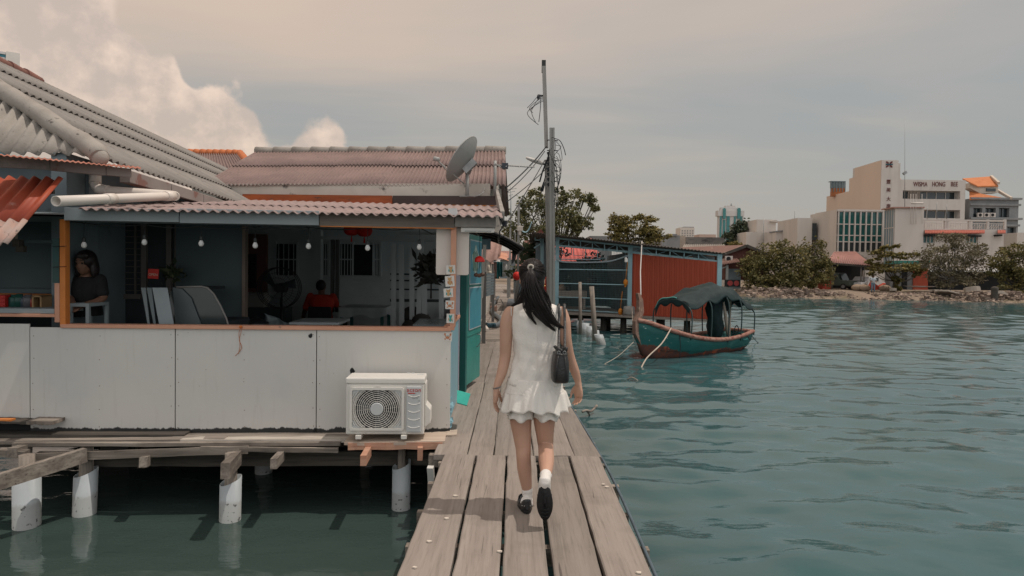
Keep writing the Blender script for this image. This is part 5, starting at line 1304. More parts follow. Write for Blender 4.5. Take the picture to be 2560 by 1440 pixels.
m_tarp = M('dark_green_tarpaulin', (.012,.030,.032), (.008,.020,.022), 5, .7, spec=.3, bump=.6, bscale=7, c3=(.025,.05,.05), s3=2.5, t3=.58, w3=.2)
mb = MB(BMx)
def tarp(u, v):
    # u across 0..1, v along 0..1
    f = v*(len(hoops)-1); i = min(int(f), len(hoops)-2); g = f-i
    lo, hi = .27, .73
    def hpnt(sp_):
        q = lerp(lo, hi, u)*(len(sp_)-1); j = min(int(q), len(sp_)-2); return V(sp_[j]).lerp(V(sp_[j+1]), q-j)
    a = hpnt(hp_pts[i]).lerp(hpnt(hp_pts[i+1]), g)
    sag = .04*math.sin(math.pi*g)*(1-.25*abs(u-.5)) + .016*math.sin(9*u+7*v)*math.sin(math.pi*g)
    edge_ = max(0, abs(u-.5)-.40)/.10
    a.z += .025-sag-edge_*.05*(1+math.sin(v*23+u*3))
    a.z += .018*math.sin(u*17+v*5+2*math.sin(v*9))+.012*math.sin(v*31+u*11)
    a.y *= 1.02
    return a
mb.grid(tarp, 40, 48)
# front scalloped valance
def val(u, v):
    a = V(tarp(u, 0)); return a+V((-.012, 0, -v*(.10+.10*abs(math.sin(u*math.pi*3.5+.4)))))
mb.grid(val, 40, 3)
def valr(u, v):
    a = V(tarp(u, 1)); return a+V((.10*v, 0, -v*(.12+.07*math.sin(u*14))))
mb.grid(valr, 40, 3)
cnp = mb.build('canopy', m_tarp, boat)
sm_ = cnp.modifiers.new('solid', 'SOLIDIFY'); sm_.thickness = .006
mb = MB(BMx); mb.tube([V(tarp(u/20, .0))+V((-.006, 0, .022)) for u in range(8, 21)], .016, 6); mb.build('canopy_edge', M('bright_teal_tube', (.10,.36,.33), None, 3, .5), boat)
# bundle of tarp hanging inside, engine pole, stern stake
mb = MB(BMx); rings = []
for z, r, ox in ((1.62, .10, 0), (1.45, .19, .03), (1.2, .25, .0), (.95, .22, .05), (.7, .25, .08), (.45, .2, .1), (.36, .12, .1)):
    rings.append([(.69*BL+ox+r*math.cos(2*math.pi*k/14)*(1+.25*math.sin(k*2.7+z*4)), .0+r*.9*math.sin(2*math.pi*k/14)*(1+.2*math.cos(k*3.1+z*5)), z) for k in range(14)])
mb.loft(rings); mb.build('hanging_tarp', m_tarp, boat)
mb = MB(BMx); mb.tube([(.76*BL, -.1, 1.4), (.80*BL, -.08, .95), (.83*BL, -.06, .45)], [.035, .05, .045], 8); mb.beam((.91*BL, .1, .35), (.915*BL, .1, 1.45), .055, .055, (0, 1, 0)); mb.build('stern_stake', M('pale_stake', (.50,.42,.35), (.4,.33,.27), 4, .8), boat)
mb = MB(BMx); mb.tube(smooth_path([(.82*BL, -.25, .5), (.85*BL, -.3, .72), (.88*BL, -.28, .55), (.84*BL, -.2, .45), (.87*BL, -.45, .56), (.9*BL, -.62, .3)], 6), .014, 5); mb.build('stern_line', m_wire, boat)
# mooring lines
m_rope = M('pale_rope', (.50,.42,.35), (.42,.35,.29), 9, .9)
def rope(pts, r, lb, mt=m_rope): mb = MB(); mb.tube(smooth_path(pts, 6), r, 6); return solo(mb, 'mooring_rope', mt, lb, 'rope', 'mooring lines of the green boat')
bq = BMx @ V((.10*BL, -.46, .80)); rw = onz(1600, 926, WZ-.05)
rope([bq, bq.lerp(rw, .4)+V((.06, 0, .02)), bq.lerp(rw, .75)+V((-.03, 0, .03)), rw], .017, 'thick pale rope falling from the boat bow into the water')
sb_ = BMx @ V((-.11*BL, 0, .45)); rw2 = onz(1508, 912, WZ-.03)
rope([sb_, sb_.lerp(rw2, .5)+V((0, 0, -.06)), rw2], .008, 'thin line running from the boat stem down to the left')
rope([BMx @ V((.16*BL, -.53, .66)), BMx @ V((.16*BL, -.56, .3)), BMx @ V((.155*BL, -.55, -.15))], .010, 'thin dark line hanging straight down the boat side', m_wire)
rope([sb_, hp(1575, 768)+V((0, -.4, .1)), hp(1578, 735)], .006, 'line from the boat stem back up to the red hut wall')
e_ = BMx @ V((1.0*BL, -.4, .4)); rope([e_, onz(1890, 852, WZ+.05), onz(1902, 862, WZ-.04)], .010, 'dark line trailing from the boat stern', m_wire)
# driftwood twigs caught by the jetty
mb = MB(); mb.tube(smooth_path([onz(1455, 1030, WZ+.06), onz(1466, 1026, WZ+.08), onz(1478, 1028, WZ+.06), onz(1492, 1014, WZ+.12)], 5), [.02]*16, 6); mb.tube([onz(1466, 1027, WZ+.07), onz(1474, 1036, WZ)], .014, 5)
solo(mb, 'driftwood', m_oldx, 'forked bit of driftwood floating beside the jetty', 'driftwood')
mb = MB(); mb.tube(smooth_path([onz(1566, 950, WZ), onz(1580, 944, WZ+.06), onz(1595, 952, WZ)], 4), .015, 5)
solo(mb, 'driftwood', m_oldx, 'thin bent twig lying in the water before the boat', 'driftwood')
# ================================================================== far shore
wa = onz(1870, 743, WZ); wb = onz(2560, 757, WZ)
def shore_y(x):
    s = (wb.y-wa.y)/(wb.x-wa.x)
    y = wa.y+s*(x-wa.x)
    y = y if x > wa.x else wa.y+4+(wa.x-x)*.10
    if x < 4: y = wa.y+4+(wa.x-4)*.10
    return y+.5*math.sin(x*.7)+.35*math.sin(x*1.9+1)
m_sand = M('shore_ground', (.25,.19,.145), (.17,.135,.10), .7, .95, c3=(.13,.12,.06), s3=.35, t3=.55, w3=.15, bump=.5, bscale=6)
mb = MB(); xs_ = [-400, -120, -60]+[ -30+k*1.0 for k in range(150)]+[140, 200, 400, 900]
offs = [(-3, -1.0), (-.8, -.25), (0, 0.0), (.6, .14), (1.5, .34), (3, .50), (5, .60), (8, .66), (14, .72), (30, .9), (90, 1.0), (400, 1.2), (1500, 1.2)]
rr = random.Random(5); vs = []; fs = []
for x in xs_:
    for k, (o_, z_) in enumerate(offs):
        j = rr.uniform(-.06, .06) if 1 < k < 8 else 0
        vs.append((x, shore_y(max(-30, min(x, 119)))+o_+rr.uniform(-.2, .2)*(k < 8), WZ+z_+j))
n_ = len(offs)
for i in range(len(xs_)-1):
    for k in range(n_-1): fs.append((i*n_+k, (i+1)*n_+k, (i+1)*n_+k+1, i*n_+k+1))
mb.add(vs, fs, 0, True); struct(mb, 'shore', m_sand, label='pale rubble shore across the water')
def gz(x, y):
    o_ = y-shore_y(max(-30, min(x, 119))); return WZ+float(np.interp(o_, [a for a, b in offs], [b for a, b in offs]))
# rubble
mb = MB(); m_rub = M('rubble', (.29,.22,.18), (.17,.135,.11), 1.5, .95, island=.5)
def rock(mb, c, r, rr, mi=0):
    vs = []; 
    for k in range(8):
        s_ = [(-1, -1, -1), (1, -1, -1), (1, 1, -1), (-1, 1, -1), (-1, -1, 1), (1, -1, 1), (1, 1, 1), (-1, 1, 1)][k]
        vs.append(V((s_[0]*r*rr.uniform(.5, 1.2), s_[1]*r*rr.uniform(.5, 1.2), s_[2]*r*rr.uniform(.3, .8))))
    R_ = Matrix.Rotation(rr.uniform(0, 6.28), 3, 'Z')@Matrix.Rotation(rr.uniform(-.4, .4), 3, 'X')
    mb.add([V(c)+R_@p for p in vs], [(0,3,2,1),(4,5,6,7),(0,1,5,4),(1,2,6,5),(2,3,7,6),(3,0,4,7)], mi)
rr = random.Random(9)
for k in range(2300):
    x = rr.uniform(20, 56); o_ = abs(rr.gauss(0, 2.2))+.0; y = shore_y(x)+o_-.15
    if math.sin(x*.8+1)*math.sin(x*.31) < -.45 and o_ > .6: continue
    rock(mb, (x, y, gz(x, y)+.02), min(.17, .03+rr.expovariate(26)), rr)
for k in range(380):
    x = rr.choice([rr.gauss(43, 2.0), rr.gauss(26.3, 1.6)]); y = shore_y(x)+rr.uniform(.4, 3.8)
    rock(mb, (x, y, gz(x, y)+rr.uniform(0, .35)), rr.uniform(.06, .24), rr)
struct(mb, 'rubble', m_rub, 'stuff', 'loose broken stones along the waterline')
m_slab = M('broken_concrete', (.36,.31,.26), (.24,.21,.18), 1.2, .95, bump=.3)
for px, py, Y, w_, h_, tl_, lb in ((2375, 730, 63.5, 3.0, .16, .22, 'large tilted concrete slab on the rubble shore'), (2432, 722, 64.5, 1.6, .5, -.1, 'brown boulder heap right of the tilted slab'), (2490, 735, 62.5, 2.0, .3, .1, 'flat pale stone slab near the dark stump on the shore'), (2340, 715, 66, 1.2, .2, .0, 'low pale concrete block under the right hand trees'), (2233, 722, 67, .7, .3, 0, 'small pale block behind the standing man'), (2030, 712, 70, 1.1, .6, .0, 'white concrete block beside the big mangrove bush')):
    c = at(px, py, Y); c.z = gz(c.x, c.y)+h_*.35; mb = MB(); r2_ = random.Random(px); n_ = 9
    R_ = Matrix.Rotation(tl_, 3, 'Y')@Matrix.Rotation(-.25, 3, 'X')
    pts = [c+R_@V((w_/2*math.cos(6.28*k/n_)*r2_.uniform(.8, 1.15), w_*.32*math.sin(6.28*k/n_)*r2_.uniform(.8, 1.15), 0)) for k in range(n_)]
    mb.slab(pts, R_@V((0, 0, h_))); solo(mb, 'stone_block', m_slab, lb, 'stone', bevel=.04)
mb = MB(); c = at(2486, 745, 60.5); c.z = WZ-.3; lathe(mb, c, [(.28, 0), (.30, .6), (.26, 1.2), (.30, 1.5), (.24, 1.62), (.08, 1.7)], 12); c = at(2537, 750, 59.5); c.z = WZ-.3
lathe(mb, c, [(.0, 0)], 3) if False else None
solo(mb, 'stump', m_black_t, 'dark upright stump standing at the water edge on the right', 'stump')

# ------------------------------------------------------------------ trees
def tree(name, label, base, blobs, n, leaf, mat, trunk_r, limbs=True, cat='tree', group=None, seed=1, flat=1.0, tw=None, nbr=None):
    """blobs: (centre, (rx, ry, rz)); leaves spread over each clump's volume, denser towards its skin"""
    r_ = np.random.default_rng(seed); base = V(base)
    t_ = thing(name, label, cat, base, 0, group)
    vol = np.array([b[1][0]*b[1][2] for b in blobs]); cnt = (vol/vol.sum()*n).astype(int)
    Vs = []; 
    for (c, rad), k in zip(blobs, cnt):
        c = np.array(c); rad = np.array(rad)
        ns = max(6, k//38); sub = r_.normal(size=(ns, 3)); sub /= np.linalg.norm(sub, axis=1)[:, None]; sub *= r_.uniform(.45, 1.0, (ns, 1))
        w_ = sub[r_.integers(0, ns, k)]; p = w_ + r_.normal(size=(k, 3))*.14
        P = c+p*rad
        nrm = r_.normal(size=(k, 3)); nrm[:, 2] = np.abs(nrm[:, 2])*flat+.25; nrm /= np.linalg.norm(nrm, axis=1)[:, None]
        a = r_.normal(size=(k, 3)); a -= nrm*(a*nrm).sum(1)[:, None]; a /= np.linalg.norm(a, axis=1)[:, None]; b = np.cross(nrm, a)
        L = leaf*r_.uniform(.6, 1.35, (k, 1)); q = np.stack([P-a*L*.5, P+b*L*.26+nrm*L*.05, P+a*L*.5, P-b*L*.26+nrm*L*.05], 1); Vs.append(q)
    Q = np.concatenate(Vs).reshape(-1, 3)-np.array(base); nq = len(Q)//4
    me = bpy.data.meshes.new('crown'); me.vertices.add(len(Q)); me.vertices.foreach_set('co', Q.ravel())
    me.loops.add(nq*4); me.loops.foreach_set('vertex_index', np.arange(nq*4)); me.polygons.add(nq)
    me.polygons.foreach_set('loop_start', np.arange(0, nq*4, 4)); me.polygons.foreach_set('loop_total', np.full(nq, 4)); me.update()
    me.materials.append(mat); o = bpy.data.objects.new('crown', me); COL.objects.link(o); o.parent = t_
    mb = MB(); rr = random.Random(seed)
    top = V((0, 0, 0))
    for c, rad in blobs: top += V(c)/len(blobs)
    fork = base.lerp(top, .42); fork.x = lerp(base.x, top.x, .3)
    mb.tube(smooth_path([base-V((0, 0, .3)), base.lerp(fork, .5)+V((rr.uniform(-.15, .15), 0, 0)), fork], 4), [trunk_r*1.25]+[trunk_r*(1-.35*k/8) for k in range(8)], 9)
    for c, rad in blobs:
        for j in range(nbr or 2):
            c2 = V(c)+V((rr.uniform(-.5, .5)*rad[0], rr.uniform(-.5, .5)*rad[1], rr.uniform(-.3, .6)*rad[2])); m_ = fork.lerp(c2, .5)+V((rr.uniform(-.2, .2), rr.uniform(-.2, .2), -.12*(c2-fork).length))
            pth = smooth_path([fork-(fork-base)*.08*j, m_, c2], 4); mb.tube(pth, [trunk_r*(.5-.42*k/(len(pth)-1)) for k in range(len(pth))], 6)
    mb.build('trunk', tw or m_bark, t_); return t_
m_bark = M('bark', (.10,.085,.07), (.06,.05,.042), 5, .95, bump=.4)
m_barkg = M('grey_bark', (.22,.20,.18), (.14,.125,.11), 5, .95, bump=.3)
m_mang = leafmat('mangrove_leaf', (0.080,0.080,0.032), (0.136,0.120,0.045), (0.240,0.192,0.072))
m_alm = leafmat('almond_leaf', (0.096,0.088,0.032), (0.160,0.136,0.045), (0.288,0.224,0.080))
m_grn = leafmat('rain_tree_leaf', (0.072,0.083,0.038), (0.128,0.128,0.054), (0.232,0.200,0.088))
m_dgr = leafmat('dark_tree_leaf', (0.035,0.054,0.035), (0.056,0.072,0.043), (0.096,0.104,0.056))
m_air = leafmat('feathery_leaf', (0.115,0.101,0.061), (0.162,0.142,0.088), (0.257,0.223,0.149))
def B(px, py, Y, rx, rz, ry=None, dy=0):  # clump from its picture place: radii in metres
    p = at(px, py, Y); return ((p.x, p.y+dy, p.z), (rx, ry or rx*.8, rz))
def gb(px, Y): p = at(px, 700, Y); return (p.x, Y, gz(p.x, Y))
tree('mangrove_bush', 'big rounded olive mangrove bush on the rubble shore behind the boat', gb(1965, 69.5),
     [B(1890, 680, 69, 1.8, 1.9), B(1925, 650, 70, 1.9, 1.7), B(1960, 630, 70, 1.6, 1.2), B(1985, 668, 68.5, 2.2, 2.2), B(2030, 640, 70, 1.7, 1.6), B(2050, 680, 69, 1.5, 1.7), B(1905, 705, 68.5, 1.9, 1.0), B(1965, 705, 68, 2.2, 1.0), B(2025, 700, 69, 1.8, 1.1), B(1870, 655, 70, 1.1, .9), B(2062, 655, 70, .8, .8)], 11500, .30, m_mang, .22, cat='bush', seed=2)
tree('almond_tree', 'layered almond tree beside the standing man on the shore', gb(2236, 68),
     [B(2225, 615, 68, .9, .45), B(2218, 636, 68, 1.7, .5), B(2262, 642, 68, 1.3, .45), B(2190, 655, 68, 1.2, .35), B(2240, 668, 67.5, 2.5, .55), B(2285, 672, 68, 1.1, .4), B(2185, 680, 67.5, 1.0, .4), B(2245, 710, 67.5, .8, .7), B(2290, 690, 68, .6, .4)], 4200, .30, m_alm, .13, cat='tree', seed=3, flat=2.2)
tree('feathery_tree', 'pale feathery tree in front of the terrace building', gb(2375, 68),
     [B(2360, 610, 69, 1.5, .9), B(2385, 600, 69, 1.3, .8), B(2340, 640, 68, 2.0, 1.2), B(2400, 635, 68.5, 1.9, 1.2), B(2440, 640, 69, 1.7, 1.0), B(2320, 665, 68, 1.3, 1.1), B(2375, 670, 68, 2.0, 1.2), B(2430, 680, 68, 1.8, 1.1), B(2460, 620, 69.5, 1.0, .5), B(2350, 700, 68, 1.4, .9), B(2415, 712, 67, 1.4, .7)], 7600, .24, m_air, .15, seed=4, tw=m_barkg, nbr=4)
tree('shore_tree', 'dark brownish tree at the right edge of the shore', gb(2530, 66),
     [B(2510, 650, 66, 1.4, 1.2), B(2545, 630, 66.5, 1.8, 1.0), B(2575, 650, 66, 1.8, 1.6), B(2520, 690, 66, 1.5, 1.3), B(2560, 690, 65.5, 1.9, 1.5), B(2490, 670, 66, .9, 1.0), B(2610, 680, 66, 1.6, 1.9), B(2540, 720, 65, 1.6, .6)], 6500, .28, m_mang, .18, seed=5)
tree('large_tree', 'large spreading tree behind the grey poles at the jetty', gb(1395, 92),
     [B(1300, 570, 90, 2.2, 2.2), B(1330, 520, 90, 2.2, 1.9), B(1345, 488, 92, 1.7, 1.1), B(1385, 530, 92, 2.2, 1.8), B(1400, 478, 92, 1.0, .6), B(1440, 490, 92, 2.6, 1.1), B(1470, 500, 91, 1.3, 1.1), B(1482, 525, 91, .9, 1.1), B(1420, 548, 90, 2.4, 1.6), B(1460, 555, 90, 1.7, 1.1), B(1440, 580, 90, 1.4, 1.0), B(1360, 580, 90, 2.8, 1.8), B(1410, 595, 90, 2.2, 1.0), B(1275, 590, 92, 1.6, 1.5), B(1435, 515, 91, .9, .7)], 9500, .40, m_grn, .35, seed=6, nbr=3)
tree('layered_tree', 'yellow-green layered tree rising behind the red hut roof', gb(1590, 82),
     [B(1560, 548, 82, 1.9, .8), B(1610, 550, 82, 1.8, .6), B(1540, 565, 82, 1.4, .6), B(1585, 575, 81, 2.4, .9), B(1635, 572, 82, 1.6, .4), B(1625, 590, 80, 1.9, .8), B(1655, 592, 81, 1.3, .5), B(1545, 592, 81, 1.7, .8), B(1600, 605, 80, 2.4, .7), B(1530, 575, 82, .8, .3)], 7000, .36, m_alm, .2, seed=7, flat=2.0, nbr=3)
tree('dark_tree', 'dark dense tree in front of the distant green glass tower', gb(1855, 125),
     [B(1850, 575, 124, 2.6, 1.9), B(1875, 565, 125, 1.2, 1.2), B(1835, 595, 123, 2.1, 1.5), B(1865, 600, 123, 1.9, 1.5), B(1825, 605, 122, 1.2, 1.2)], 4200, .5, m_dgr, .3, seed=8)
tree('roof_shrub', 'small yellow-green tree top peeping over the brown roofs', gb(1835, 88), [B(1835, 612, 88, 1.2, .5), B(1850, 615, 88, .7, .4)], 500, .35, m_alm, .08, seed=9)

# ------------------------------------------------------------------ buildings across the water
m_bwhite = M('city_white_render', (.55,.505,.465), (.51,.468,.43), .25, .8, c3=(.36,.33,.30), s3=.5, t3=.54, w3=.25, stretch=(1.6, 1.6, .22))
m_bwhite2 = M('stained_white_render', (.56,.51,.46), (.48,.44,.40), .4, .85, c3=(.30,.28,.26), s3=.35, t3=.62, w3=.25, stretch=(1.5, 1.5, .25))
m_btan = M('tan_render', (.60,.475,.385), (.555,.44,.355), .2, .85, c3=(.40,.30,.23), s3=.4, t3=.6, w3=.25, stretch=(1, 1.5, .2))
m_glass = M('dark_window_glass', (.03,.045,.05), (.02,.03,.035), 1.0, .12, spec=.6)
m_tglass = M('teal_glass', (.012,.11,.10), (.008,.075,.07), .5, .15, spec=.5, c3=(.006,.05,.05), s3=.9, t3=.55, w3=.1)
m_bgrey = M('weathered_grey_render', (.25,.255,.255), (.19,.195,.20), .5, .9, c3=(.07,.075,.075), s3=.6, t3=.56, w3=.2, stretch=(1, 1, .6))
m_maroon = M('maroon_letters', (.13,.035,.03), None, 4, .6)
def R(px, py, Y): return at(px, py, Y)
# tall block with the tan flank; axis-aligned: front at Y=110, flank runs straight back
YF = 110.0
wis = thing('building', 'tall white office block with tan flank and dark red lettering across the water', 'building', (64, 118, .3))
X0 = R(2201, 500, YF).x; X1 = R(2244, 500, YF).x; X2 = R(2423, 500, YF).x
def Z(px, py, Y=YF): return R(px, py, Y).z
zt0 = Z(2202, 400); ztb = Z(2300, 447)
mb = MB(); mb.box(X0+.03, X1, YF, YF+9.3, 0, zt0); mb.build('wall', m_bwhite, wis)
def Yat(px): return X0*FPX/(px-1288.0)
y1 = Yat(2128); y2 = Yat(2115); y3 = Yat(2060)
mb = MB()
def flank(ya, yb, z): mb.add([(X0, ya, 0), (X0, yb, 0), (X0, yb, z), (X0, ya, z)], [(0, 1, 2, 3)])
zb1 = R(2128, 443, y1).z; zb2 = R(2116, 478, y2).z
flank(YF, y1, zt0); flank(y1, y2, zb1); flank(y2, y3, zb2)
mb.box(X0+.02, X0+8, y1-.02, y2, 0, zb1-.01); mb.box(X0+.02, X0+8, y2, y3, 0, zb2-.01)
mb.build('wall', m_btan, wis)
mb = MB(); mb.box(X1, R(2258, 420, YF).x, YF+.8, YF+7, 0, Z(2250, 406)); mb.build('wall', m_bwhite, wis)
def recess(parent, wallm, x0, x1, Y, z0, z1, holes, depth=.5, name='wall', glass=m_glass, frames=True, thick=8, mull=None):
    """wall block with real recessed window openings; each opening gets its own window part"""
    mb = MB(); xs_ = sorted(set([x0, x1]+[h for q in holes for h in q[:2]])); zs_ = sorted(set([z0, z1]+[h for q in holes for h in q[2:4]]))
    for i in range(len(xs_)-1):
        for j in range(len(zs_)-1):
            cx, cz = (xs_[i]+xs_[i+1])/2, (zs_[j]+zs_[j+1])/2
            if not any(q[0] < cx < q[1] and q[2] < cz < q[3] for q in holes):
                mb.add([(xs_[i], Y, zs_[j]), (xs_[i+1], Y, zs_[j]), (xs_[i+1], Y, zs_[j+1]), (xs_[i], Y, zs_[j+1])], [(0, 1, 2, 3)])
    for a, b, c, d in [q[:4] for q in holes]:
        mb.add([(a, Y, c), (b, Y, c), (b, Y, d), (a, Y, d), (a, Y+depth, c), (b, Y+depth, c), (b, Y+depth, d), (a, Y+depth, d)], [(0, 4, 5, 1), (1, 5, 6, 2), (2, 6, 7, 3), (3, 7, 4, 0)])
    mb.add([(x0, Y, z0), (x0, Y+thick, z0), (x0, Y+thick, z1), (x0, Y, z1), (x1, Y, z0), (x1, Y+thick, z0), (x1, Y+thick, z1), (x1, Y, z1)], [(0, 3, 2, 1), (4, 5, 6, 7), (3, 7, 6, 2), (1, 2, 6, 5)])
    mb.build(name, wallm, parent)
    for q in holes:
        a, b, c, d = q[:4]; nm = q[4] if len(q) > 4 else 1; nz = q[5] if len(q) > 5 else 1
        g = MB(); g.box(a+.01, b-.01, Y+depth-.05, Y+depth, c+.01, d-.01); win = g.build('window', glass, parent)
        f = MB()
        for k in range(nm+1): x = lerp(a+.05, b-.05, k/nm); f.box(x-.05, x+.05, Y+depth-.13, Y+depth-.055, c+.01, d-.01)
        for k in range(nz+1): z = lerp(c+.05, d-.05, k/nz); f.box(a+.11, b-.11, Y+depth-.12, Y+depth-.058, z-.045, z+.045)
        f.build('frame', mull or m_bwhite, win)
wz = lambda py: Z(2340, py)
recess(wis, m_bwhite, R(2243, 500, YF+1).x, X2, YF+1, 0, ztb, [(R(2266, 480, YF).x, R(2411, 480, YF).x, wz(496), wz(475), 6), (R(2290, 480, YF).x, R(2412, 480, YF).x, wz(544), wz(523), 5)], 1.4)
mb = MB()
for k in range(9): x = R(2280+k*3.4, 485, YF).x; mb.box(x, x+.09, YF+.93, YF+.995, wz(496), wz(475))
mb.build('grille', M('brown_grille', (.25,.2,.16), None, 4, .6), wis)
text('lettering', 'WISMA', face_mat(R(2301, 461, YF+.96), (1, 0, 0), (0, 0, 1)) @ Matrix.Diagonal((.66, 1, 1, 1)), 1.06, m_maroon, wis, .03, spacing=1.02)
text('lettering', 'HONG', face_mat(R(2347, 461, YF+.96), (1, 0, 0), (0, 0, 1)) @ Matrix.Diagonal((.66, 1, 1, 1)), 1.06, m_maroon, wis, .03, spacing=1.02)
text('lettering', 'BEE', face_mat(R(2386, 461, YF+.96), (1, 0, 0), (0, 0, 1)) @ Matrix.Diagonal((.70, 1, 1, 1)), 1.06, m_maroon, wis, .03, spacing=1.02)
for ch_, py in (('豐', 455), ('美', 475.5), ('大', 498), ('廈', 516)):
    text('lettering', ch_, face_mat(R(2221.5, py, YF-.05), (1, 0, 0), (0, 0, 1)), .74, m_maroon, wis, .03)
lc = R(2223, 411, YF-.06); mb = MB()
for sx in (-1, 1):
    for sz in (-1, 1):
        pts = []
        for k in range(14):
            t = 2*math.pi*k/14; pts.append(lc+V((sx*(.30+.24*math.cos(t)), 0, sz*(.30+.17*math.sin(t)+.09*math.cos(t)*1.2))))
        mb.slab(pts, (0, -.04, 0), 0)
mb.box(lc.x-.56, lc.x+.56, lc.y-.05, lc.y-.041, lc.z-.11, lc.z+.11, 1)
mb.build('emblem', [m_maroon, M('emblem_teal', (.02,.07,.09), None, 3, .5)], wis)
mb = MB(); mb.beam(R(2258, 435, YF-1), R(2266, 430, YF-1), .35, .4); mb.tube([R(2262, 520, YF-1.5), R(2262, 290, YF-1.5)], [.05, .015], 6); mb.build('mast', m_steel, wis)
# rooftop tank cage behind the step
yb = Yat(2085); mb = MB(); a = R(2079, 475, yb).x; b = R(2115, 475, yb).x; z0, z1 = R(2090, 479, yb).z, R(2100, 452, yb).z
mb.box(a+.3, b, yb+.4, yb+1.2, z0-.8, z0+.7, 1); mb.box(a, b, yb+.3, yb+1.4, z1-.12, z1, 0); mb.box(a+.15, b, yb+.5, yb+1.0, z0+.7, z1-.12, 0)
for k in range(6): x = lerp(a, b, k/5); mb.box(x-.05, x+.05, yb+.25, yb+.35, z0, z1)
mb.build('roof_cage', [M('cage_blue', (.16,.21,.23), None, 2, .5), M('cage_orange', (.35,.13,.05), None, 2, .6)], wis)
# old grey shophouse with orange roofs
shp = thing('building', 'old grey shophouse with orange tile roofs right of the lettered block', 'building', (78, 116, .3))
YS = 112.0; sx0, sx1 = R(2423, 560, YS).x, R(2545, 560, YS).x
def zS(px, py): return R(px, py, YS).z
recess(shp, m_bgrey, sx0, sx1, YS, 0, zS(2480, 497), [(R(2433, 540, YS).x, R(2455, 540, YS).x, zS(2440, 543), zS(2440, 520), 2), (R(2463, 540, YS).x, R(2489, 540, YS).x, zS(2470, 543), zS(2470, 520), 2), (R(2497, 540, YS).x, R(2523, 540, YS).x, zS(2510, 543), zS(2510, 520), 2), (R(2518, 580, YS).x, R(2540, 580, YS).x, zS(2530, 595), zS(2530, 568), 1)], .7, mull=m_dark)
mb = MB()
for py, d_ in ((496, .5), (511, .35), (546, .6), (562, .3)): z = zS(2480, py); mb.box(sx0-.1, sx1+.25*d_*2, YS-d_, YS-.003, z-.22, z+.10)
mb.build('cornice', m_bgrey, shp)
m_orroof = M('orange_tiles', (.52,.19,.075), (.46,.16,.065), .8, .8, stretch=(3, .6, .6))
mb = MB()
A1, A2, A3, A4 = R(2410, 445, 113), R(2478, 442, 116), R(2492, 464, 113), R(2447, 464, 113)
mb.slab([R(2406, 446, 117), R(2476, 441, 117), R(2496, 464, 112.4), R(2445, 465, 112.4), R(2424, 455, 112.6)], (0, .0, -.18))
mb.slab([R(2423, 470, 115), R(2452, 484, 112.3), R(2512, 495, 111.6), R(2424, 497, 111.6)], (0, 0, -.18)); mb.build('roof', m_orroof, shp)
mb = MB()
mb.slab([R(2425, 457, 113), R(2447, 466, 112.6), R(2495, 466, 112.6), R(2496, 482, 112.6), R(2452, 484, 112.6), R(2425, 470, 113)], (0, 1.5, 0))
mb.beam(R(2478, 441, 116.8), R(2497, 458, 112.2), .35, .4); mb.beam(R(2492, 475, 115), R(2528, 496, 111.4), .4, .4); mb.build('gable', M('cream_gable', (.52,.45,.38), (.46,.4,.34), 1, .8), shp)
mb = MB(); z0, z1 = zS(2470, 477), zS(2470, 470); mb.box(R(2466, 470, 112.5).x, R(2489, 470, 112.5).x, 112.45, 112.59, z0, z1); mb.build('window', m_glass, shp)
for k, px in enumerate((2450, 2466, 2481)):
    c = R(px, 543, YS-.4); u_ = thing('air_conditioner', ['first', 'second', 'third'][k]+' small white air conditioner from the left on the shophouse ledge', 'air conditioner', c, 0, 'air conditioners on the shophouse ledge')
    mb = MB(); mb.box(c.x-.42, c.x+.42, c.y-.15, c.y+.2, c.z, c.z+.7); mb.build('casing', m_bwhite, u_)
    mb = MB(); mb.cyl((c.x-.08, c.y-.16, c.z+.35), (c.x-.08, c.y-.2, c.z+.35), .25, .25, 16); mb.build('fan', m_dark, u_)
# white block with the teal curtain wall
gb_ = thing('building', 'low white building with a grid of teal glass facing the water', 'building', (50, 100, .3))
YG = 100.0; gx0, gx1 = R(2092, 570, YG).x, R(2208, 570, YG).x
def zG(px, py): return R(px, py, YG).z
rows_ = [(530, 560), (562, 588), (590, 603), (606, 629)]
mb = MB(); mb.box(gx0-.02, gx1, YG+.35, YG+9, 0, zG(2150, 525)); mb.add([(gx0-.03, YG, 0), (gx0-.03, YG+7.2, 0), (gx0-.03, YG+7.2, R(2040, 533, YG+7.2).z), (gx0-.03, YG, zG(2094, 524))], [(0, 1, 2, 3)]); mb.build('wall', m_bwhite2, gb_)
for (pa, pb) in rows_:
    za, zb_ = zG(2150, pb), zG(2150, pa)
    for k in range(8):
        xa = lerp(gx0+.25, gx1-.05, k/8)+.10; xb = lerp(gx0+.25, gx1-.05, (k+1)/8)-.06
        mb = MB(); mb.box(xa, xb, YG+.2, YG+.3, za, zb_); mb.build('window', m_tglass if pa != 606 else m_glass, gb_)
mb = MB()
for k in range(9): x = lerp(gx0+.25, gx1-.05, k/8); mb.box(x-.10, x+.06, YG-.05, YG+.34, zG(2150, 632), zG(2150, 527))
for (pa, pb) in rows_:
    mb.box(gx0, gx1, YG+.02, YG+.342, zG(2150, pa)+.002, zG(2150, pa-2.5)); 
mb.box(gx0, gx1, YG+.02, YG+.34, 0, zG(2150, 630)); mb.box(gx0-.02, gx1+.1, YG-.1, YG+.36, zG(2150, 528), zG(2150, 524)); mb.build('mullions', m_bwhite, gb_)
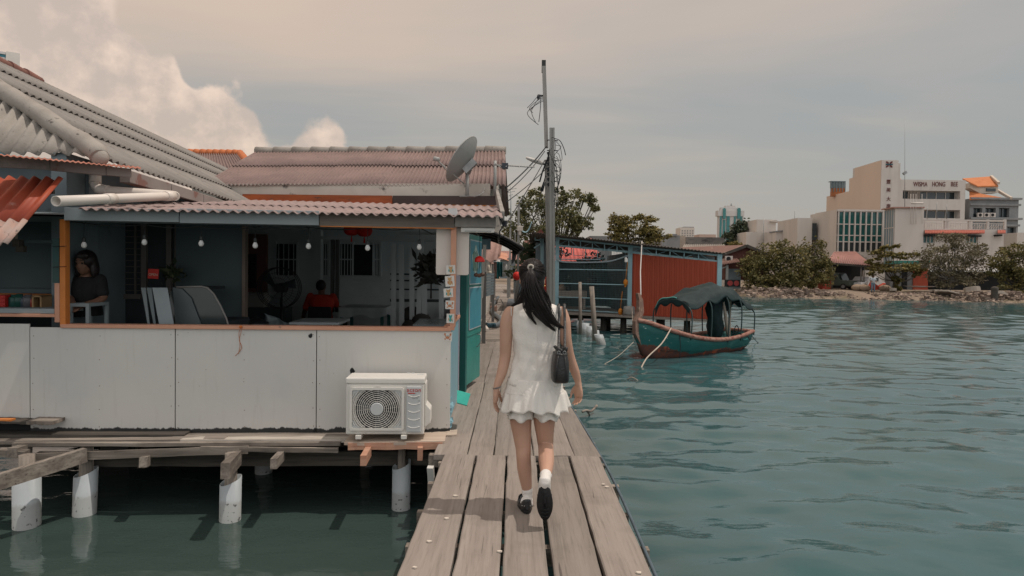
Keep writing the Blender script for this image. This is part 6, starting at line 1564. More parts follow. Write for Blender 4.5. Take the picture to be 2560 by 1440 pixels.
def plain(name, label, px0, px1, py, Y, depth, mt, cat='building', extra=None):
    t_ = thing(name, label, cat, (R((px0+px1)/2, 600, Y).x, Y, .3)); a, b = R(px0, py, Y), R(px1, py, Y); mb = MB(); mb.box(a.x, b.x, Y, Y+depth, 0, (a.z+b.z)/2); mb.build('wall', mt, t_)
    if extra: extra(t_, Y)
    return t_
def ex1(t_, Y):
    mb = MB(); a = R(2031, 552, Y); b = R(2040, 600, Y); mb.box(a.x, b.x, Y-.15, Y+5, b.z, R(2031, 558, Y).z); mb.box(a.x, b.x, Y-.2, Y+5, R(2031, 577, Y).z, R(2031, 571, Y).z); mb.build('recess_window', m_glass, t_)
plain('building', 'narrow white stepped wall between two white buildings', 1994, 2031, 545, 106, 8, m_bwhite2, extra=ex1)
def ex2(t_, Y):
    mb = MB(); mb.slab([R(1938, 549, Y-.5), R(1948, 553, Y-.5), R(1948, 556, Y-.5), R(1925, 553, Y-.5)], (0, 2, 0)); mb.build('canopy', m_bwhite2, t_)
    mb = MB(); mb.tube([R(1909, 645, Y-2), R(1909, 545, Y-2)], .06, 6); mb.build('lightning_rod', m_steel, t_)
plain('building', 'tall narrow white block left of the round bush', 1892, 1940, 549, 118, 8, m_bwhite2, extra=ex2)
plain('building', 'lower white wall stepping down beside the brown roofs', 1866, 1893, 580, 117.5, 7, m_bwhite2)
def ex3(t_, Y):
    mb = MB(); mb.slab([R(1940, 577, Y-.3), R(1993, 573, Y-.3), R(1993, 575, Y-.3), R(1940, 580, Y-.3)], (0, 3, 0)); mb.build('roof_edge', m_bgrey, t_)
    mb = MB(); mb.tube([R(1986, 640, Y-3), R(1987, 528, Y-3)], .07, 6); mb.tube([R(1987, 546, Y-3), R(1982, 548, Y-3), R(1980, 545, Y-3)], .04, 5); mb.build('lamp_mast', m_steel, t_)
plain('building', 'low pale building with thin roof edge and lamp mast', 1940, 1994, 578, 112, 6, m_bwhite, extra=ex3)
# front terrace house
tr_ = thing('terrace_building', 'cream terrace building with red awnings and railed balcony above the shore trees', 'building', (52, 92, .3))
YT = 92.0
def zT(px, py): return R(px, py, YT).z
tx0, tx1 = R(2236, 600, YT).x, R(2308, 600, YT).x
mb = MB(); mb.box(tx0, tx1, YT, YT+2.6, 0, zT(2270, 520)); mb.build('wall', m_bwhite, tr_)
mb = MB(); mb.box(tx0-.06, tx0-.005, YT+.15, YT+2.5, .5, zT(2270, 524)); mb.build('window', M('pale_blue_glass', (.17,.23,.26), (.13,.18,.2), .6, .2, spec=.5), tr_)
mb = MB()
for k in range(5): y_ = lerp(YT+.15, YT+2.5, k/4); mb.box(tx0-.09, tx0-.062, y_-.04, y_+.04, .5, zT(2270, 524))
mb.box(tx0-.09, tx0-.063, YT+.19, YT+2.46, zT(2270, 570), zT(2270, 568)); mb.build('glazing_bars', m_bwhite, tr_)
mb = MB(); mb.slab([R(2234, 517, YT-.3), R(2312, 517, YT-.3), R(2312, 520, YT-.3), R(2234, 520, YT-.3)], (0, 3.1, 0)); mb.build('roof_edge', M('pink_roof_edge', (.35,.2,.16), None, 2, .7), tr_)
ux0, ux1 = R(2306, 600, YT).x, R(2516, 600, YT).x
wl = [(R(2314, 600, YT).x, R(2343, 600, YT).x, zT(2330, 608), zT(2330, 588), 3), (R(2422, 600, YT).x, R(2451, 600, YT).x, zT(2435, 608), zT(2435, 588), 3)]
recess(tr_, m_bwhite, ux0, ux1, YT+.5, 0, zT(2400, 572), wl, .3, glass=m_tglass, thick=9)
mb = MB(); mb.box(ux0, R(2480, 600, YT).x, YT+4, YT+4.3, zT(2400, 572), zT(2400, 547)); mb.build('wall', m_bwhite, tr_)
mb = MB()
for px in (2308, 2364, 2370, 2424, 2470, 2513): p = R(px, 560, YT+.6); mb.box(p.x-.14, p.x+.14, YT+.55, YT+.85, zT(px, 572), zT(px, 548))
mb.box(ux0, ux1, YT+.5, YT+.9, zT(2400, 552), zT(2400, 548)); mb.build('balcony_frame', m_bwhite, tr_)
mb = MB(); rr = random.Random(2)
x = ux0+.3
while x < ux1-.3:
    z = zT(2400, 572); mb.box(x, x+.05, YT+.6, YT+.65, z, z+.75)
    if rr.random() < .4: mb.beam((x, YT+.62, z+.1), (x+.35, YT+.62, z+.6), .05, .05)
    x += .32
mb.box(ux0, ux1, YT+.58, YT+.66, zT(2400, 572)+.75, zT(2400, 572)+.83); mb.build('railing', m_bwhite, tr_)
mb = MB(); mb.box(R(2465, 560, YT).x, R(2500, 560, YT).x, YT+2, YT+2.2, zT(2480, 571), zT(2480, 554)); mb.build('dark_screen', m_bgrey, tr_)
m_redawn = M('terracotta_awning', (.42,.13,.09), (.36,.11,.08), 1, .8)
for a, b in ((2312, 2462), (2494, 2514)):
    q = [R(a, 583, YT-.6), R(b, 583, YT-.6), R(a, 575, YT+.48), R(b, 575, YT+.48)]; mb = MB(); mb.corr(q[0], q[1], q[2], q[3], (b-a)/4, .05, .05, per=5); mb.build('awning', m_redawn, tr_)
    mb = MB(); mb.box(q[0].x+.2, q[1].x-.2, YT-.3, YT+.45, q[0].z-.35, q[0].z-.15); mb.build('awning_box', m_dark, tr_)
mb = MB()
for px in (2277, 2283, 2290, 2305): mb.tube([R(px, 560, YT-.4), R(px, 485, YT-.4)], .03, 5)
mb.tube([R(2277, 508, YT-.4), R(2308, 508, YT-.4)], .12, 6); mb.build('roof_rack', m_bwhite, tr_)
mb = MB()
for px, t0 in ((2318, 515), (2342, 505), (2367, 512)): mb.tube([R(px, 548, YT), R(px, t0, YT)], .04, 5)
mb.build('flag_pole', m_steel, tr_)
plain('building', 'pale gabled building at the right edge beyond the terrace', 2543, 2620, 582, 105, 8, m_bwhite2)
# far tower and blocks
tw = thing('tower', 'distant white tower with teal glass strips and rooftop spire', 'tower', (R(1826, 600, 400).x, 400, 0))
YW = 400.0
def tb(mb, px0, px1, py0, py1, y0=0, y1=4, mi=0): a = R(px0, py1, YW); b = R(px1, py0, YW); mb.box(a.x, b.x, YW+y0, YW+y1, a.z, b.z, mi)
m_tww = M('far_tower_white', (.55,.53,.51), (.5,.485,.47), .1, .8); m_twg = M('far_tower_glass', (.06,.22,.22), (.05,.19,.19), .1, .3)
mb = MB(); tb(mb, 1796, 1858, 535, 640); tb(mb, 1794, 1860, 527, 540, -.6, 4.6); tb(mb, 1803, 1852, 519, 530, .4, 4); tb(mb, 1815, 1840, 514, 520, 1, 3.8); mb.build('wall', m_tww, tw)
for a, b, c, d in ((1798, 1804, 540, 610), (1806, 1813, 550, 610), (1815, 1824, 540, 610), (1834, 1839, 539, 575), (1850, 1855, 539, 575), (1843, 1849, 552, 580)):
    mb = MB(); tb(mb, a, b, c, d, -.5, -.05); mb.build('window', m_twg, tw)
for a, b in ((1806, 1813), (1842, 1850)):
    mb = MB(); p0 = R(a, 547, YW); p1 = R(b, 524, YW); r_ = (p1.x-p0.x)/2; pts = [(p0.x, YW-1.4, p0.z), (p1.x, YW-1.4, p0.z)]+[((p0.x+p1.x)/2+r_*math.cos(math.pi*k/10), YW-1.4, p1.z+r_*math.sin(math.pi*k/10)) for k in range(11)]
    mb.slab(pts, (0, 1.3, 0)); mb.build('window', m_twg, tw)
mb = MB(); mb.tube([R(1828, 516, YW+5), R(1828, 506, YW+5)], [.5, .12], 6); mb.build('spire', m_steel, tw)
fb = thing('tower_block', 'distant cream apartment block with rows of tiny windows', 'building', (R(1718, 600, 340).x, 340, 0))
mb = MB(); a, b = R(1700, 620, 340), R(1736, 569, 340); mb.box(a.x, b.x, 340, 350, -2, b.z); mb.build('wall', M('far_cream', (.58,.53,.47), (.54,.49,.44), .1, .8), fb)
mb = MB(); mb.box(R(1711, 569, 340).x, b.x, 341, 349, b.z-.3, R(1720, 566.5, 340).z); mb.build('roof_box', m_bgrey, fb)
for r_ in range(4):
    for c_ in range(5): p = R(1706+c_*6.5, 577+r_*6, 339.9); mb = MB(); mb.box(p.x-.28, p.x+.28, 339.9, 339.98, p.z-.3, p.z+.3); mb.build('window', m_bgrey, fb)
plain('wall_building', 'long soot-stained wall behind the grey roofs below the far tower', 1716, 1812, 593, 150, 5, M('sooty_wall', (.20,.185,.17), (.11,.105,.10), .3, .95, c3=(.05,.05,.05), s3=.5, t3=.5, w3=.2, stretch=(1, 1, 2)))
plain('building', 'weathered grey concrete block stub above the red hut roof', 1655, 1700, 588, 110, 5, m_bgrey, extra=lambda t_, Y: (lambda mb: (mb.box(R(1676, 588, Y).x, R(1692, 588, Y).x, Y-.3, Y+3, R(1680, 590, Y).z, R(1680, 585, Y).z), mb.build('parapet', m_bgrey, t_)))(MB()))
plain('building', 'small tan stub wall beside the weathered grey block', 1700, 1714, 589, 112, 4, M('tan_stub', (.40,.33,.27), None, 1, .9))
plain('building', 'low pinkish roofed row far behind below the distant tower', 1748, 1790, 586, 200, 6, M('far_pink', (.48,.36,.30), None, .3, .9))
plain('building', 'dark flat roof line between the two trees behind the hut', 1475, 1530, 590, 95, 5, m_bgrey)
# roofs between hut and bush
gr = thing('house', 'long house with pale grey sheet roof behind the red hut', 'house', (R(1760, 640, 84).x, 86, 0))
mb = MB(); q = [R(1695, 640, 80), R(1822, 640, 80), R(1710, 611, 88), R(1812, 611, 88)]; mb.corr(q[0], q[1], q[2], q[3], 22, .06, .03, per=5); mb.build('roof', M('pale_sheet_roof', (.30,.27,.24), (.25,.225,.2), .5, .9, stretch=(3, .4, 1)), gr)
mb = MB(); mb.box(R(1700, 650, 82).x, R(1815, 650, 82).x, 82, 88, -.2, R(1760, 636, 82).z); mb.build('wall', m_peel, gr)
br = thing('house', 'brown gabled house with lean-to between the red hut and the mangrove bush', 'house', (R(1840, 680, 72).x, 74, 0))
m_brroof = M('brown_red_roof', (.22,.125,.10), (.17,.10,.085), 1.0, .9, c3=(.28,.2,.17), s3=1.4, t3=.55, w3=.2); m_brwall = M('dark_red_wall', (.13,.05,.04), (.10,.04,.033), 1, .8)
mb = MB(); pk0 = R(1866, 612, 72); pk1 = pk0+V((-4.5, 9, .0)); e0_ = R(1800, 637, 72); e1_ = R(1925, 636, 72)
mb.slab([e0_, pk0, pk1, e0_+V((-4.5, 9, 0))], (0, 0, -.12)); mb.slab([pk0, e1_, e1_+V((-4.5, 9, 0)), pk1], (0, 0, -.12)); mb.build('roof', m_brroof, br)
mb = MB(); mb.slab([R(1812, 637, 72.4), R(1866, 616, 72.4), R(1915, 637, 72.4), R(1915, 700, 72.4), R(1812, 700, 72.4)], (0, 4, 0)); mb.build('wall', m_brwall, br)
mb = MB(); mb.beam(e0_+V((0, -.1, -.1)), pk0+V((0, -.1, -.1)), .1, .3); mb.beam(e1_+V((0, -.1, -.1)), pk0+V((0, -.1, -.1)), .1, .3); mb.build('barge_board', m_black_t, br)
mb = MB(); q = [R(1800, 662, 69), R(1850, 654, 69), R(1800, 645, 72.3), R(1842, 645, 72.3)]; mb.corr(q[0], q[1], q[2], q[3], 12, .05, .03, per=5); mb.build('lean_to_roof', m_brroof, br)
mb = MB(); p = R(1818, 690, 69.4); mb.box(p.x-.11, p.x+.11, p.y, p.y+.2, -.3, R(1818, 662, 69.4).z); mb.beam(R(1802, 672, 69.4), R(1820, 665, 69.4), .1, .1); mb.build('post', m_polew, br)
mb = MB(); mb.box(R(1821, 690, 71.5).x, R(1852, 690, 71.5).x, 71.5, 71.6, -.2, R(1840, 672, 71.5).z); mb.build('lower_wall', m_bluewall, br)
mb = MB(); c = R(1822, 647, 71); mb.box(c.x-.35, c.x+.35, 70.8, 71.2, c.z-.3, c.z+.3); acb = mb.build('air_conditioner', m_bwhite, br)
mb = MB(); mb.cyl((c.x-.1, 70.79, c.z), (c.x-.1, 70.7, c.z), .22, .22, 14); mb.build('fan', m_dark, acb)
mb = MB(); c = R(1833, 708, 69.2); mb.box(c.x-.7, c.x+.7, 69.2, 69.8, c.z-.35, c.z+.35); cr = solo(mb, 'drinks_cooler', m_dark, 'dark drinks cooler with two red discs under the lean-to', 'cooler')
mb = MB()
for s_ in (-.32, .32): mb.cyl((c.x+s_, 69.19, c.z), (c.x+s_, 69.15, c.z), .27, .27, 18)
d_ = mb.build('red_disc', M('disc_red', (.30,.04,.035), None, 4, .5)); d_.parent = cr; d_.matrix_parent_inverse = Matrix.Translation(cr.location).inverted()
# boat shed with pink roof
bs = thing('boat_shed', 'open shed with pink tin roof between the mangrove bush and almond tree', 'shed', (R(2120, 690, 73).x, 74, 0))
mb = MB(); q = [R(2068, 655, 71), R(2185, 664, 71), R(2085, 629, 78), R(2140, 629, 78)]; mb.corr(q[0], q[1], q[2], q[3], 20, .06, .03, per=5); mb.build('roof', m_pinkroof, bs)
mb = MB(); mb.slab([R(2140, 629, 78), R(2172, 648, 74), R(2190, 665, 71), R(2182, 664, 71)], (0, 0, -.1)); mb.beam(R(2068, 658, 71.1), R(2185, 667, 71.1), .1, .2); mb.build('eave_beam', m_black_t, bs)
for px in (2080, 2152, 2158, 2183):
    p = R(px, 700, 71.3); mb = MB(); mb.cyl((p.x, p.y, gz(p.x, p.y)-.2), (p.x+(.15 if px == 2158 else 0), p.y, R(px, 662, 71.3).z), .07, .06, 8); mb.build('post', m_barkg, bs)
mb = MB(); mb.box(R(2070, 690, 77).x, R(2190, 690, 77).x, 77, 77.2, 0, R(2120, 660, 77).z); mb.build('back_wall', m_dark, bs)
mb = MB(); p0 = R(2034, 700, 72); mb.box(p0.x, R(2078, 700, 72).x, 72, 72.1, -.1, R(2050, 688, 72).z); solo(mb, 'red_fence', m_redsheet, 'dark red sheet fence half hidden by the mangrove bush', 'fence')
mb = MB(); mb.box(R(2158, 690, 74).x, R(2212, 690, 74).x, 74, 74.2, 0, R(2180, 676, 74).z); solo(mb, 'low_wall', m_bwhite2, 'pale wall panel behind the man on the shore', 'wall')
mb = MB(); mb.box(R(2225, 690, 75).x, R(2320, 690, 75).x, 75, 77, 0, R(2270, 662, 75).z); mb.box(R(2255, 700, 74.9).x, R(2268, 700, 74.9).x, 74.9, 75, 0, R(2260, 672, 74.9).z, 1); mb.box(R(2283, 700, 74.9).x, R(2320, 700, 74.9).x, 74.9, 74.98, 0, R(2300, 672, 74.9).z, 2); mb.box(R(2250, 655, 74).x, R(2325, 655, 74).x, 74, 77, R(2290, 660, 74).z, R(2290, 652, 74).z, 3)
solo(mb, 'shack', [m_bgrey, m_dark, m_redsheet, M('sea_green_roof', (.05,.22,.18), None, 1, .6)], 'low shack with sea green roof edge and red door behind the trees', 'shack')
mb = MB(); mb.box(R(2330, 690, 76).x, R(2620, 690, 76).x, 76, 79, 0, R(2450, 676, 76).z); mb.corr(R(2325, 678, 75), R(2625, 680, 75), R(2325, 670, 79), R(2625, 672, 79), 60, .06, .03, 1, per=4)
solo(mb, 'shack', [m_dark, M('pale_tin', (.42,.42,.41), None, .5, .6)], 'long dark shack with pale tin roof behind the feathery tree', 'shack')
# vehicles under and beside the shed
def car(name, label, c, L, Wd, Hh, rot, mt, glass, jeep=False):
    t_ = thing(name, label, 'car', c, rot); F = WM[t_.name]; mb = MB(F)
    pr = [(-L/2, .35), (-L/2, .75), (-L*.30, .85), (-L*.17, Hh), (L*.20, Hh), (L*.36, .9), (L/2, .78), (L/2, .35)] if not jeep else [(-L/2, .4), (-L/2, .95), (-L*.2, 1.0), (-L*.14, Hh), (L*.46, Hh), (L*.5, 1.0), (L*.5, .4)]
    mb.slab([(a, -Wd/2, b) for a, b in pr], (0, Wd, 0)); mb.build('body', mt, t_, bevel=.05)
    for s_ in (-1, 1):
        mb = MB(F); x0_, x1_ = (-L*.14, L*.2) if not jeep else (-L*.1, L*.44); mb.box(x0_, x1_, s_*(Wd/2+.01)-.01, s_*(Wd/2+.01)+.01, Hh*.66, Hh*.92); mb.build('window', glass, t_)
        for x_ in (-L*.31, L*.31):
            mb = MB(F); mb.cyl((x_, s_*(Wd/2-.18), .32), (x_, s_*(Wd/2+.02), .32), .32, .32, 18); wh = mb.build('wheel', m_black, t_)
            mb = MB(F); mb.cyl((x_, s_*(Wd/2+.021), .32), (x_, s_*(Wd/2+.03), .32), .18, .18, 14); mb.build('rim', m_steel, wh)
    mb = MB(F); mb.hexa([(-L*.30+.05, -Wd*.42, .86), (-L*.30+.05, Wd*.42, .86), (-L*.29, Wd*.42, .9), (-L*.29, -Wd*.42, .9), (-L*.18, -Wd*.4, Hh-.1), (-L*.18, Wd*.4, Hh-.1), (-L*.175, Wd*.4, Hh-.06), (-L*.175, -Wd*.4, Hh-.06)]); mb.build('windscreen', glass, t_)
p = R(2092, 716, 73); car('parked_car', 'dull green jeep parked under the pink roofed shed', (p.x, p.y, gz(p.x, p.y)), 3.6, 1.6, 1.75, 2.2, M('olive_car_paint', (.07,.085,.07), None, 2, .4), m_glass, True)
p = R(2165, 712, 72.6); car('parked_car', 'white car parked behind the standing man', (p.x, p.y, gz(p.x, p.y)), 4.2, 1.65, 1.4, .5, M('white_car_paint', (.6,.6,.6), None, 2, .3, coat=.5), m_glass)
mb = MB(); c = R(2196, 716, 69.5); c.z = gz(c.x, c.y); mb.slab([c+V((-.9, 0, .35)), c+V((-.55, 0, .9)), c+V((.1, 0, .45)), c+V((.75, 0, .8)), c+V((.7, 0, .3)), c+V((-.3, 0, .1))], (0, .5, .05)); solo(mb, 'red_tarpaulin', M('red_tarp', (.48,.06,.03), (.36,.05,.03), 2, .6, bump=.3), 'crumpled red tarpaulin behind the standing man', 'tarpaulin')
mb = MB(); c = R(2066, 720, 71); c.z = gz(c.x, c.y); mb.slab([c+V((-.35, 0, 0)), c+V((.35, 0, .1)), c+V((.3, 0, .6)), c+V((-.1, 0, .5))], (0, .4, .05)); solo(mb, 'red_tarpaulin', M('red_tarp_dark', (.35,.05,.03), None, 2, .6), 'small red tarpaulin heap under the pink roofed shed', 'tarpaulin')
for k, (px, py) in enumerate(((2143, 722), (2160, 724), (2212, 726))):
    c = R(px, py, 70-k*.3); c.z = gz(c.x, c.y); mb = MB(); rr = random.Random(k); mb.ell(c+V((0, 0, .28)), (.62, .4, .36)); mb.ell(c+V((.3, .1, .22)), (.4, .35, .28)); solo(mb, 'sack', M('tan_sack%d' % k, (.34,.25,.18), (.27,.2,.145), 2, .9, bump=.3), ['tan sack at the left by the shed post', 'tan sack just left of the standing man', 'tan sack just right of the standing man'][k], 'sack', 'tan sacks on the shore')
mb = MB(); a, b = R(2258, 712, 68), R(2345, 718, 68); mb.loft([[ (lerp(a.x, b.x, t), 68+w_*s*math.cos(ang), lerp(a.z, b.z, .5)+.18*w_*math.sin(ang)*1.0) for ang in [math.pi+math.pi*k/6 for k in range(7)] for s in (.7,)] for t, w_ in ((0, .1), (.15, .6), (.5, .8), (.85, .6), (1, .15))]); solo(mb, 'beached_skiff', M('pale_skiff', (.45,.43,.40), (.35,.25,.2), 1.5, .6), 'pale skiff lying on the shore under the trees', 'skiff')
# high-rise peeping over the grey roof at top left
hr = thing('tower_block', 'white high-rise corner with blue glass peeping over the grey roof', 'building', (R(20, 300, 150).x, 150, 0))
pc = R(16, 300, 150); ang = math.atan2(pc.y, pc.x)-math.pi/2; TF = Matrix.Translation(V((pc.x, pc.y, 0))) @ Matrix.Rotation(ang, 4, 'Z'); zb_ = R(30, 128, 150).z
wd_ = 28/1707*150/math.cos(ang)*1.28
mb = MB(TF); mb.box(0, wd_*.62, 0, 10, 0, zb_); mb.build('wall', M('far_white', (.62,.59,.55), None, .2, .8), hr)
z = [R(5, y, 150.5).z for y in (131, 137, 145, 151, 158, 166)]
mb = MB(TF); mb.box(-8, -.02, .6, 10, 0, z[0]); mb.build('glass_front', M('far_blue_glass', (.05,.20,.25), None, .3, .3), hr)
for k in (0, 2, 4): mb = MB(TF); mb.box(-8, -.03, .3, .59, z[k+1], z[k]); mb.build('floor_band', m_tww, hr)
# ================================================================== people
m_skin = M('skin', (.50,.30,.215), (.45,.26,.185), 5, .5, spec=.35, c3=(.54,.31,.23), s3=2.5, t3=.55, w3=.2)
m_skin2 = M('skin_tan', (.19,.10,.065), (.16,.085,.055), 5, .5)
m_hair = M('black_hair', (.010,.008,.008), (.018,.013,.012), 60, .42, stretch=(1, 1, .1), spec=.28)
def voxel(o, size, smooth=4):
    m = o.modifiers.new('remesh', 'REMESH'); m.mode = 'VOXEL'; m.voxel_size = size; m.use_smooth_shade = True
    if smooth: s_ = o.modifiers.new('smooth', 'SMOOTH'); s_.iterations = smooth; s_.factor = .5
    return o
def ring(c, hw, hd, right, fwd, n=22, p=2.3):
    out = []
    for k in range(n):
        t = 2*math.pi*k/n; a, b = math.cos(t), math.sin(t)
        out.append(V(c)+V(right)*(hw*math.copysign(abs(a)**(2/p), a))+V(fwd)*(hd*math.copysign(abs(b)**(2/p), b)))
    return out
def limb(mb, pts, radii, n=14, dens=5):
    P_ = smooth_path(pts, dens); k = len(P_); rs = []
    for i in range(k):
        f = i/dens; j = min(int(f), len(radii)-2); rs.append(lerp(radii[j], radii[j+1], f-j))
    mb.tube(P_, rs, n); mb.ell(P_[0], rs[0], 12, 8); mb.ell(P_[-1], rs[-1], 12, 8)
def hand(mb, wr, fd, pn, td, L=.17, curl=.5):
    """palm and five unequal, bent fingers: wr wrist, fd towards fingertips, pn palm side, td thumb side"""
    fd = V(fd).normalized(); td = V(td); td = (td-fd*td.dot(fd)).normalized(); pn = V(pn); pn = (pn-fd*pn.dot(fd)-td*pn.dot(td)).normalized()
    pl = L*.50; rings = []
    for t, hw, hd in ((-.12, .024, .019), (.1, .027, .018), (.45, .036, .016), (.8, .039, .0135), (1.0, .037, .011)):
        rings.append(ring(V(wr)+fd*(pl*t)+pn*(.004*t), hw*L/.17, hd*L/.17, td, pn, 14, 2.6))
    mb.loft(rings)
    for off, ln, rr_ in ((.027, .40, .0078), (.009, .45, .0083), (-.009, .42, .0079), (-.026, .33, .0068)):
        p = V(wr)+fd*(pl*.96)+td*(off*L/.17); d = (fd+td*(off*1.2)).normalized(); pts = [p-fd*.012, p]; a = curl*.45
        for seg in (.42, .32, .26):
            d = (d*math.cos(a)+pn*math.sin(a)).normalized(); p = p+d*(ln*L*seg); pts.append(p); a = curl*.65
        mb.tube(smooth_path(pts, 3), [rr_*L/.17*(1-.25*k/(3*(len(pts)-1))) for k in range(3*(len(pts)-1)+1)], 9); mb.ell(pts[-1], rr_*.75*L/.17, 8, 6)
    p = V(wr)+fd*(pl*.22)+td*(.026*L/.17)+pn*.005; d = (fd*.8+td*.62+pn*.25).normalized(); p1 = p+d*(L*.2); d2 = (fd+td*.15+pn*.35).normalized(); p2 = p1+d2*(L*.17); p3 = p2+(fd+pn*.4).normalized()*(L*.12)
    mb.tube(smooth_path([p-d*.02, p, p1, p2, p3], 3), [.0125*L/.17]*6+[.0095*L/.17]*4+[.0075*L/.17]*3, 9); mb.ell(p3, .0068*L/.17, 8, 6)
def head(mb, c, fwd, up=(0, 0, 1), s=1.0, face=True):
    """skull, jaw, nose, ears, brow and lips on one axis frame"""
    f = V(fwd).normalized(); u = V(up); u = (u-f*u.dot(f)).normalized(); r_ = f.cross(u)
    Rm = Matrix((r_, f, u)).transposed(); c = V(c)
    def P_(x, y, z): return c+(r_*x+f*y+u*z)*s
    mb.ell(c+u*.02*s, (.073*s, .092*s, .092*s), 20, 14, 0, Rm)
    mb.ell(P_(0, .028, -.045), (.056*s, .062*s, .070*s), 18, 12, 0, Rm); mb.ell(P_(0, .055, -.088), (.028*s, .026*s, .022*s), 12, 8, 0, Rm)
    if face:
        mb.tube([P_(0, .082, .005), P_(0, .096, -.02), P_(0, .102, -.034)], [.007*s, .010*s, .013*s], 8); mb.ell(P_(0, .094, -.036), (.015*s, .012*s, .008*s), 10, 6, 0, Rm)
        mb.ell(P_(0, .084, -.062), (.020*s, .009*s, .005*s), 10, 6, 0, Rm); mb.ell(P_(0, .082, -.070), (.017*s, .009*s, .005*s), 10, 6, 0, Rm)
        mb.tube([P_(-.045, .074, .022), P_(0, .090, .02), P_(.045, .074, .022)], .008*s, 8)
        for sx in (-1, 1): mb.ell(P_(sx*.04, .062, -.03), (.02*s, .018*s, .016*s), 10, 8, 0, Rm)
    for sx in (-1, 1): mb.ell(P_(sx*.077, -.005, -.01), (.008*s, .018*s, .030*s), 10, 8, 0, Rm); mb.ell(P_(sx*.079, -.002, -.034), (.007*s, .010*s, .011*s), 8, 6, 0, Rm)
def eyes(parent, c, fwd, s=1.0, up=(0, 0, 1)):
    f = V(fwd).normalized(); u = V(up); u = (u-f*u.dot(f)).normalized(); r_ = f.cross(u); c = V(c)
    mb = MB()
    for sx in (-1, 1): mb.ell(c+(r_*(sx*.031)+f*.079+u*.004)*s, .0105*s, 10, 8)
    for sx in (-1, 1): mb.tube([c+(r_*(sx*.046)+f*.078+u*.028)*s, c+(r_*(sx*.03)+f*.088+u*.032)*s, c+(r_*(sx*.014)+f*.09+u*.028)*s], .0035*s, 6)
    mb.build('eyes', m_hair, parent)

# ------------------------------------------------------------------ woman in white walking away on the jetty
YB = 4.37
woman = thing('person', 'woman in white sleeveless top and ruffled shorts skirt walking away with black ponytail', 'person', (.10, YB, 0))
rt_ = V((1, 0, 0)); fw = V((0, 1, 0))
def w_(px, py, Y=YB): return at(px, py, Y)
mb = MB()
def tr(py, xl, xr, hd, Y=YB, inset=0.0, n=26, p=2.4):
    a, b = w_(xl, py, Y), w_(xr, py, Y); c = (a+b)/2; return ring(c, (b-a).length/2-inset, hd-inset, (b-a).normalized(), fw, n, p)
TOP = [(960, 1269, 1405, .118), (935, 1275, 1402, .110), (905, 1285, 1396, .100), (880, 1288, 1394, .095), (850, 1284, 1396, .100), (815, 1281, 1398, .106), (790, 1280, 1399, .100), (776, 1280, 1399, .086), (768, 1285, 1395, .070), (762, 1297, 1383, .058), (757, 1310, 1362, .054)]
mb.loft([tr(1026, 1292, 1378, .07), tr(1014, 1280, 1390, .10, inset=.004), tr(1000, 1269, 1402, .118, inset=.004)]+[tr(a, b, c, d, inset=.010) for a, b, c, d in TOP])
neck = w_(1333, 752); hc = w_(1331, 694, YB+.015)
limb(mb, [w_(1334, 772), neck, w_(1332, 728, YB+.005), w_(1331, 712, YB+.01)], [.062, .052, .048, .05])
head(mb, hc, (.10, 1, -.05), (0, 0, 1), .98)
# arms
limb(mb, [w_(1277, 783), w_(1268, 806), w_(1265, 848), w_(1263, 890, YB+.01), w_(1255, 930, YB-.02), w_(1245, 958, YB-.04), w_(1241, 972, YB-.05)], [.046, .047, .041, .037, .033, .025, .0205])
limb(mb, [w_(1402, 783), w_(1409, 806), w_(1414, 848), w_(1423, 890, YB+.03), w_(1437, 928, YB+.05), w_(1444, 950, YB+.06), w_(1446, 960, YB+.06)], [.045, .046, .039, .035, .030, .023, .0205])
hand(mb, w_(1241, 974, YB-.05), w_(1235, 1030, YB-.03)-w_(1241, 974, YB-.05), (.9, .3, 0), (.25, 1, .1), .165, .42)
hand(mb, w_(1446, 962, YB+.06), w_(1448, 1010, YB+.06)-w_(1446, 962, YB+.06), (-.7, .6, 0), (-.65, .6, 0), .155, .85)
# legs
limb(mb, [w_(1304, 1000), w_(1302, 1045), w_(1305, 1085), w_(1308, 1120, YB-.01), w_(1309, 1145, YB-.02), w_(1311, 1172, YB-.015), w_(1315, 1205), w_(1318, 1228, YB+.01), w_(1319, 1252, YB+.02), w_(1319, 1266, YB+.03)], [.080, .073, .061, .050, .047, .047, .038, .030, .028, .030])
limb(mb, [w_(1364, 1000), w_(1361, 1045), w_(1362, 1083, YB+.02), w_(1364, 1112, YB+.03), w_(1365, 1130, YB-.04), w_(1366, 1150, YB-.13), w_(1366, 1172, YB-.24), w_(1364, 1190, YB-.33), w_(1363, 1196, YB-.355)], [.080, .073, .059, .051, .050, .050, .040, .030, .022])
body = mb.build('body', m_skin, woman); voxel(body, .0042, 3)
# clothes
def cloth(name, col, scale=90, bump=.25):
    m = M(name, col, tuple(x*.95 for x in col), 14, .85, bump=bump, bscale=scale, spec=.15); return m
m_cloth = cloth('white_cotton', (.74,.70,.645))
mb = MB(); rings = []
dens = 4
for i in range(len(TOP)-1):
    for k in range(dens):
        t = k/dens; q = [lerp(TOP[i][j], TOP[i+1][j], t) for j in range(4)]; rings.append((q, i+t))
rings.append((TOP[-1], len(TOP)-1)); rings += [((748, 1313, 1356, .051), 11), ((742, 1314, 1354, .050), 12)]
R2 = []
for q, f in rings:
    rg = tr(q[0], q[1], q[2], q[3], n=72)
    out = []
    for k, p in enumerate(rg):
        t = 2*math.pi*k/72; am = .0035*max(0, 1-f/4.5)+.0016
        out.append(p + V((math.cos(t), math.sin(t), 0))*(am*math.sin(t*7+f*1.7)+am*.7*math.sin(t*13-f*2.3)+ .002*math.sin(f*5.2+3*t)*(1 if f < 5 else .2)))
    R2.append(out)
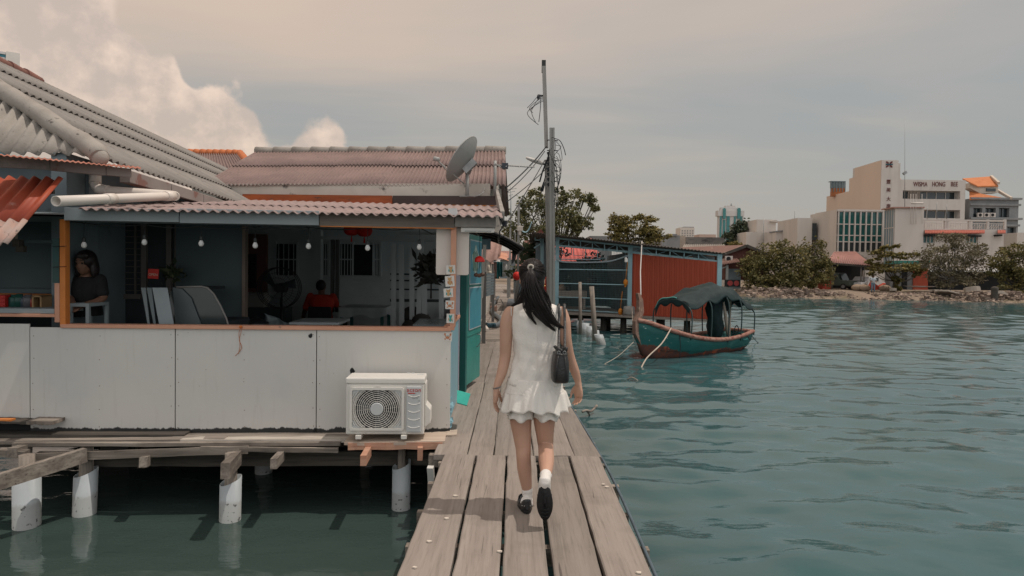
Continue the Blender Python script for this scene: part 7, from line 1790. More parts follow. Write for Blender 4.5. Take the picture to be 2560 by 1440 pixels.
mb.loft(R2, cap=False); top_ = mb.build('top', m_cloth, woman)
sm_ = top_.modifiers.new('solid', 'SOLIDIFY'); sm_.thickness = .004; sm_.offset = 1
mb = MB(); sp_ = []
for q, f in rings:
    if q[0] < 766: continue
    c = w_(lerp(q[1], q[2], .5)+1.5, q[0]); sp_.append(V((c.x, c.y-q[3]-.0045, c.z)))
mb.tube(sp_, .0022, 6); mb.build('seam', m_cloth, top_)
mb = MB()
for xl, sgn in ((1280, -1), (1399, 1)):
    pts = [w_(xl+sgn*.5, y, YB) for y in (770, 790, 815, 838, 846)]
    mb.tube(smooth_path([pts[0]]+[p+V((sgn*.003, -.05+.01*k, 0)) for k, p in enumerate(pts)]+[pts[-1]], 4), .0035, 6)
mb.build('armhole_hem', m_cloth, top_)
# skirt: plain yoke then a gathered frill
mb = MB(); rows = []; N = 144
for v in range(17):
    t = v/16
    py = lerp(944, 1022, t); xl = lerp(1268, 1250, t) if t > .38 else lerp(1269, 1263, t/.38); xr = lerp(1407, 1423, t) if t > .38 else lerp(1405, 1408, t/.38); hd = lerp(.122, .178, t)
    a, b = w_(xl, py), w_(xr, py); c = (a+b)/2; g = max(0, (t-.36)/.64); row = []
    for k in range(N):
        th = 2*math.pi*k/N; rad = 1+g**.6*(.055*math.sin(11*th+.6+.9*math.sin(2*th))+.03*math.sin(23*th+1.3))+(.02 if .34 < t < .42 else 0)*math.sin(40*th)
        row.append(c+V(((b-a).length/2*math.cos(th)*rad, hd*math.sin(th)*rad, .012*g*math.sin(11*th+1.5)+.010*g*math.sin(3*th+.5))))
    rows.append(row)
mb.loft(rows, cap=False); sk = mb.build('skirt', m_cloth, woman)
sm_ = sk.modifiers.new('solid', 'SOLIDIFY'); sm_.thickness = .0025; sm_.offset = 1
mb = MB(); mb.loft([tr(975+k*1.2, 1262, 1409, .135+.003*k, n=60) for k in range(3)], cap=False); mb.build('gather_seam', m_cloth, sk)
mb = MB()
for xa, xb, ph in ((1270, 1334, 0), (1334, 1397, 2)):
    rows = []
    for v in range(9):
        t = v/8; py = lerp(1000, 1043, t); a, b = w_(lerp(1278 if ph == 0 else 1334, xa, t), py), w_(lerp(1334 if ph == 0 else 1390, xb, t), py); c = (a+b)/2
        rows.append([c+V(((b-a).length/2*math.cos(2*math.pi*k/60)*(1+.05*t*math.sin(7*2*math.pi*k/60+ph)), (.118+.012*t)*math.sin(2*math.pi*k/60)*(1+.05*t*math.sin(7*2*math.pi*k/60+ph)), .010*t*math.sin(5*2*math.pi*k/60+ph))) for k in range(60)])
    mb.loft(rows, cap=False)
sh_ = mb.build('shorts', m_cloth, woman); sm_ = sh_.modifiers.new('solid', 'SOLIDIFY'); sm_.thickness = .003
# hair: smooth cap and windblown ponytail
mb = MB(); f_ = V((.10, 1, -.05)).normalized(); 
capc = hc+V((0, -.006, .022))
mb.ell(capc, (.0855, .098, .099), 30, 20); mb.ell(hc+V((0, -.028, -.03)), (.077, .066, .075), 20, 14)
hcap = mb.build('hair', m_hair, woman); voxel(hcap, .006, 6)
knot = w_(1326.5, 668, YB-.105)
rs = random.Random(11)
mb = MB()
def strand(pts, r0): mb.tube(smooth_path(pts, 4), [r0*(.75+.4*math.sin(math.pi*min(1, (k+2)/(4*(len(pts)-1)+3))))*(1-(k/(4*(len(pts)-1)))**3*.93) for k in range(4*(len(pts)-1)+1)], 5)
def bundle(ctrl, wid, n, r0, seed, ty=1.0):
    r2_ = random.Random(seed)
    for i in range(n):
        o = r2_.gauss(0, .45); o2 = r2_.gauss(0, .5); cut = r2_.uniform(.80, 1.0); pts = [knot]
        for (px, py, Y), wd in zip(ctrl, wid):
            p = w_(px, py, Y); pts.append(p+V((wd*o+r2_.gauss(0, .002), ty*wd*.55*o2, wd*.25*o*o2+r2_.gauss(0, .003))))
        pts[-1] = pts[-2].lerp(pts[-1], cut); strand(pts, r0*r2_.uniform(.7, 1.25))
YH = YB-.145
bundle([(1326, 690, YH), (1334, 725, YH-.01), (1347, 758, YH-.01), (1366, 785, YH), (1392, 812, YH+.01), (1411, 820, YH+.02)], [.018, .040, .044, .034, .018, .012], 430, .0026, 1)
bundle([(1324, 692, YH), (1318, 720, YH), (1312, 742, YH+.01), (1297, 756, YH+.02), (1279, 765, YH+.03)], [.018, .034, .034, .016, .008], 210, .0026, 2)
bundle([(1326, 692, YH), (1324, 730, YH), (1320, 762, YH), (1325, 788, YH), (1341, 812, YH)], [.018, .032, .024, .012, .006], 140, .0026, 3)
bundle([(1330, 690, YH), (1345, 725, YH), (1356, 748, YH+.02), (1372, 772, YH+.03), (1382, 800, YH+.03)], [.018, .026, .026, .022, .02], 60, .0017, 4)
bundle([(1330, 690, YH), (1352, 722, YH+.02), (1364, 742, YH+.05), (1374, 758, YH+.05), (1376, 770, YH+.05)], [.016, .022, .018, .012, .01], 50, .0018, 5)
bundle([(1327, 690, YH), (1330, 740, YH), (1345, 780, YH-.005), (1372, 812, YH), (1388, 828, YH+.01)], [.018, .03, .03, .02, .01], 150, .0026, 6)
mb.build('ponytail', m_hair, woman)
mb = MB(); r2_ = random.Random(3)
for i in range(130):   # combed strands over the crown gathering into the knot
    a = r2_.uniform(-.35, math.pi+.35); d0 = V((math.cos(a)*.9, r2_.uniform(-.2, .75), math.sin(a)*.9)).normalized(); p0 = capc+V((d0.x*.0875, d0.y*.1, d0.z*.101))
    mid = (p0+knot)/2; dm = (mid-capc).normalized(); pm_ = capc+V((dm.x*.089, dm.y*.1015, dm.z*.1025)); p25 = ((p0*2+knot)/3-capc).normalized(); p25 = capc+V((p25.x*.0885, p25.y*.101, p25.z*.102)); p75 = ((p0+knot*3)/4-capc).normalized(); p75 = capc+V((p75.x*.0885, p75.y*.101, p75.z*.102))
    mb.tube(smooth_path([p0, p25, pm_, p75, knot], 3), [.0016]*13, 4)
mb.build('combed_hair', m_hair, woman)
mb = MB(); kc = knot+V((0, -.002, 0)); axis = V((.1, -.9, -.35)).normalized(); a1 = axis.orthogonal().normalized(); b1 = axis.cross(a1)
for k in range(11):
    t = 2*math.pi*k/11; mb.ell(kc+(a1*math.cos(t)+b1*math.sin(t))*.0155, (.0062, .0062, .0062), 8, 6)
mb.build('hair_tie', M('cream_hair_tie', (.55,.50,.43), None, 30, .6), woman)
mb = MB(); mb.ell(hc+V((.079, .004, -.052)), .006, 8, 6); mb.tube([hc+V((.079, .004, -.046)), hc+V((.079, .004, -.034))], .002, 5); mb.build('earring', M('gold', (.6,.4,.15), None, 5, .3, metal=1), woman)
mb = MB(); wc = w_(1242, 968, YB-.048)
for dz in (0, -.006): mb.tube([wc+V((.024*math.cos(2*math.pi*k/20), .024*math.sin(2*math.pi*k/20), dz+.006*math.cos(2*math.pi*k/20))) for k in range(21)], .003, 6)
mb.build('bracelet', M('beads', (.35,.31,.27), (.15,.13,.12), 60, .4), woman)
# socks and shoes
m_sock = M('white_sock', (.72,.69,.65), (.68,.65,.61), 20, .9, bump=.25, bscale=120)
m_shoe = M('black_shoe_leather', (.014,.015,.017), (.022,.024,.027), 7, .38, spec=.5)
m_sole = M('black_sole', (.010,.010,.011), (.016,.016,.017), 14, .6, bump=.2)
def shoe(F, nm):
    L = .232
    def outl(g, z, n=26, wadd=0.0):
        pts = []
        for k in range(n):
            t = 2*math.pi*k/n; y = L*.5+math.cos(t)*(L*.5+wadd); u = y/L
            hw = (.029+.0125*math.sin(math.pi*min(max(u, 0), 1)**1.5)+.004)*g*abs(math.sin(t))**.62+0
            pts.append(F @ V((math.copysign(hw+wadd, math.sin(t)) if abs(math.sin(t)) > 1e-6 else 0, y, z)))
        return pts
    mb = MB(); mb.loft([outl(1, 0), outl(1.06, .006), outl(1.06, .02), outl(1.0, .024)]); so = mb.build(nm+'_sole' if False else 'sole', m_sole, woman)
    mb = MB()
    for yy in (.045, .07, .15, .175, .2): mb.tube([F @ V((-.024, yy, -.001)), F @ V((0, yy+.008, -.003)), F @ V((.024, yy, -.001))], .0035, 5)
    mb.tube([F @ V((-.012, .03, -.002)), F @ V((-.014, .11, -.002)), F @ V((-.004, .15, -.002)), F @ V((0, .12, -.002)), F @ V((.004, .15, -.002)), F @ V((.014, .11, -.002)), F @ V((.012, .03, -.002))], .003, 5)
    mb.build('sole_tread', m_sole, so)
    mb = MB(); rings = []
    for z, g in ((.020, 1.02), (.032, 1.0), (.045, .93), (.052, .9)):
        pts = outl(g, z); rings.append(pts)
    # lower the walls towards the middle, higher at heel
    n = len(rings[0])
    for ri, z in enumerate((.020, .032, .045, .052)):
        for k in range(n):
            loc = F.inverted() @ rings[ri][k]; u = loc.y/L; hz = 1.0+1.25*max(0, .28-u)/.28-.35*math.exp(-((u-.5)/.18)**2)
            rings[ri][k] = F @ V((loc.x, loc.y, .02+(z-.02)*hz))
    mb.loft(rings, cap=False)
    vamp = []
    for u, hw, hz in ((.60, .036, .040), (.72, .037, .046), (.84, .034, .042), (.94, .024, .034), (.985, .010, .026)):
        vamp.append([F @ V((hw*math.cos(math.pi*k/10), u*L, .022+(hz-.012)*math.sin(math.pi*k/10))) for k in range(11)])
    mb.add([p for r in vamp for p in r], [(i*11+j, i*11+j+1, (i+1)*11+j+1, (i+1)*11+j) for i in range(4) for j in range(10)], 0, True)
    up = mb.build('shoe_upper', m_shoe, woman); sm2 = up.modifiers.new('solid', 'SOLIDIFY'); sm2.thickness = .003
    mb = MB(); mb.tube([F @ V((.040*math.cos(math.pi*k/12), .085+.012*math.sin(math.pi*k/12), .035+.050*math.sin(math.pi*k/12))) for k in range(13)], .005, 6, flat=.6)
    mb.build('shoe_strap', m_shoe, up); mb = MB(); mb.tube([F @ V((.038*math.cos(math.pi*k/12), .125, .032+.04*math.sin(math.pi*k/12))) for k in range(13)], .004, 6, flat=.6)
    mb.build('shoe_strap', m_shoe, up); mb = MB(); mb.beam(F @ V((0, -.0035, .028)), F @ V((0, .004, .085)), .012, .005, F.to_3x3() @ V((0, 1, 0)))
    mb.build('shoe_strap', m_shoe, up)
    mb = MB()
    for k in range(5): a = -1.1+k*.55; mb.ell(F @ V((.036*math.sin(a), .012-.016*math.cos(a)+.004, .048)), .0035, 8, 6)
    mb.build('shoe_stud', M('steel_stud', (.5,.5,.5), None, 5, .3, metal=1), up)
def frame(o, f, u):
    f = V(f).normalized(); u = V(u); u = (u-f*u.dot(f)).normalized(); r_ = f.cross(u); m = Matrix.Identity(4)
    for i in range(3): m[i][0] = r_[i]; m[i][1] = f[i]; m[i][2] = u[i]; m[i][3] = V(o)[i]
    return m
hl = onz(1318, 1284, .004); FL = frame(hl, (-.10, 1, 0), (0, 0, 1))
hr_ = at(1361, 1214, YB-.40); to_ = at(1363, 1300, YB-.345); FR = frame(hr_, to_-hr_, (0.02, 1, .12))
shoe(FL, 'left'); shoe(FR, 'right')
def sock(F, ank, above, r_ank, r_top, nm='sock'):
    mb = MB(); limb(mb, [above, ank.lerp(above, .4), ank, F @ V((0, .055, .052)), F @ V((0, .11, .045)), F @ V((0, .18, .034))], [r_top, r_ank, r_ank*1.05, .038, .031, .022], 16)
    mb.ell(F @ V((0, .032, .045)), (.029, .03, .035), 12, 8)
    mb.tube([above+((ank-above).normalized())*.004*k for k in (0, 2)], [r_top*1.06]*2, 16); mb.ell(ank+(above-ank)*.25, r_ank*1.08, 14, 10)
    voxel(mb.build(nm, m_sock, woman), .005, 3)
sock(FL, w_(1319, 1258, YB+.025), w_(1318, 1224, YB+.008), .0325, .0345)
sock(FR, w_(1362, 1203, YB-.38), w_(1364.5, 1187, YB-.315), .0325, .035)
# shoulder bag
bag = thing('shoulder_bag', 'small black leather shoulder bag hanging at the right side of the woman', 'bag', at(1400, 952, 4.22))
m_leather = M('black_leather', (.013,.013,.014), (.022,.022,.023), 10, .40, spec=.5, bump=.3, bscale=70)
bc = at(1400.5, 914, 4.22); mb = MB(); rings = []
for z, hw, hd in ((-.092, .040, .085), (-.096, .046, .095), (-.085, .053, .108), (-.03, .054, .112), (.03, .050, .11), (.075, .040, .105), (.088, .030, .10)):
    rings.append(ring(bc+V((0, 0, z)), hw, hd, rt_, fw, 28, 3.6))
mb.loft(rings); mb.build('bag_body', m_leather, bag, bevel=.0)
mb = MB()
for x in (-.028, .028): mb.tube([bc+V((x*1.3, -.116, -.08)), bc+V((x, -.118, 0)), bc+V((x*.7, -.110, .075))], .003, 6)
mb.tube(ring(bc+V((0, 0, .078)), .041, .107, rt_, fw, 28, 3.6)+[ring(bc+V((0, 0, .078)), .041, .107, rt_, fw, 28, 3.6)[0]], .0035, 6); mb.build('bag_piping', m_leather, bag)
mb = MB(); rr = random.Random(8)
for k in range(7):
    a = rr.uniform(0, 6.28); c = bc+V((rr.uniform(-.02, .02), rr.uniform(-.09, .02), .088)); mb.tube(smooth_path([c, c+V((rr.uniform(-.03, .03), rr.uniform(-.02, .02), .03)), c+V((rr.uniform(-.02, .02), rr.uniform(-.02, .02), .012))], 4), .010, 7)
mb.build('gathered_top', m_leather, bag)
mb = MB()
for x in (-.016, .018): mb.tube([bc+V((x+.009*math.cos(2*math.pi*k/14), -.1, .093+.009*math.sin(2*math.pi*k/14))) for k in range(15)], .0022, 6)
mb.build('ring', m_steel, bag)
for dx_, sx_, yy in ((-.018, 1397, -.10), (.020, 1411, .03)):
    mb = MB(); b0 = bc+V((dx_, -.10, .09)); t0 = at(sx_, 764, YB-.03)+V((0, 0, .010)); t1 = at(sx_-2, 770, YB+.09); b1 = bc+V((dx_, .10, .09))
    mb.tube(smooth_path([b0, b0.lerp(at(sx_+1, 800, YB-.095), .5), at(sx_+1, 800, YB-.095), at(sx_, 776, YB-.075), t0, t1+V((0, .01, -.02)), V((b1.x, YB+.13, 1.16)), b1], 6), .0085, 8, flat=.34, up=(0, -1, .2)); mb.build('strap', m_leather, bag)

# ------------------------------------------------------------------ other people
def figure(t, J, skin, shirt, trousers, hairm, hairpart, vox=.012, face=True, fwd=(0, -1, 0), short=True, s=1.0, headtilt=(0, 0, 1)):
    """J holds world joints; one remeshed body, shirt and trousers following it"""
    f = V(fwd).normalized(); r_ = f.cross(V((0, 0, 1)))
    b = MB(); sw = (J['shr']-J['shl']).length/2; cs = (J['shr']+J['shl'])/2; rv = (J['shr']-J['shl']).normalized(); fv = V((0, 0, 1)).cross(rv) if True else f
    T = [(J['pel'], sw*.86, .105*s), (J['pel'].lerp(cs, .35), sw*.80, .10*s), (J['pel'].lerp(cs, .72), sw*.98, .112*s), (cs+V((0, 0, -.03*s)), sw*1.0, .09*s), (cs+V((0, 0, .035*s)), sw*.55, .07*s)]
    b.loft([ring(c, w0, d0, rv, fv, 18) for c, w0, d0 in T]); limb(b, [cs+V((0, 0, -.02)), cs.lerp(J['head'], .5), J['head']], [.06*s, .05*s, .05*s]); head(b, J['head'], f, headtilt, s, face)
    for a in 'lr':
        limb(b, [J['sh'+a], J['el'+a], J['wr'+a]], [.048*s, .038*s, .024*s]); hd = (J['wr'+a]-J['el'+a]).normalized()
        hand(b, J['wr'+a], hd, (0, 0, -1) if abs(hd.z) < .8 else f*-1+rv*.2, rv*(-1 if a == 'r' else 1)+f*.4, .17*s, .5)
        if 'kn'+a in J: limb(b, [J['hi'+a], J['kn'+a], J['an'+a]], [.085*s, .056*s, .038*s]); b.ell(J['an'+a]+f*.06*s+V((0, 0, -.045*s)), (.04*s, .10*s if abs(f.y) > .5 else .05*s, .035*s), 10, 7)
    voxel(b.build('body', skin, t), vox, 2)
    c = MB(); c.loft([ring(p, w0*1.08+.008, d0*1.12+.008, rv, fv, 18) for p, w0, d0 in T])
    for a in 'lr': limb(c, [J['sh'+a], J['sh'+a].lerp(J['el'+a], .5), J['sh'+a].lerp(J['el'+a], .72 if short else 1.0)]+([] if short else [J['wr'+a].lerp(J['el'+a], .1)]), [.062*s, .060*s, .062*s]+([] if short else [.045*s]))
    voxel(c.build('shirt', shirt, t), vox, 2)
    if 'knl' in J:
        c = MB(); c.loft([ring(J['pel']+V((0, 0, z)), sw*.95, .125*s, rv, fv, 18) for z in (-.14*s, -.05*s, .06*s)])
        for a in 'lr': limb(c, [J['hi'+a], J['kn'+a], J['an'+a]+V((0, 0, .03))], [.10*s, .072*s, .058*s])
        voxel(c.build('trousers', trousers, t), vox, 2)
        c = MB()
        for a in 'lr': c.ell(J['an'+a]+f*.06*s+V((0, 0, -.045*s)), (.05*s, .13*s if abs(f.y) > .5 else .06*s, .042*s), 12, 8)
        c.build('shoes', m_black, t)
    if face: eyes(t, J['head'], f, s, headtilt)
    h = MB(); hairpart(h, J['head'], f); voxel(h.build('hair', hairm, t), vox*.8, 3)
m_blk = M('black_tshirt', (.012,.012,.013), (.017,.017,.018), 6, .85)
Yk = HM @ V((0, .62, 0))
kt = thing('person', 'dark haired woman in black T-shirt standing behind the cafe opening', 'person', HM @ V((HP(215, 700, .55).x, .55, 0)))
def k_(px, py, w=.55): return HM @ HP(px, py, w)
def bob(h, c, f): h.ell(c+V((0, .012, .028)), (.098, .102, .105), 20, 14); h.ell(c+V((-.075, .03, -.06)), (.032, .06, .10), 12, 9); h.ell(c+V((.075, .03, -.06)), (.034, .06, .105), 12, 9); h.ell(c+V((0, .06, -.05)), (.085, .05, .10), 14, 10); h.ell(c+V((.02, -.075, .070)), (.062, .026, .034), 12, 8)
figure(kt, dict(head=k_(214, 657, .50), shl=k_(184, 702), shr=k_(250, 700), pel=k_(222, 790, .6), ell=k_(176, 742, .5), wrl=k_(184, 760, .32), elr=k_(258, 744, .5), wrr=k_(214, 761, .30)), m_skin2, m_blk, m_blk, m_hair, bob, .010, True, (-.15, -1, -.12))
rm = thing('person', 'man in red T-shirt seated at a table with back turned inside the cafe', 'person', HM @ V((HP(803, 760, 5.0).x, 5.0, 0)))
def q_(px, py, w=5.0): return HM @ HP(px, py, w)
def crop(h, c, f): h.ell(c+V((0, -.012, .028)), (.083, .100, .094), 18, 12); h.ell(c+V((0, -.05, -.01)), (.07, .05, .06), 12, 9)
m_redt = M('red_tshirt', (.50,.045,.025), (.42,.038,.02), 6, .85)
figure(rm, dict(head=q_(803, 717, 5.08), shl=q_(776, 741), shr=q_(832, 742), pel=q_(806, 805, 4.9), ell=q_(762, 778, 5.05), wrl=q_(757, 800, 5.2), elr=q_(842, 766, 5.2), wrr=q_(858, 770, 5.5)), m_skin2, m_redt, m_blk, m_hair, crop, .012, False, (.1, 1, -.25), headtilt=(0, .2, 1))
fm = at(2182, 731, 66.0); fz = gz(fm.x, fm.y)
sp = thing('person', 'man in pale blue shirt and jeans standing on the rubble shore', 'person', (fm.x, fm.y, fz))
def s_(x, y, z): return V((fm.x+x, fm.y+y, fz+z))
figure(sp, dict(head=s_(.03, -.03, 1.58), shl=s_(-.19, 0, 1.38), shr=s_(.19, 0, 1.38), pel=s_(0, .02, .92), ell=s_(-.27, -.05, 1.12), wrl=s_(-.14, -.26, 1.02), elr=s_(.27, -.03, 1.12), wrr=s_(.18, -.24, 1.0), hil=s_(-.1, .02, .88), knl=s_(-.11, -.03, .48), anl=s_(-.12, .02, .09), hir=s_(.1, .02, .88), knr=s_(.12, -.04, .48), anr=s_(.13, .0, .09)), m_skin2, M('pale_blue_shirt', (.40,.44,.47), (.34,.38,.41), 6, .85), M('faded_jeans', (.13,.19,.24), (.10,.15,.19), 6, .9), m_hair, crop, .02, True, (-.2, -1, -.2))
# ================================================================== things inside the cafe
m_bulb = M('milky_bulb', (.72,.72,.70), None, 3, .3); m_sock_ = M('bulb_socket', (.03,.035,.035), None, 3, .5)
BULBS = [(210, 613, 557, 'leftmost bare bulb, in front of the dark haired woman'), (361, 606, 561, 'bare bulb above the red OPEN sign'), (503, 609, 566, 'bare bulb in front of the blue-grey partition'), (638, 614, 568, 'bare bulb hanging just right of the partition edge'), (771, 616, 568, 'bare bulb left of the two red lanterns'), (919, 620, 569, 'bare bulb below the red lanterns'), (1048, 618, 569, 'bare bulb nearest the cream board')]
BW = .10
for px, py, pt, lb in BULBS:
    c = HP(px, py, BW); t_ = hthing('light_bulb', lb, 'light bulb', c, 'bare bulbs on the cafe string')
    F = WM[t_.name]; k = 1.0; zt_ = HP(px, pt, BW).z-c.z
    mb = MB(F); lathe(mb, (0, 0, 0), [(.001, -.027), (.012, -.025), (.021, -.014), (.0245, 0), (.022, .012), (.014, .026), (.011, .034)], 16); mb.build('globe', m_bulb, t_)
    mb = MB(F); lathe(mb, (0, 0, 0), [(.0135, .030), (.016, .036), (.0155, .062), (.010, .072), (.004, .076)], 12); mb.build('socket', m_sock_, t_)
    mb = MB(F); mb.tube([(0, 0, .07), (.001, 0, zt_-.02)], .003, 5); mb.tube([(-.018, 0, zt_+.004), (0, 0, zt_-.012), (.018, 0, zt_+.004)], .006, 6); mb.build('cord', m_sock_, t_)
mb = MB(HM); pts = []
for i in range(len(BULBS)-1):
    a, b = HP(BULBS[i][0], BULBS[i][2], BW), HP(BULBS[i+1][0], BULBS[i+1][2], BW); pts += sagline(a, b, .022, 8)[:-1]
pts = [HP(150, 553, BW)]+pts+[HP(1048, 569, BW), HP(1080, 585, BW)]
mb.tube(pts, .0045, 6); solo(mb, 'string_cable', m_sock_, 'black cable strung under the fascia carrying the bare bulbs', 'cable')
m_lantern = M('red_lantern_paper', (.55,.02,.012), (.45,.015,.01), 6, .6)
for px, py, lb in ((879, 574, 'left one of the two red paper lanterns under the cafe ceiling'), (911, 577, 'right one of the two red paper lanterns under the cafe ceiling')):
    c = HP(px, py, 2.6); t_ = hthing('paper_lantern', lb, 'lantern', c, 'red paper lanterns'); F = WM[t_.name]
    mb = MB(F); n_ = 24; rings = []
    for z, r in ((-.078, .03), (-.07, .06), (-.045, .088), (0, .105), (.045, .088), (.07, .06), (.078, .03)): rings.append([((r*(1+.03*(k % 2)))*math.cos(2*math.pi*k/n_), (r*(1+.03*(k % 2)))*math.sin(2*math.pi*k/n_), z) for k in range(n_)])
    mb.loft(rings); mb.build('shade', m_lantern, t_)
    mb = MB(F); mb.tube([(0, 0, .07), (0, 0, .2)], .004, 5); mb.tube([(0, 0, -.07), (0, 0, -.16)], [.004, .014], 6); mb.build('tassel', m_lantern, t_)
# OPEN sign
c = HP(383, 684, .95); t_ = hthing('open_sign', 'small red OPEN sign hung on strings above the display case', 'sign', c); F = WM[t_.name]
mb = MB(F); mb.slab([(-.058, 0, -.05), (.050, 0, -.056), (.058, 0, .046), (-.05, 0, .052)], (0, .008, 0)); mb.build('board', M('open_red', (.50,.03,.02), None, 6, .5), t_)
text('lettering', 'OPEN', F @ face_mat((0, -.003, -.012), (1, 0, -.02), (0, 0, 1)), .036, M('open_letters', (.55,.45,.35), None, 6, .5), t_, .001)
mb = MB(F); mb.tube([(-.03, .004, .05), (-.01, .004, .14), (.03, .004, .048)], .002, 5); mb.build('string', m_sock_, t_)
# glass display case with end panels leaning in front
dc_ = hthing('display_case', 'curved glass display case with dark inside behind the cafe counter', 'display case', (HP(500, 800, .9).x, .9, 0))
prof = [(442, 718), (505, 716), (520, 720), (535, 735), (552, 765), (566, 795), (574, 822), (574, 850), (425, 850), (425, 730)]
def cs(px, py, w): p = HP(px, py, w); return p
mb = MB(HM); pr = [cs(a, b, .62) for a, b in prof]; mb.slab(pr, (0, .012, 0)); mb.build('end_glass', M('smoked_glass', (.045,.055,.055), (.035,.045,.045), 2, .15, spec=.5), dc_)
mb = MB(HM); mb.tube([p+V((0, -.005, 0)) for p in pr[:8]], .009, 6); mb.build('edge_trim', M('case_trim', (.25,.235,.22), None, 4, .4), dc_)
mb = MB(HM); q0 = pr[0]; mb.box(cs(430, 800, .65).x, cs(572, 800, .65).x, .65, 1.3, .02, .98); mb.box(cs(432, 720, .65).x, cs(505, 720, .65).x, .64, 1.3, q0.z-.03, q0.z); mb.build('case_body', m_indark, dc_)
mb = MB(HM); mb.slab([cs(432, 720, .60), cs(455, 722, .60), cs(478, 745, .60), cs(510, 830, .60), cs(440, 830, .60)], (0, .008, 0)); mb.build('inner_panel', M('case_panel', (.10,.12,.125), None, 3, .4), dc_)
for k, (a, b, d, e, lb) in enumerate(((352, 364, 371, 376, 'leftmost of three grey panels leaning by the display case'), (366, 379, 386, 391, 'middle of three grey panels leaning by the display case'), (380, 418, 400, 437, 'widest and lightest of three grey panels by the display case'))):
    mb = MB(HM); w0 = .50-.03*k; mb.slab([cs(a, 719, w0), cs(b, 719, w0), cs(e, 826, w0-.06), cs(d, 826, w0-.06)], (0, .012, 0)); solo(mb, 'leaning_board', M('pale_panel%d' % k, ((.16, .19, .20), (.13, .16, .17), (.26, .30, .315))[k], None, 2, .4), lb, 'panel', 'grey panels by the display case', bevel=.004)
# white metal stand by the opening
mb = MB(HM)
def hb2(px0, py0, px1, py1, w0, w1): hbox(mb, px0, py0, px1, py1, w0, w1)
a, b, z = HP(176, 770, .2).x, HP(228, 770, .2).x, HP(200, 766, .2).z
mb.box(a, b, .16, .52, z, z+.03)
for x in (a, b-.03):
    for y_ in (.16, .49): mb.box(x, x+.03, y_, y_+.03, 0, z)
solo(mb, 'metal_stand', M('stand_grey', (.24,.28,.29), None, 4, .5), 'pale grey metal stand just inside the orange corner post', 'stand')
# pedestal fan
fc = HP(696, 720, 3.2); ft = hthing('pedestal_fan', 'large black caged pedestal fan standing in the cafe', 'fan', (fc.x, 3.2, 0)); FR_ = .285
mb = MB(HM); mb.cyl((fc.x, 3.35, 0), (fc.x, 3.35, fc.z-.05), .022, .018, 10); lathe(mb, (fc.x, 3.35, 0), [(.24, 0), (.24, .03), (.05, .06), (.03, .10)], 18); mb.build('stand', m_black, ft)
mb = MB(HM)
for rr_ in (FR_, FR_*.75, FR_*.5, FR_*.22):
    for y_ in ((3.13,) if rr_ < FR_ else (3.13, 3.22, 3.3)): mb.tube([(fc.x+rr_*math.cos(2*math.pi*k/36), y_+(.03 if rr_ == FR_ else 0), fc.z+rr_*math.sin(2*math.pi*k/36)) for k in range(37)], .0055 if rr_ == FR_ else .003, 5)
for k in range(40): t = 2*math.pi*k/40; mb.tube([(fc.x+FR_*.22*math.cos(t), 3.13, fc.z+FR_*.22*math.sin(t)), (fc.x+FR_*.75*math.cos(t), 3.13, fc.z+FR_*.75*math.sin(t)), (fc.x+FR_*math.cos(t), 3.17, fc.z+FR_*math.sin(t))], .0022, 4, cap=False)
mb.build('cage', m_black, ft)
mb = MB(HM)
for k in range(3):
    t0 = 2*math.pi*k/3+.3; mb.add([(fc.x+.05*math.cos(t0), 3.2, fc.z+.05*math.sin(t0)), (fc.x+.25*math.cos(t0-.3), 3.17, fc.z+.25*math.sin(t0-.3)), (fc.x+.26*math.cos(t0+.25), 3.22, fc.z+.26*math.sin(t0+.25)), (fc.x+.07*math.cos(t0+.7), 3.23, fc.z+.07*math.sin(t0+.7))], [(0, 1, 2, 3)])
mb.build('blade', M('fan_blade_dark', (.05,.06,.065), None, 3, .4), ft)
mb = MB(HM); mb.tube([(fc.x, 3.15, fc.z), (fc.x, 3.45, fc.z)], [.06, .075], 14); mb.build('motor', m_black, ft)
# tables and chairs
def table(name, lb, x0, x1, y0, y1, z, mt, legm, cloth_=0.0):
    t_ = hthing(name, lb, 'table', ((x0+x1)/2, y0, 0)); mb = MB(HM); mb.box(x0, x1, y0, y1, z-.03, z); mb.build('table_top', mt, t_, bevel=.004)
    if cloth_:
        mb = MB(HM); n_ = 60; per = [(lerp(x0, x1, k/20), y0-.004) for k in range(20)]+[(x1+.004, lerp(y0, y1, k/10)) for k in range(10)]+[(lerp(x1, x0, k/20), y1+.004) for k in range(20)]+[(x0-.004, lerp(y1, y0, k/10)) for k in range(10)]
        r0_ = [(a, b, z+.004) for a, b in per]; r1_ = [(a+.012*math.sin(k*1.3)*(1 if k > 19 else 0), b+.012*math.sin(k*1.3), z-cloth_-.03*math.sin(k*.5)) for k, (a, b) in enumerate(per)]
        mb.loft([r0_, r1_], cap=False); b_ = mb.n; mb.add(r0_, [tuple(range(len(r0_)))]); mb.build('table_cover', mt, t_)
    for x in (x0+.05, x1-.05):
        for y_ in (y0+.05, y1-.05): mb = MB(HM); mb.box(x-.025, x+.025, y_-.025, y_+.025, 0, z-.031); mb.build('leg', legm, t_)
    return t_
m_cover = M('white_cover', (.50,.53,.53), (.40,.43,.43), 5, .8); m_tleg = M('teal_leg', (.04,.16,.15), None, 3, .5)
table('cafe_table', 'white covered table in front of the man in red', HP(846, 775, 4.7).x, HP(962, 775, 4.7).x, 4.7, 5.7, HP(900, 768, 4.9).z, m_cover, m_tleg, .14)
table('cafe_table', 'low table with pale top edge left of the white covered table', HP(722, 800, 1.5).x, HP(848, 800, 1.5).x, 1.5, 2.2, HP(780, 806, 1.5).z, M('pale_edge', (.40,.43,.44), None, 4, .5), m_black)
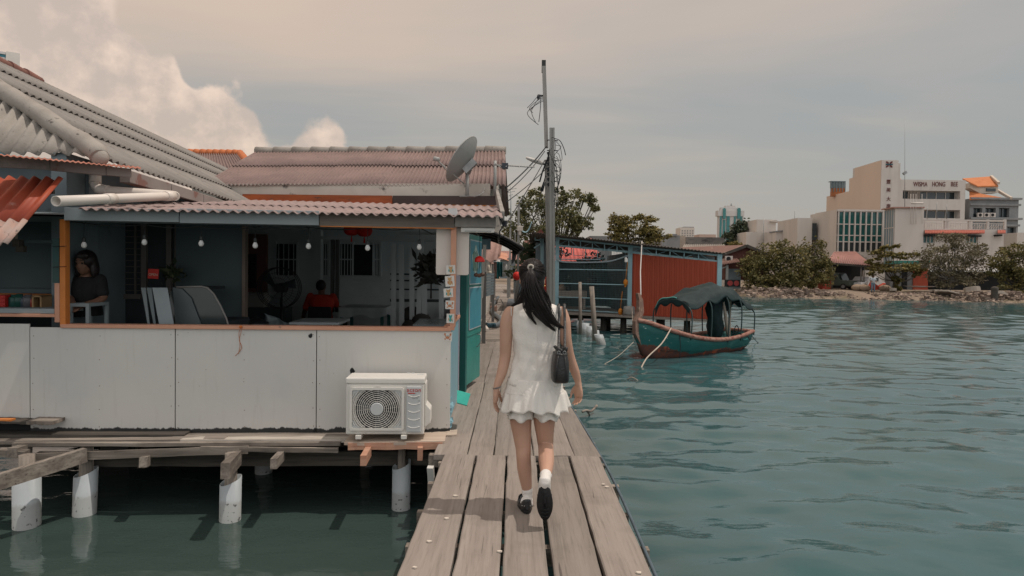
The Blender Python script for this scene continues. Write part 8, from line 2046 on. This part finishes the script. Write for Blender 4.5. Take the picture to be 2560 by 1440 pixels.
table('cafe_table', 'dark glossy table just inside the right end of the opening', HP(1032, 800, .25).x, HP(1112, 800, .25).x, .25, 1.1, HP(1070, 812, .25).z, M('glossy_dark', (.10,.12,.125), None, 4, .25, spec=.6), m_black)
c = HP(800, 790, 4.6); ch = hthing('chair', 'dark chair under the man in red', 'chair', (c.x, 4.75, 0))
mb = MB(HM); mb.box(c.x-.22, c.x+.22, 4.6, 5.05, .42, .46); mb.build('seat', m_black, ch, bevel=.01)
mb = MB(HM); mb.slab([(c.x-.2, 4.57, .55), (c.x+.2, 4.57, .55), (c.x+.18, 4.55, .92), (c.x-.18, 4.55, .92)], (0, .03, 0)); mb.build('backrest', m_black, ch, bevel=.01)
for sx in (-.19, .19):
    for y_ in (4.6, 5.02): mb = MB(HM); mb.box(c.x+sx-.018, c.x+sx+.018, y_-.018, y_+.018, 0, .42 if y_ > 4.8 else .56); mb.build('leg', m_black, ch)
def item(name, lb, cat, mb, mt, grp=None): return solo(mb, name, mt, lb, cat, grp)
c = HP(637, 768, 4.4); mb = MB(HM); mb.box(c.x-.17, c.x+.17, 4.3, 4.6, c.z, c.z+.20); mb.box(c.x-.18, c.x+.18, 4.29, 4.61, c.z+.2, c.z+.23); solo(mb, 'cool_box', M('grey_box', (.27,.26,.24), None, 3, .6), 'pale cool box beside the dull red boards inside the cafe', 'box', bevel=.01)
mb = MB(HM); mb.box(c.x-.3, c.x+.5, 4.25, 4.7, 0, c.z-.002); solo(mb, 'low_cabinet', m_indark, 'dark low cabinet under the pale cool box', 'cabinet')
c = HP(640, 812, 1.6); mb = MB(HM); lathe(mb, c, [(.13, -.3), (.15, 0), (.15, .03), (.12, .045), (.05, .075), (.012, .09), (.012, .105)], 20); solo(mb, 'cooking_pot', M('dark_steel', (.05,.055,.06), None, 3, .3, metal=.6), 'dark lidded cooking pot near the fan', 'pot')
c = HP(690, 812, 1.8); mb = MB(HM); mb.grid(lambda u, v: V((c.x-.14+.28*u+.02*math.sin(v*9), 1.8+.05*math.sin(u*9+v*4), c.z-.1+.24*v*(1-.5*u))), 12, 10); o_ = solo(mb, 'plastic_bag', M('grey_plastic', (.20,.24,.25), None, 3, .4), 'crumpled grey plastic bag beside the dark cooking pot', 'bag'); o_.modifiers.new('s', 'SOLIDIFY').thickness = .006
c = HP(1036, 790, 4.2); mb = MB(HM)
for k in range(4): mb.ell((c.x+.16*(k % 2)-.05, 4.2+.12*(k//2), .62+.1*(k % 3)), (.16, .15, .14))
solo(mb, 'round_baskets', M('dark_basket', (.06,.055,.05), None, 8, .9), 'dark round baskets on the back bench inside the cafe', 'basket')
def bunch(name, lb, c, r, n, ls, seed, mt):
    t_ = thing(name, lb, 'plant', c-V((0, 0, r))); plant_mesh(c, r, n, ls, seed).build('foliage', mt, t_)
    mb = MB(); mb.tube([c-V((0, 0, r)), c, c+V((.03, 0, r*.8))], [.012, .01, .004], 6); mb.build('stem', m_black_t, t_)
bunch('dry_plant', 'dry grey-green plant hanging beside the cream board inside', HM @ HP(1078, 690, 2.6), .30, 170, .16, 5, leafmat('dry_leaf', (.05,.055,.045), (.07,.07,.055), (.11,.10,.08)))
bunch('small_plant', 'small dark plant on top behind the display case', HM @ HP(430, 690, 1.2), .13, 70, .09, 6, m_leafd)
# items on the left counter
m_rc = M('red_crate', (.42,.025,.02), None, 5, .5); z0 = HP(60, 770, .3).z
def cnt(px, w=.25): return HP(px, 765, w).x
mb = MB(HM); mb.box(cnt(-8), cnt(25), .18, .4, z0, z0+.125); 
for k in range(3): mb.box(cnt(-6), cnt(23), .172, .18, z0+.02+.035*k, z0+.035+.035*k)
solo(mb, 'red_tray', m_rc, 'red plastic box on the left counter', 'box', bevel=.005)
for px, r, h_, col, lb in ((35, .05, .13, (.025, .09, .075), 'first dark green jar beside the red box'), (47, .05, .135, (.02, .075, .06), 'second dark green jar on the left counter'), (60, .04, .12, (.05, .07, .09), 'dark blue jar with red label on the counter'), (70, .05, .13, (.10, .10, .11), 'grey patterned tin on the left counter'), (80, .035, .11, (.30, .04, .03), 'small red tin on the left counter')):
    mb = MB(HM); lathe(mb, (cnt(px), .26, z0), [(r, 0), (r, h_*.75), (r*.9, h_*.82), (r*.6, h_*.86), (r*.62, h_), (.005, h_)], 16); solo(mb, 'jar', M('jar_%d' % px, col, None, 9, .3), lb, 'jar', 'jars and tins on the left counter')
mb = MB(HM); 
for x in (cnt(88), cnt(108)): mb.box(x, x+.015, .2, .36, z0, z0+.125)
mb.box(cnt(88), cnt(108)+.015, .2, .36, z0+.11, z0+.125); solo(mb, 'wooden_rack', M('tan_rack', (.30,.19,.09), None, 5, .6), 'small tan wooden rack on the left counter', 'rack')
c = HP(50, 612, .3); mb = MB(HM); mb.box(c.x-.04, c.x+.02, .25, .33, c.z-.02, c.z+.05); mb.slab([(c.x-.02, .27, c.z-.07), (c.x+.05, .27, c.z-.07), (c.x+.05, .27, c.z-.01), (c.x-.02, .27, c.z-.01)], (0, .05, 0)); solo(mb, 'wall_socket_box', m_black_t, 'dark brown junction box hanging under the red awning', 'box')

# ================================================================== clutter along the far jetty
# arched black framed canopy over the way
cp = thing('arched_canopy', 'black framed arched canopy with smoky panels over the far jetty', 'canopy', at(1245, 600, 11.5))
m_blkm = M('black_frame', (.012,.012,.014), None, 4, .5); m_smoke = M('smoky_sheet', (.20,.16,.13), (.16,.13,.105), 2, .35)
def arc(t, y_):    # t 0..1 from wall to tip
    x0, x1 = -1.0, .10; X = lerp(x0, x1, t); z = 2.13-.26*t**2.2+.05*math.sin(math.pi*t)
    return V((X-.02*(y_-11), y_, z))
ys_ = [10.2, 11.2, 12.2, 13.2]
for y_ in ys_: mb = MB(); mb.tube([arc(k/10, y_) for k in range(11)], .022, 6); mb.build('rib', m_blkm, cp)
for t in (.0, .33, .66, 1.0): mb = MB(); mb.tube([arc(t, y_) for y_ in ys_], .02, 6); mb.build('purlin', m_blkm, cp)
mb = MB(); mb.grid(lambda u, v: arc(u, lerp(ys_[0], ys_[-1], v))+V((0, 0, .03)), 10, 4); sh2 = mb.build('panel', m_smoke, cp); sh2.modifiers.new('s', 'SOLIDIFY').thickness = .008
mb = MB(); mb.slab([at(1281, 612, 13), at(1300, 606, 13.2), at(1288, 650, 13.2), at(1279, 662, 13)], (0, .02, 0)); solo(mb, 'dark_netting', m_blkm, 'dark netting hanging from the end of the arched canopy', 'net')
mb = MB(); p = at(1212, 612, 10.4); q = at(1203, 745, 10.4); mb.beam(q, p, .05, .05, (0, 1, 0)); solo(mb, 'white_post', M('cream_post', (.55,.50,.44), None, 4, .6), 'slim cream post leaning beside the open teal door', 'post')
mb = MB(); p = at(1205, 607, 10.6); mb.box(p.x-.03, p.x+.13, 10.55, 10.75, p.z-.10, p.z+.06); solo(mb, 'blue_box', M('pale_blue_box', (.16,.24,.28), None, 3, .5), 'small pale blue box above the slim cream post', 'box')
fn = thing('slat_fence', 'blue-grey slatted fence panel along the left side of the far jetty', 'fence', at(1222, 742, 16))
fa, fb_ = at(1209, 742, 14.5), at(1232, 736, 20.5); fa.z = fb_.z = .5 if False else min(fa.z, fb_.z)
zA = at(1209, 742, 14.5).z; zB = at(1232, 736, 20.5).z; hA = at(1209, 683, 14.5).z-zA; hB = at(1232, 682, 20.5).z-zB
mb = MB()
for k in range(8):
    f0, f1 = k/8, (k+.86)/8; P0, P1 = at(1209, 742, 14.5), at(1232, 736, 20.5)
    mb.hexa([V((P0.x, P0.y, zA+hA*f0)), V((P0.x+.03, P0.y, zA+hA*f0)), V((P0.x+.03, P0.y, zA+hA*f1)), V((P0.x, P0.y, zA+hA*f1)), V((P1.x, P1.y, zB+hB*f0)), V((P1.x+.03, P1.y, zB+hB*f0)), V((P1.x+.03, P1.y, zB+hB*f1)), V((P1.x, P1.y, zB+hB*f1))])
mb.build('slat_panel', M('fence_grey', (.13,.165,.18), (.10,.13,.145), 2, .7), fn)
for P0, z0_, h_ in ((at(1209, 742, 14.45), zA, hA), (at(1232, 736, 20.55), zB, hB)):
    mb = MB(); mb.box(P0.x-.03, P0.x+.05, P0.y-.04, P0.y+.04, -.05, z0_+h_+.03); mb.build('fence_post', M('fence_post', (.16,.15,.14), None, 3, .7), fn)
for px, py, Y, s_, lb in ((1221, 765, 17.0, .17, 'square concrete block at the foot of the slatted fence'), (1234, 770, 18.5, .13, 'smaller pinkish block beside the grey hose'), (1236, 752, 20, .14, 'pale stone behind the concrete block by the fence')):
    c = onz(px, py+8, .0); mb = MB(); rr = random.Random(px); mb.box(c.x-s_, c.x+s_, c.y, c.y+s_*1.6, 0, s_*1.5); solo(mb, 'block', M('block_%d' % px, (.30,.25,.21) if px != 1234 else (.36,.22,.17), None, 4, .9, bump=.3), lb, 'block', bevel=.02)
# ribbed hose and elbow on the deck
hz = .07
hpts = [onz(1246, 742, .12), onz(1236, 757, .1), onz(1231, 772, hz), onz(1231, 780, hz), onz(1242, 789, hz), onz(1251, 797, hz), onz(1251, 806, hz), onz(1241, 813, hz), onz(1226, 814, hz), onz(1216, 812, .1)]
mb = MB(); hp_ = smooth_path(hpts, 8); mb.tube(hp_, [.062*(1+.10*(k % 2)) for k in range(len(hp_))], 10); ho = solo(mb, 'ribbed_hose', M('hose_grey', (.13,.15,.165), (.09,.105,.115), 4, .5), 'thick grey ribbed hose snaking over the far jetty planks', 'hose')
mb = MB(); mb.tube(smooth_path([onz(1216, 811, .1), onz(1210, 806, .12), onz(1204, 803, .1)], 5), .065, 12); mb.tube([onz(1214, 818, .05), onz(1219, 826, .03)], [.05, .045], 10); solo(mb, 'pipe_elbow', m_pvcc, 'cream pipe elbow joined to the grey hose by the teal door', 'pipe')
mb = MB()
for k in range(7): c = onz(1218+k*2.8, 813+.6*math.sin(k), .1); mb.tube([c+V((.0, -.02, -.05)), c+V((.03, 0, .05)), c+V((.05, .03, -.04))], .018, 6)
solo(mb, 'blue_binding', M('blue_tape', (.04,.13,.18), (.03,.05,.06), 20, .6), 'blue tape binding where the hose meets the pipe elbow', 'tape')
mb = MB(); mb.tube(smooth_path([onz(1252, 748, .02), onz(1258, 760, .02), onz(1256, 775, .02), onz(1248, 790, .02), onz(1246, 800, .02)], 6), .012, 5); solo(mb, 'thin_cable', m_wire, 'thin dark cable looping beside the grey hose', 'cable')
mb = MB(); a, b = onz(1266, 764, .0), onz(1300, 748, 0); mb.box(a.x, b.x, a.y, b.y, .0, .02); solo(mb, 'grey_mat', M('blue_grey_mat', (.11,.125,.14), (.09,.10,.115), 4, .8), 'blue-grey mat lying on the far jetty boards', 'mat')
# stalls, tank, clothes and posts far along
m_pk = M('pink_brown_cloth', (.30,.19,.16), (.24,.15,.13), 2, .9); m_tealc = M('teal_cloth', (.02,.13,.13), (.015,.10,.10), 2, .9); m_orc = M('orange_sheet', (.50,.20,.11), (.44,.24,.17), 1, .8)
def slabq(q, th=(0, .06, -.03)):
    mb = MB(); mb.slab(q, th); return mb
st1 = thing('market_stall', 'stall with pinkish sloping roof along the left of the far jetty', 'stall', onz(1222, 705, 0))
mb = slabq([at(1212, 655, 27), at(1234, 660, 27), at(1232, 632, 30), at(1216, 628, 30)]); mb.build('roof', m_pk, st1)
for px in (1214, 1221, 1232): mb = MB(); p = at(px, 655, 27.5); mb.box(p.x-.04, p.x+.04, 27.4, 27.5, -.05, p.z); mb.build('post', m_polew, st1)
mb = MB(); p0, p1 = at(1211, 690, 28), at(1231, 690, 28); mb.box(p0.x, p1.x, 28, 30, -.05, p0.z+.1); mb.build('counter', m_indark, st1)
st2 = thing('market_stall', 'farther stall with bright orange sheet roof beyond the pinkish stall', 'stall', onz(1250, 700, 0))
mb = slabq([at(1236, 640, 38), at(1272, 652, 38), at(1268, 634, 42), at(1240, 628, 42)]); mb.build('roof', m_orc, st2)
for px in (1237, 1271): mb = MB(); p = at(px, 645, 38.5); mb.box(p.x-.06, p.x+.06, 38.4, 38.5, -.05, p.z); mb.build('post', m_polew, st2)
for px0, px1, y0, y1, Y, mt, lb in ((1232, 1240, 655, 697, 33, m_pk, 'pinkish brown cloth hanging beside the teal clothes'), (1240, 1247, 654, 697, 34, m_tealc, 'teal garment hanging nearest the pinkish cloth'), (1247, 1255, 655, 692, 34.5, M('teal_cloth_dark', (.015,.085,.09), None, 2, .9), 'darker teal garment hanging next to the grey tank')):
    a, b = at(px0, y1, Y), at(px1, y0, Y); mb = MB(); n_ = 12
    mb.grid(lambda u, v: V((lerp(a.x, b.x, u), Y+.05*math.sin(u*9+v*2), lerp(a.z, b.z, v))), 12, 6); o_ = solo(mb, 'hanging_cloth', mt, lb, 'cloth', 'clothes hung along the far jetty'); o_.modifiers.new('s', 'SOLIDIFY').thickness = .03
mb = MB(); c = at(1262, 675, 40); r_ = 9.5/1707*40*1.1; mb.tube([c+V((-.1, -1.0, 0)), c+V((-.1, -.96, 0)), c+V((-.1, 1.6, 0))], [r_*.6, r_*1.6, r_*1.6], 24); solo(mb, 'water_tank', M('grey_tank', (.34,.33,.31), (.28,.27,.255), 2, .5), 'round grey water tank beyond the hanging teal clothes', 'tank')
mb = MB(); c = at(1236, 638, 26); mb.ell(c, (.16, .14, .22)); mb.ell(c+V((0, 0, .2)), (.05, .05, .08)); solo(mb, 'hanging_bag', m_blkm, 'black bag hanging under the stall roofs on the far jetty', 'bag')
mb = MB(); c = at(1222, 672, 22); mb.ell(c, (.05, .05, .13)); mb.ell(c+V((.03, 0, -.12)), (.07, .06, .05)); solo(mb, 'cream_ornament', M('cream_orn', (.5,.44,.36), None, 5, .6), 'cream dangling ornament above the slatted fence', 'ornament')
c = at(1292, 690, 22); lt = thing('paper_lantern', 'round red lantern beside the head of the woman on the jetty', 'lantern', c)
mb = MB(); mb.ell(c, (.13, .13, .14), 20, 12); mb.build('shade', m_lantern, lt); mb = MB(); mb.tube([c+V((0, 0, .13)), c+V((0, 0, .8))], .006, 5); mb.build('string', m_wire, lt)
c = at(1368, 708, 21); lt = thing('red_banner', 'red cloth hanging between the right ear of the woman and the poles', 'cloth', c)
mb = MB(); a, b = at(1361, 740, 16.5), at(1372, 690, 16.5); mb.grid(lambda u, v: V((lerp(a.x, b.x, u), 16.5+.03*math.sin(u*8), lerp(a.z, b.z, v))), 8, 4); o_ = mb.build('cloth', m_redt, lt); o_.modifiers.new('s', 'SOLIDIFY').thickness = .02
for px, y0, y1, Y, r, lb in ((1276, 570, 697, 40, .11, 'grey post left of the lamp post along the far jetty'), (1297, 512, 715, 30, .10, 'grey timber pole with a white box beyond the arched canopy'), (1288, 580, 715, 34, .05, 'thin pale pole just left of the boxed pole')):
    t_ = at(px, y0, Y); g_ = at(px, y1, Y); mb = MB(); mb.beam(V((t_.x, Y, -.1)), t_, r, r, (0, 1, 0)); solo(mb, 'jetty_pole', m_polew, lb, 'pole')
c = at(1300, 571, 29.8); mb = MB(); mb.box(c.x-.12, c.x+.12, 29.7, 29.88, c.z-.12, c.z+.10); mb.box(c.x-.06, c.x+.06, 29.72, 29.86, c.z-.3, c.z-.121); solo(mb, 'meter_box', M('cream_meter', (.52,.46,.40), None, 3, .6), 'cream meter box on the grey timber pole', 'box', bevel=.02)
mb = MB(); mb.tube(smooth_path([at(1306, 578, 29.7), at(1314, 581, 29.7), at(1322, 574, 29.7), at(1330, 555, 29.6)], 5), .03, 6); solo(mb, 'white_conduit', m_frame, 'pale conduit curling from the cream meter box', 'cable')
mb = MB(); b_ = at(1277, 570, 42); t_ = at(1277, 465, 42); mb.tube([b_, t_], .035, 6)
for yy, L in ((475, .35), (482, .25), (490, .12)): p = at(1277, yy, 42); mb.tube([p+V((-L, 0, 0)), p+V((L, 0, .1))], .02, 5)
solo(mb, 'aerial_mast', m_steel, 'thin aerial mast rising beyond the arched canopy', 'aerial')
for px, py, Y, r, n, ls, lb in ((1293, 688, 33, .5, 120, .28, 'green pot plant beside the grey posts on the far jetty'), (1325, 648, 31, .7, 160, .40, 'spiky green plant above the head of the woman')):
    c = at(px, py, Y); mb = plant_mesh(c, r, n, ls, px); t_ = thing('jetty_plant', lb, 'plant', V((c.x, c.y, 0))); mb.build('foliage', m_leafd, t_); mb = MB(); mb.cyl((c.x, c.y, -.05), (c.x, c.y, c.z), .12, .05, 8); mb.build('stem', m_barkg, t_)
rl = thing('pipe_railing', 'grey pipe railing along the right side of the far jetty', 'railing', (.45, 24, 0))
for Y in (19, 22, 26, 31): x = edge_x([9.4]+JY, [.58]+JR, Y)-.03; mb = MB(); mb.cyl((x, Y, -.05), (x, Y, .95), .03, .03, 8); mb.build('railing_post', m_steel, rl)
for z in (.9, .5): mb = MB(); mb.tube([(edge_x([9.4]+JY, [.58]+JR, Y)-.03, Y, z) for Y in (19, 22, 26, 31)], .022, 6); mb.build('rail', m_steel, rl)
c = onz(1302, 738, 0); mb = MB(); lathe(mb, V((c.x, 20, 0)), [(.16, 0), (.20, .1), (.20, .55), (.16, .62), (.05, .66)], 18); solo(mb, 'white_drum', m_pvcc, 'cream drum on the jetty beside the neck of the woman', 'drum')
c = onz(1262, 700, 0); bk = thing('motorcycle', 'dark motorcycle parked far along the jetty beside the tank', 'motorcycle', (c.x, 36, 0))
for dx_ in (-.55, .55): mb = MB(); mb.tube([(c.x+.28*math.cos(2*math.pi*k/18)*.5+.1, 36+dx_+.28*math.cos(2*math.pi*k/18), .3+.28*math.sin(2*math.pi*k/18)) for k in range(19)], .05, 6); mb.build('wheel', m_black, bk)
mb = MB(); mb.loft([ring((c.x+.1, 36+y_, z), w0, .12, (1, 0, 0), (0, 0, 1), 12) for y_, z, w0 in ((-.55, .7, .05), (-.2, .65, .14), (.2, .62, .14), (.6, .75, .08))]); mb.build('body', M('bike_dark', (.03,.03,.035), (.12,.11,.10), 9, .4), bk)
mb = MB(); mb.tube([(c.x-.25, 35.6, 1.0), (c.x+.1, 35.45, .95), (c.x+.45, 35.6, 1.0)], .02, 6); mb.build('handlebar', m_steel, bk)
# houses along the far jetty on the left and beyond
for a, b, Y, zt_, dp, wm, rm_, lb in ((1196, 1214, 23, 1.9, 6, m_peel, m_pk, 'narrow peeling house front just past the slatted fence'), (1195, 1230, 33, 2.3, 4, m_bluewall, m_brroof, 'blue-grey house with brown roof behind the jetty stalls'), (1190, 1221, 48, 2.9, 8, m_peel, m_brroof, 'pale house with brown roof far down the jetty'), (1250, 1300, 112, 3.4, 8, m_bluewall, m_pinkroof, 'pink roofed house closing the view along the jetty')):
    shed('house', lb, at(a, 690, Y).x, at(b, 690, Y).x, Y, zt_, dp, wm, rm_, .2)
# small board lying at far left on the platform
mb = MB(HM); hbox(mb, -30, 1049, 26, 1056, -.17, -.1); solo(mb, 'orange_offcut', m_orange, 'small orange painted offcut lying at the left foot of the wall', 'board')
# pale nail patches on the near boards
mb = MB(); rr = random.Random(6)
for px, py in ((1139, 1238), (1117, 1295), (1074, 1352), (1036, 1417), (1509, 1210), (1517, 1216), (1597, 1430), (1250, 1377)):
    c = onz(px, py, .0095); n_ = 7; s_ = rr.uniform(.010, .017); mb.slab([c+V((s_*1.3*math.cos(6.28*k/n_)*rr.uniform(.5, 1.1), s_*math.sin(6.28*k/n_)*rr.uniform(.5, 1.1), -.006)) for k in range(n_)], (0, 0, .0065))
o_ = mb.build('nail_patch', m_fleck, jetty); o_['kind'] = 'stuff'
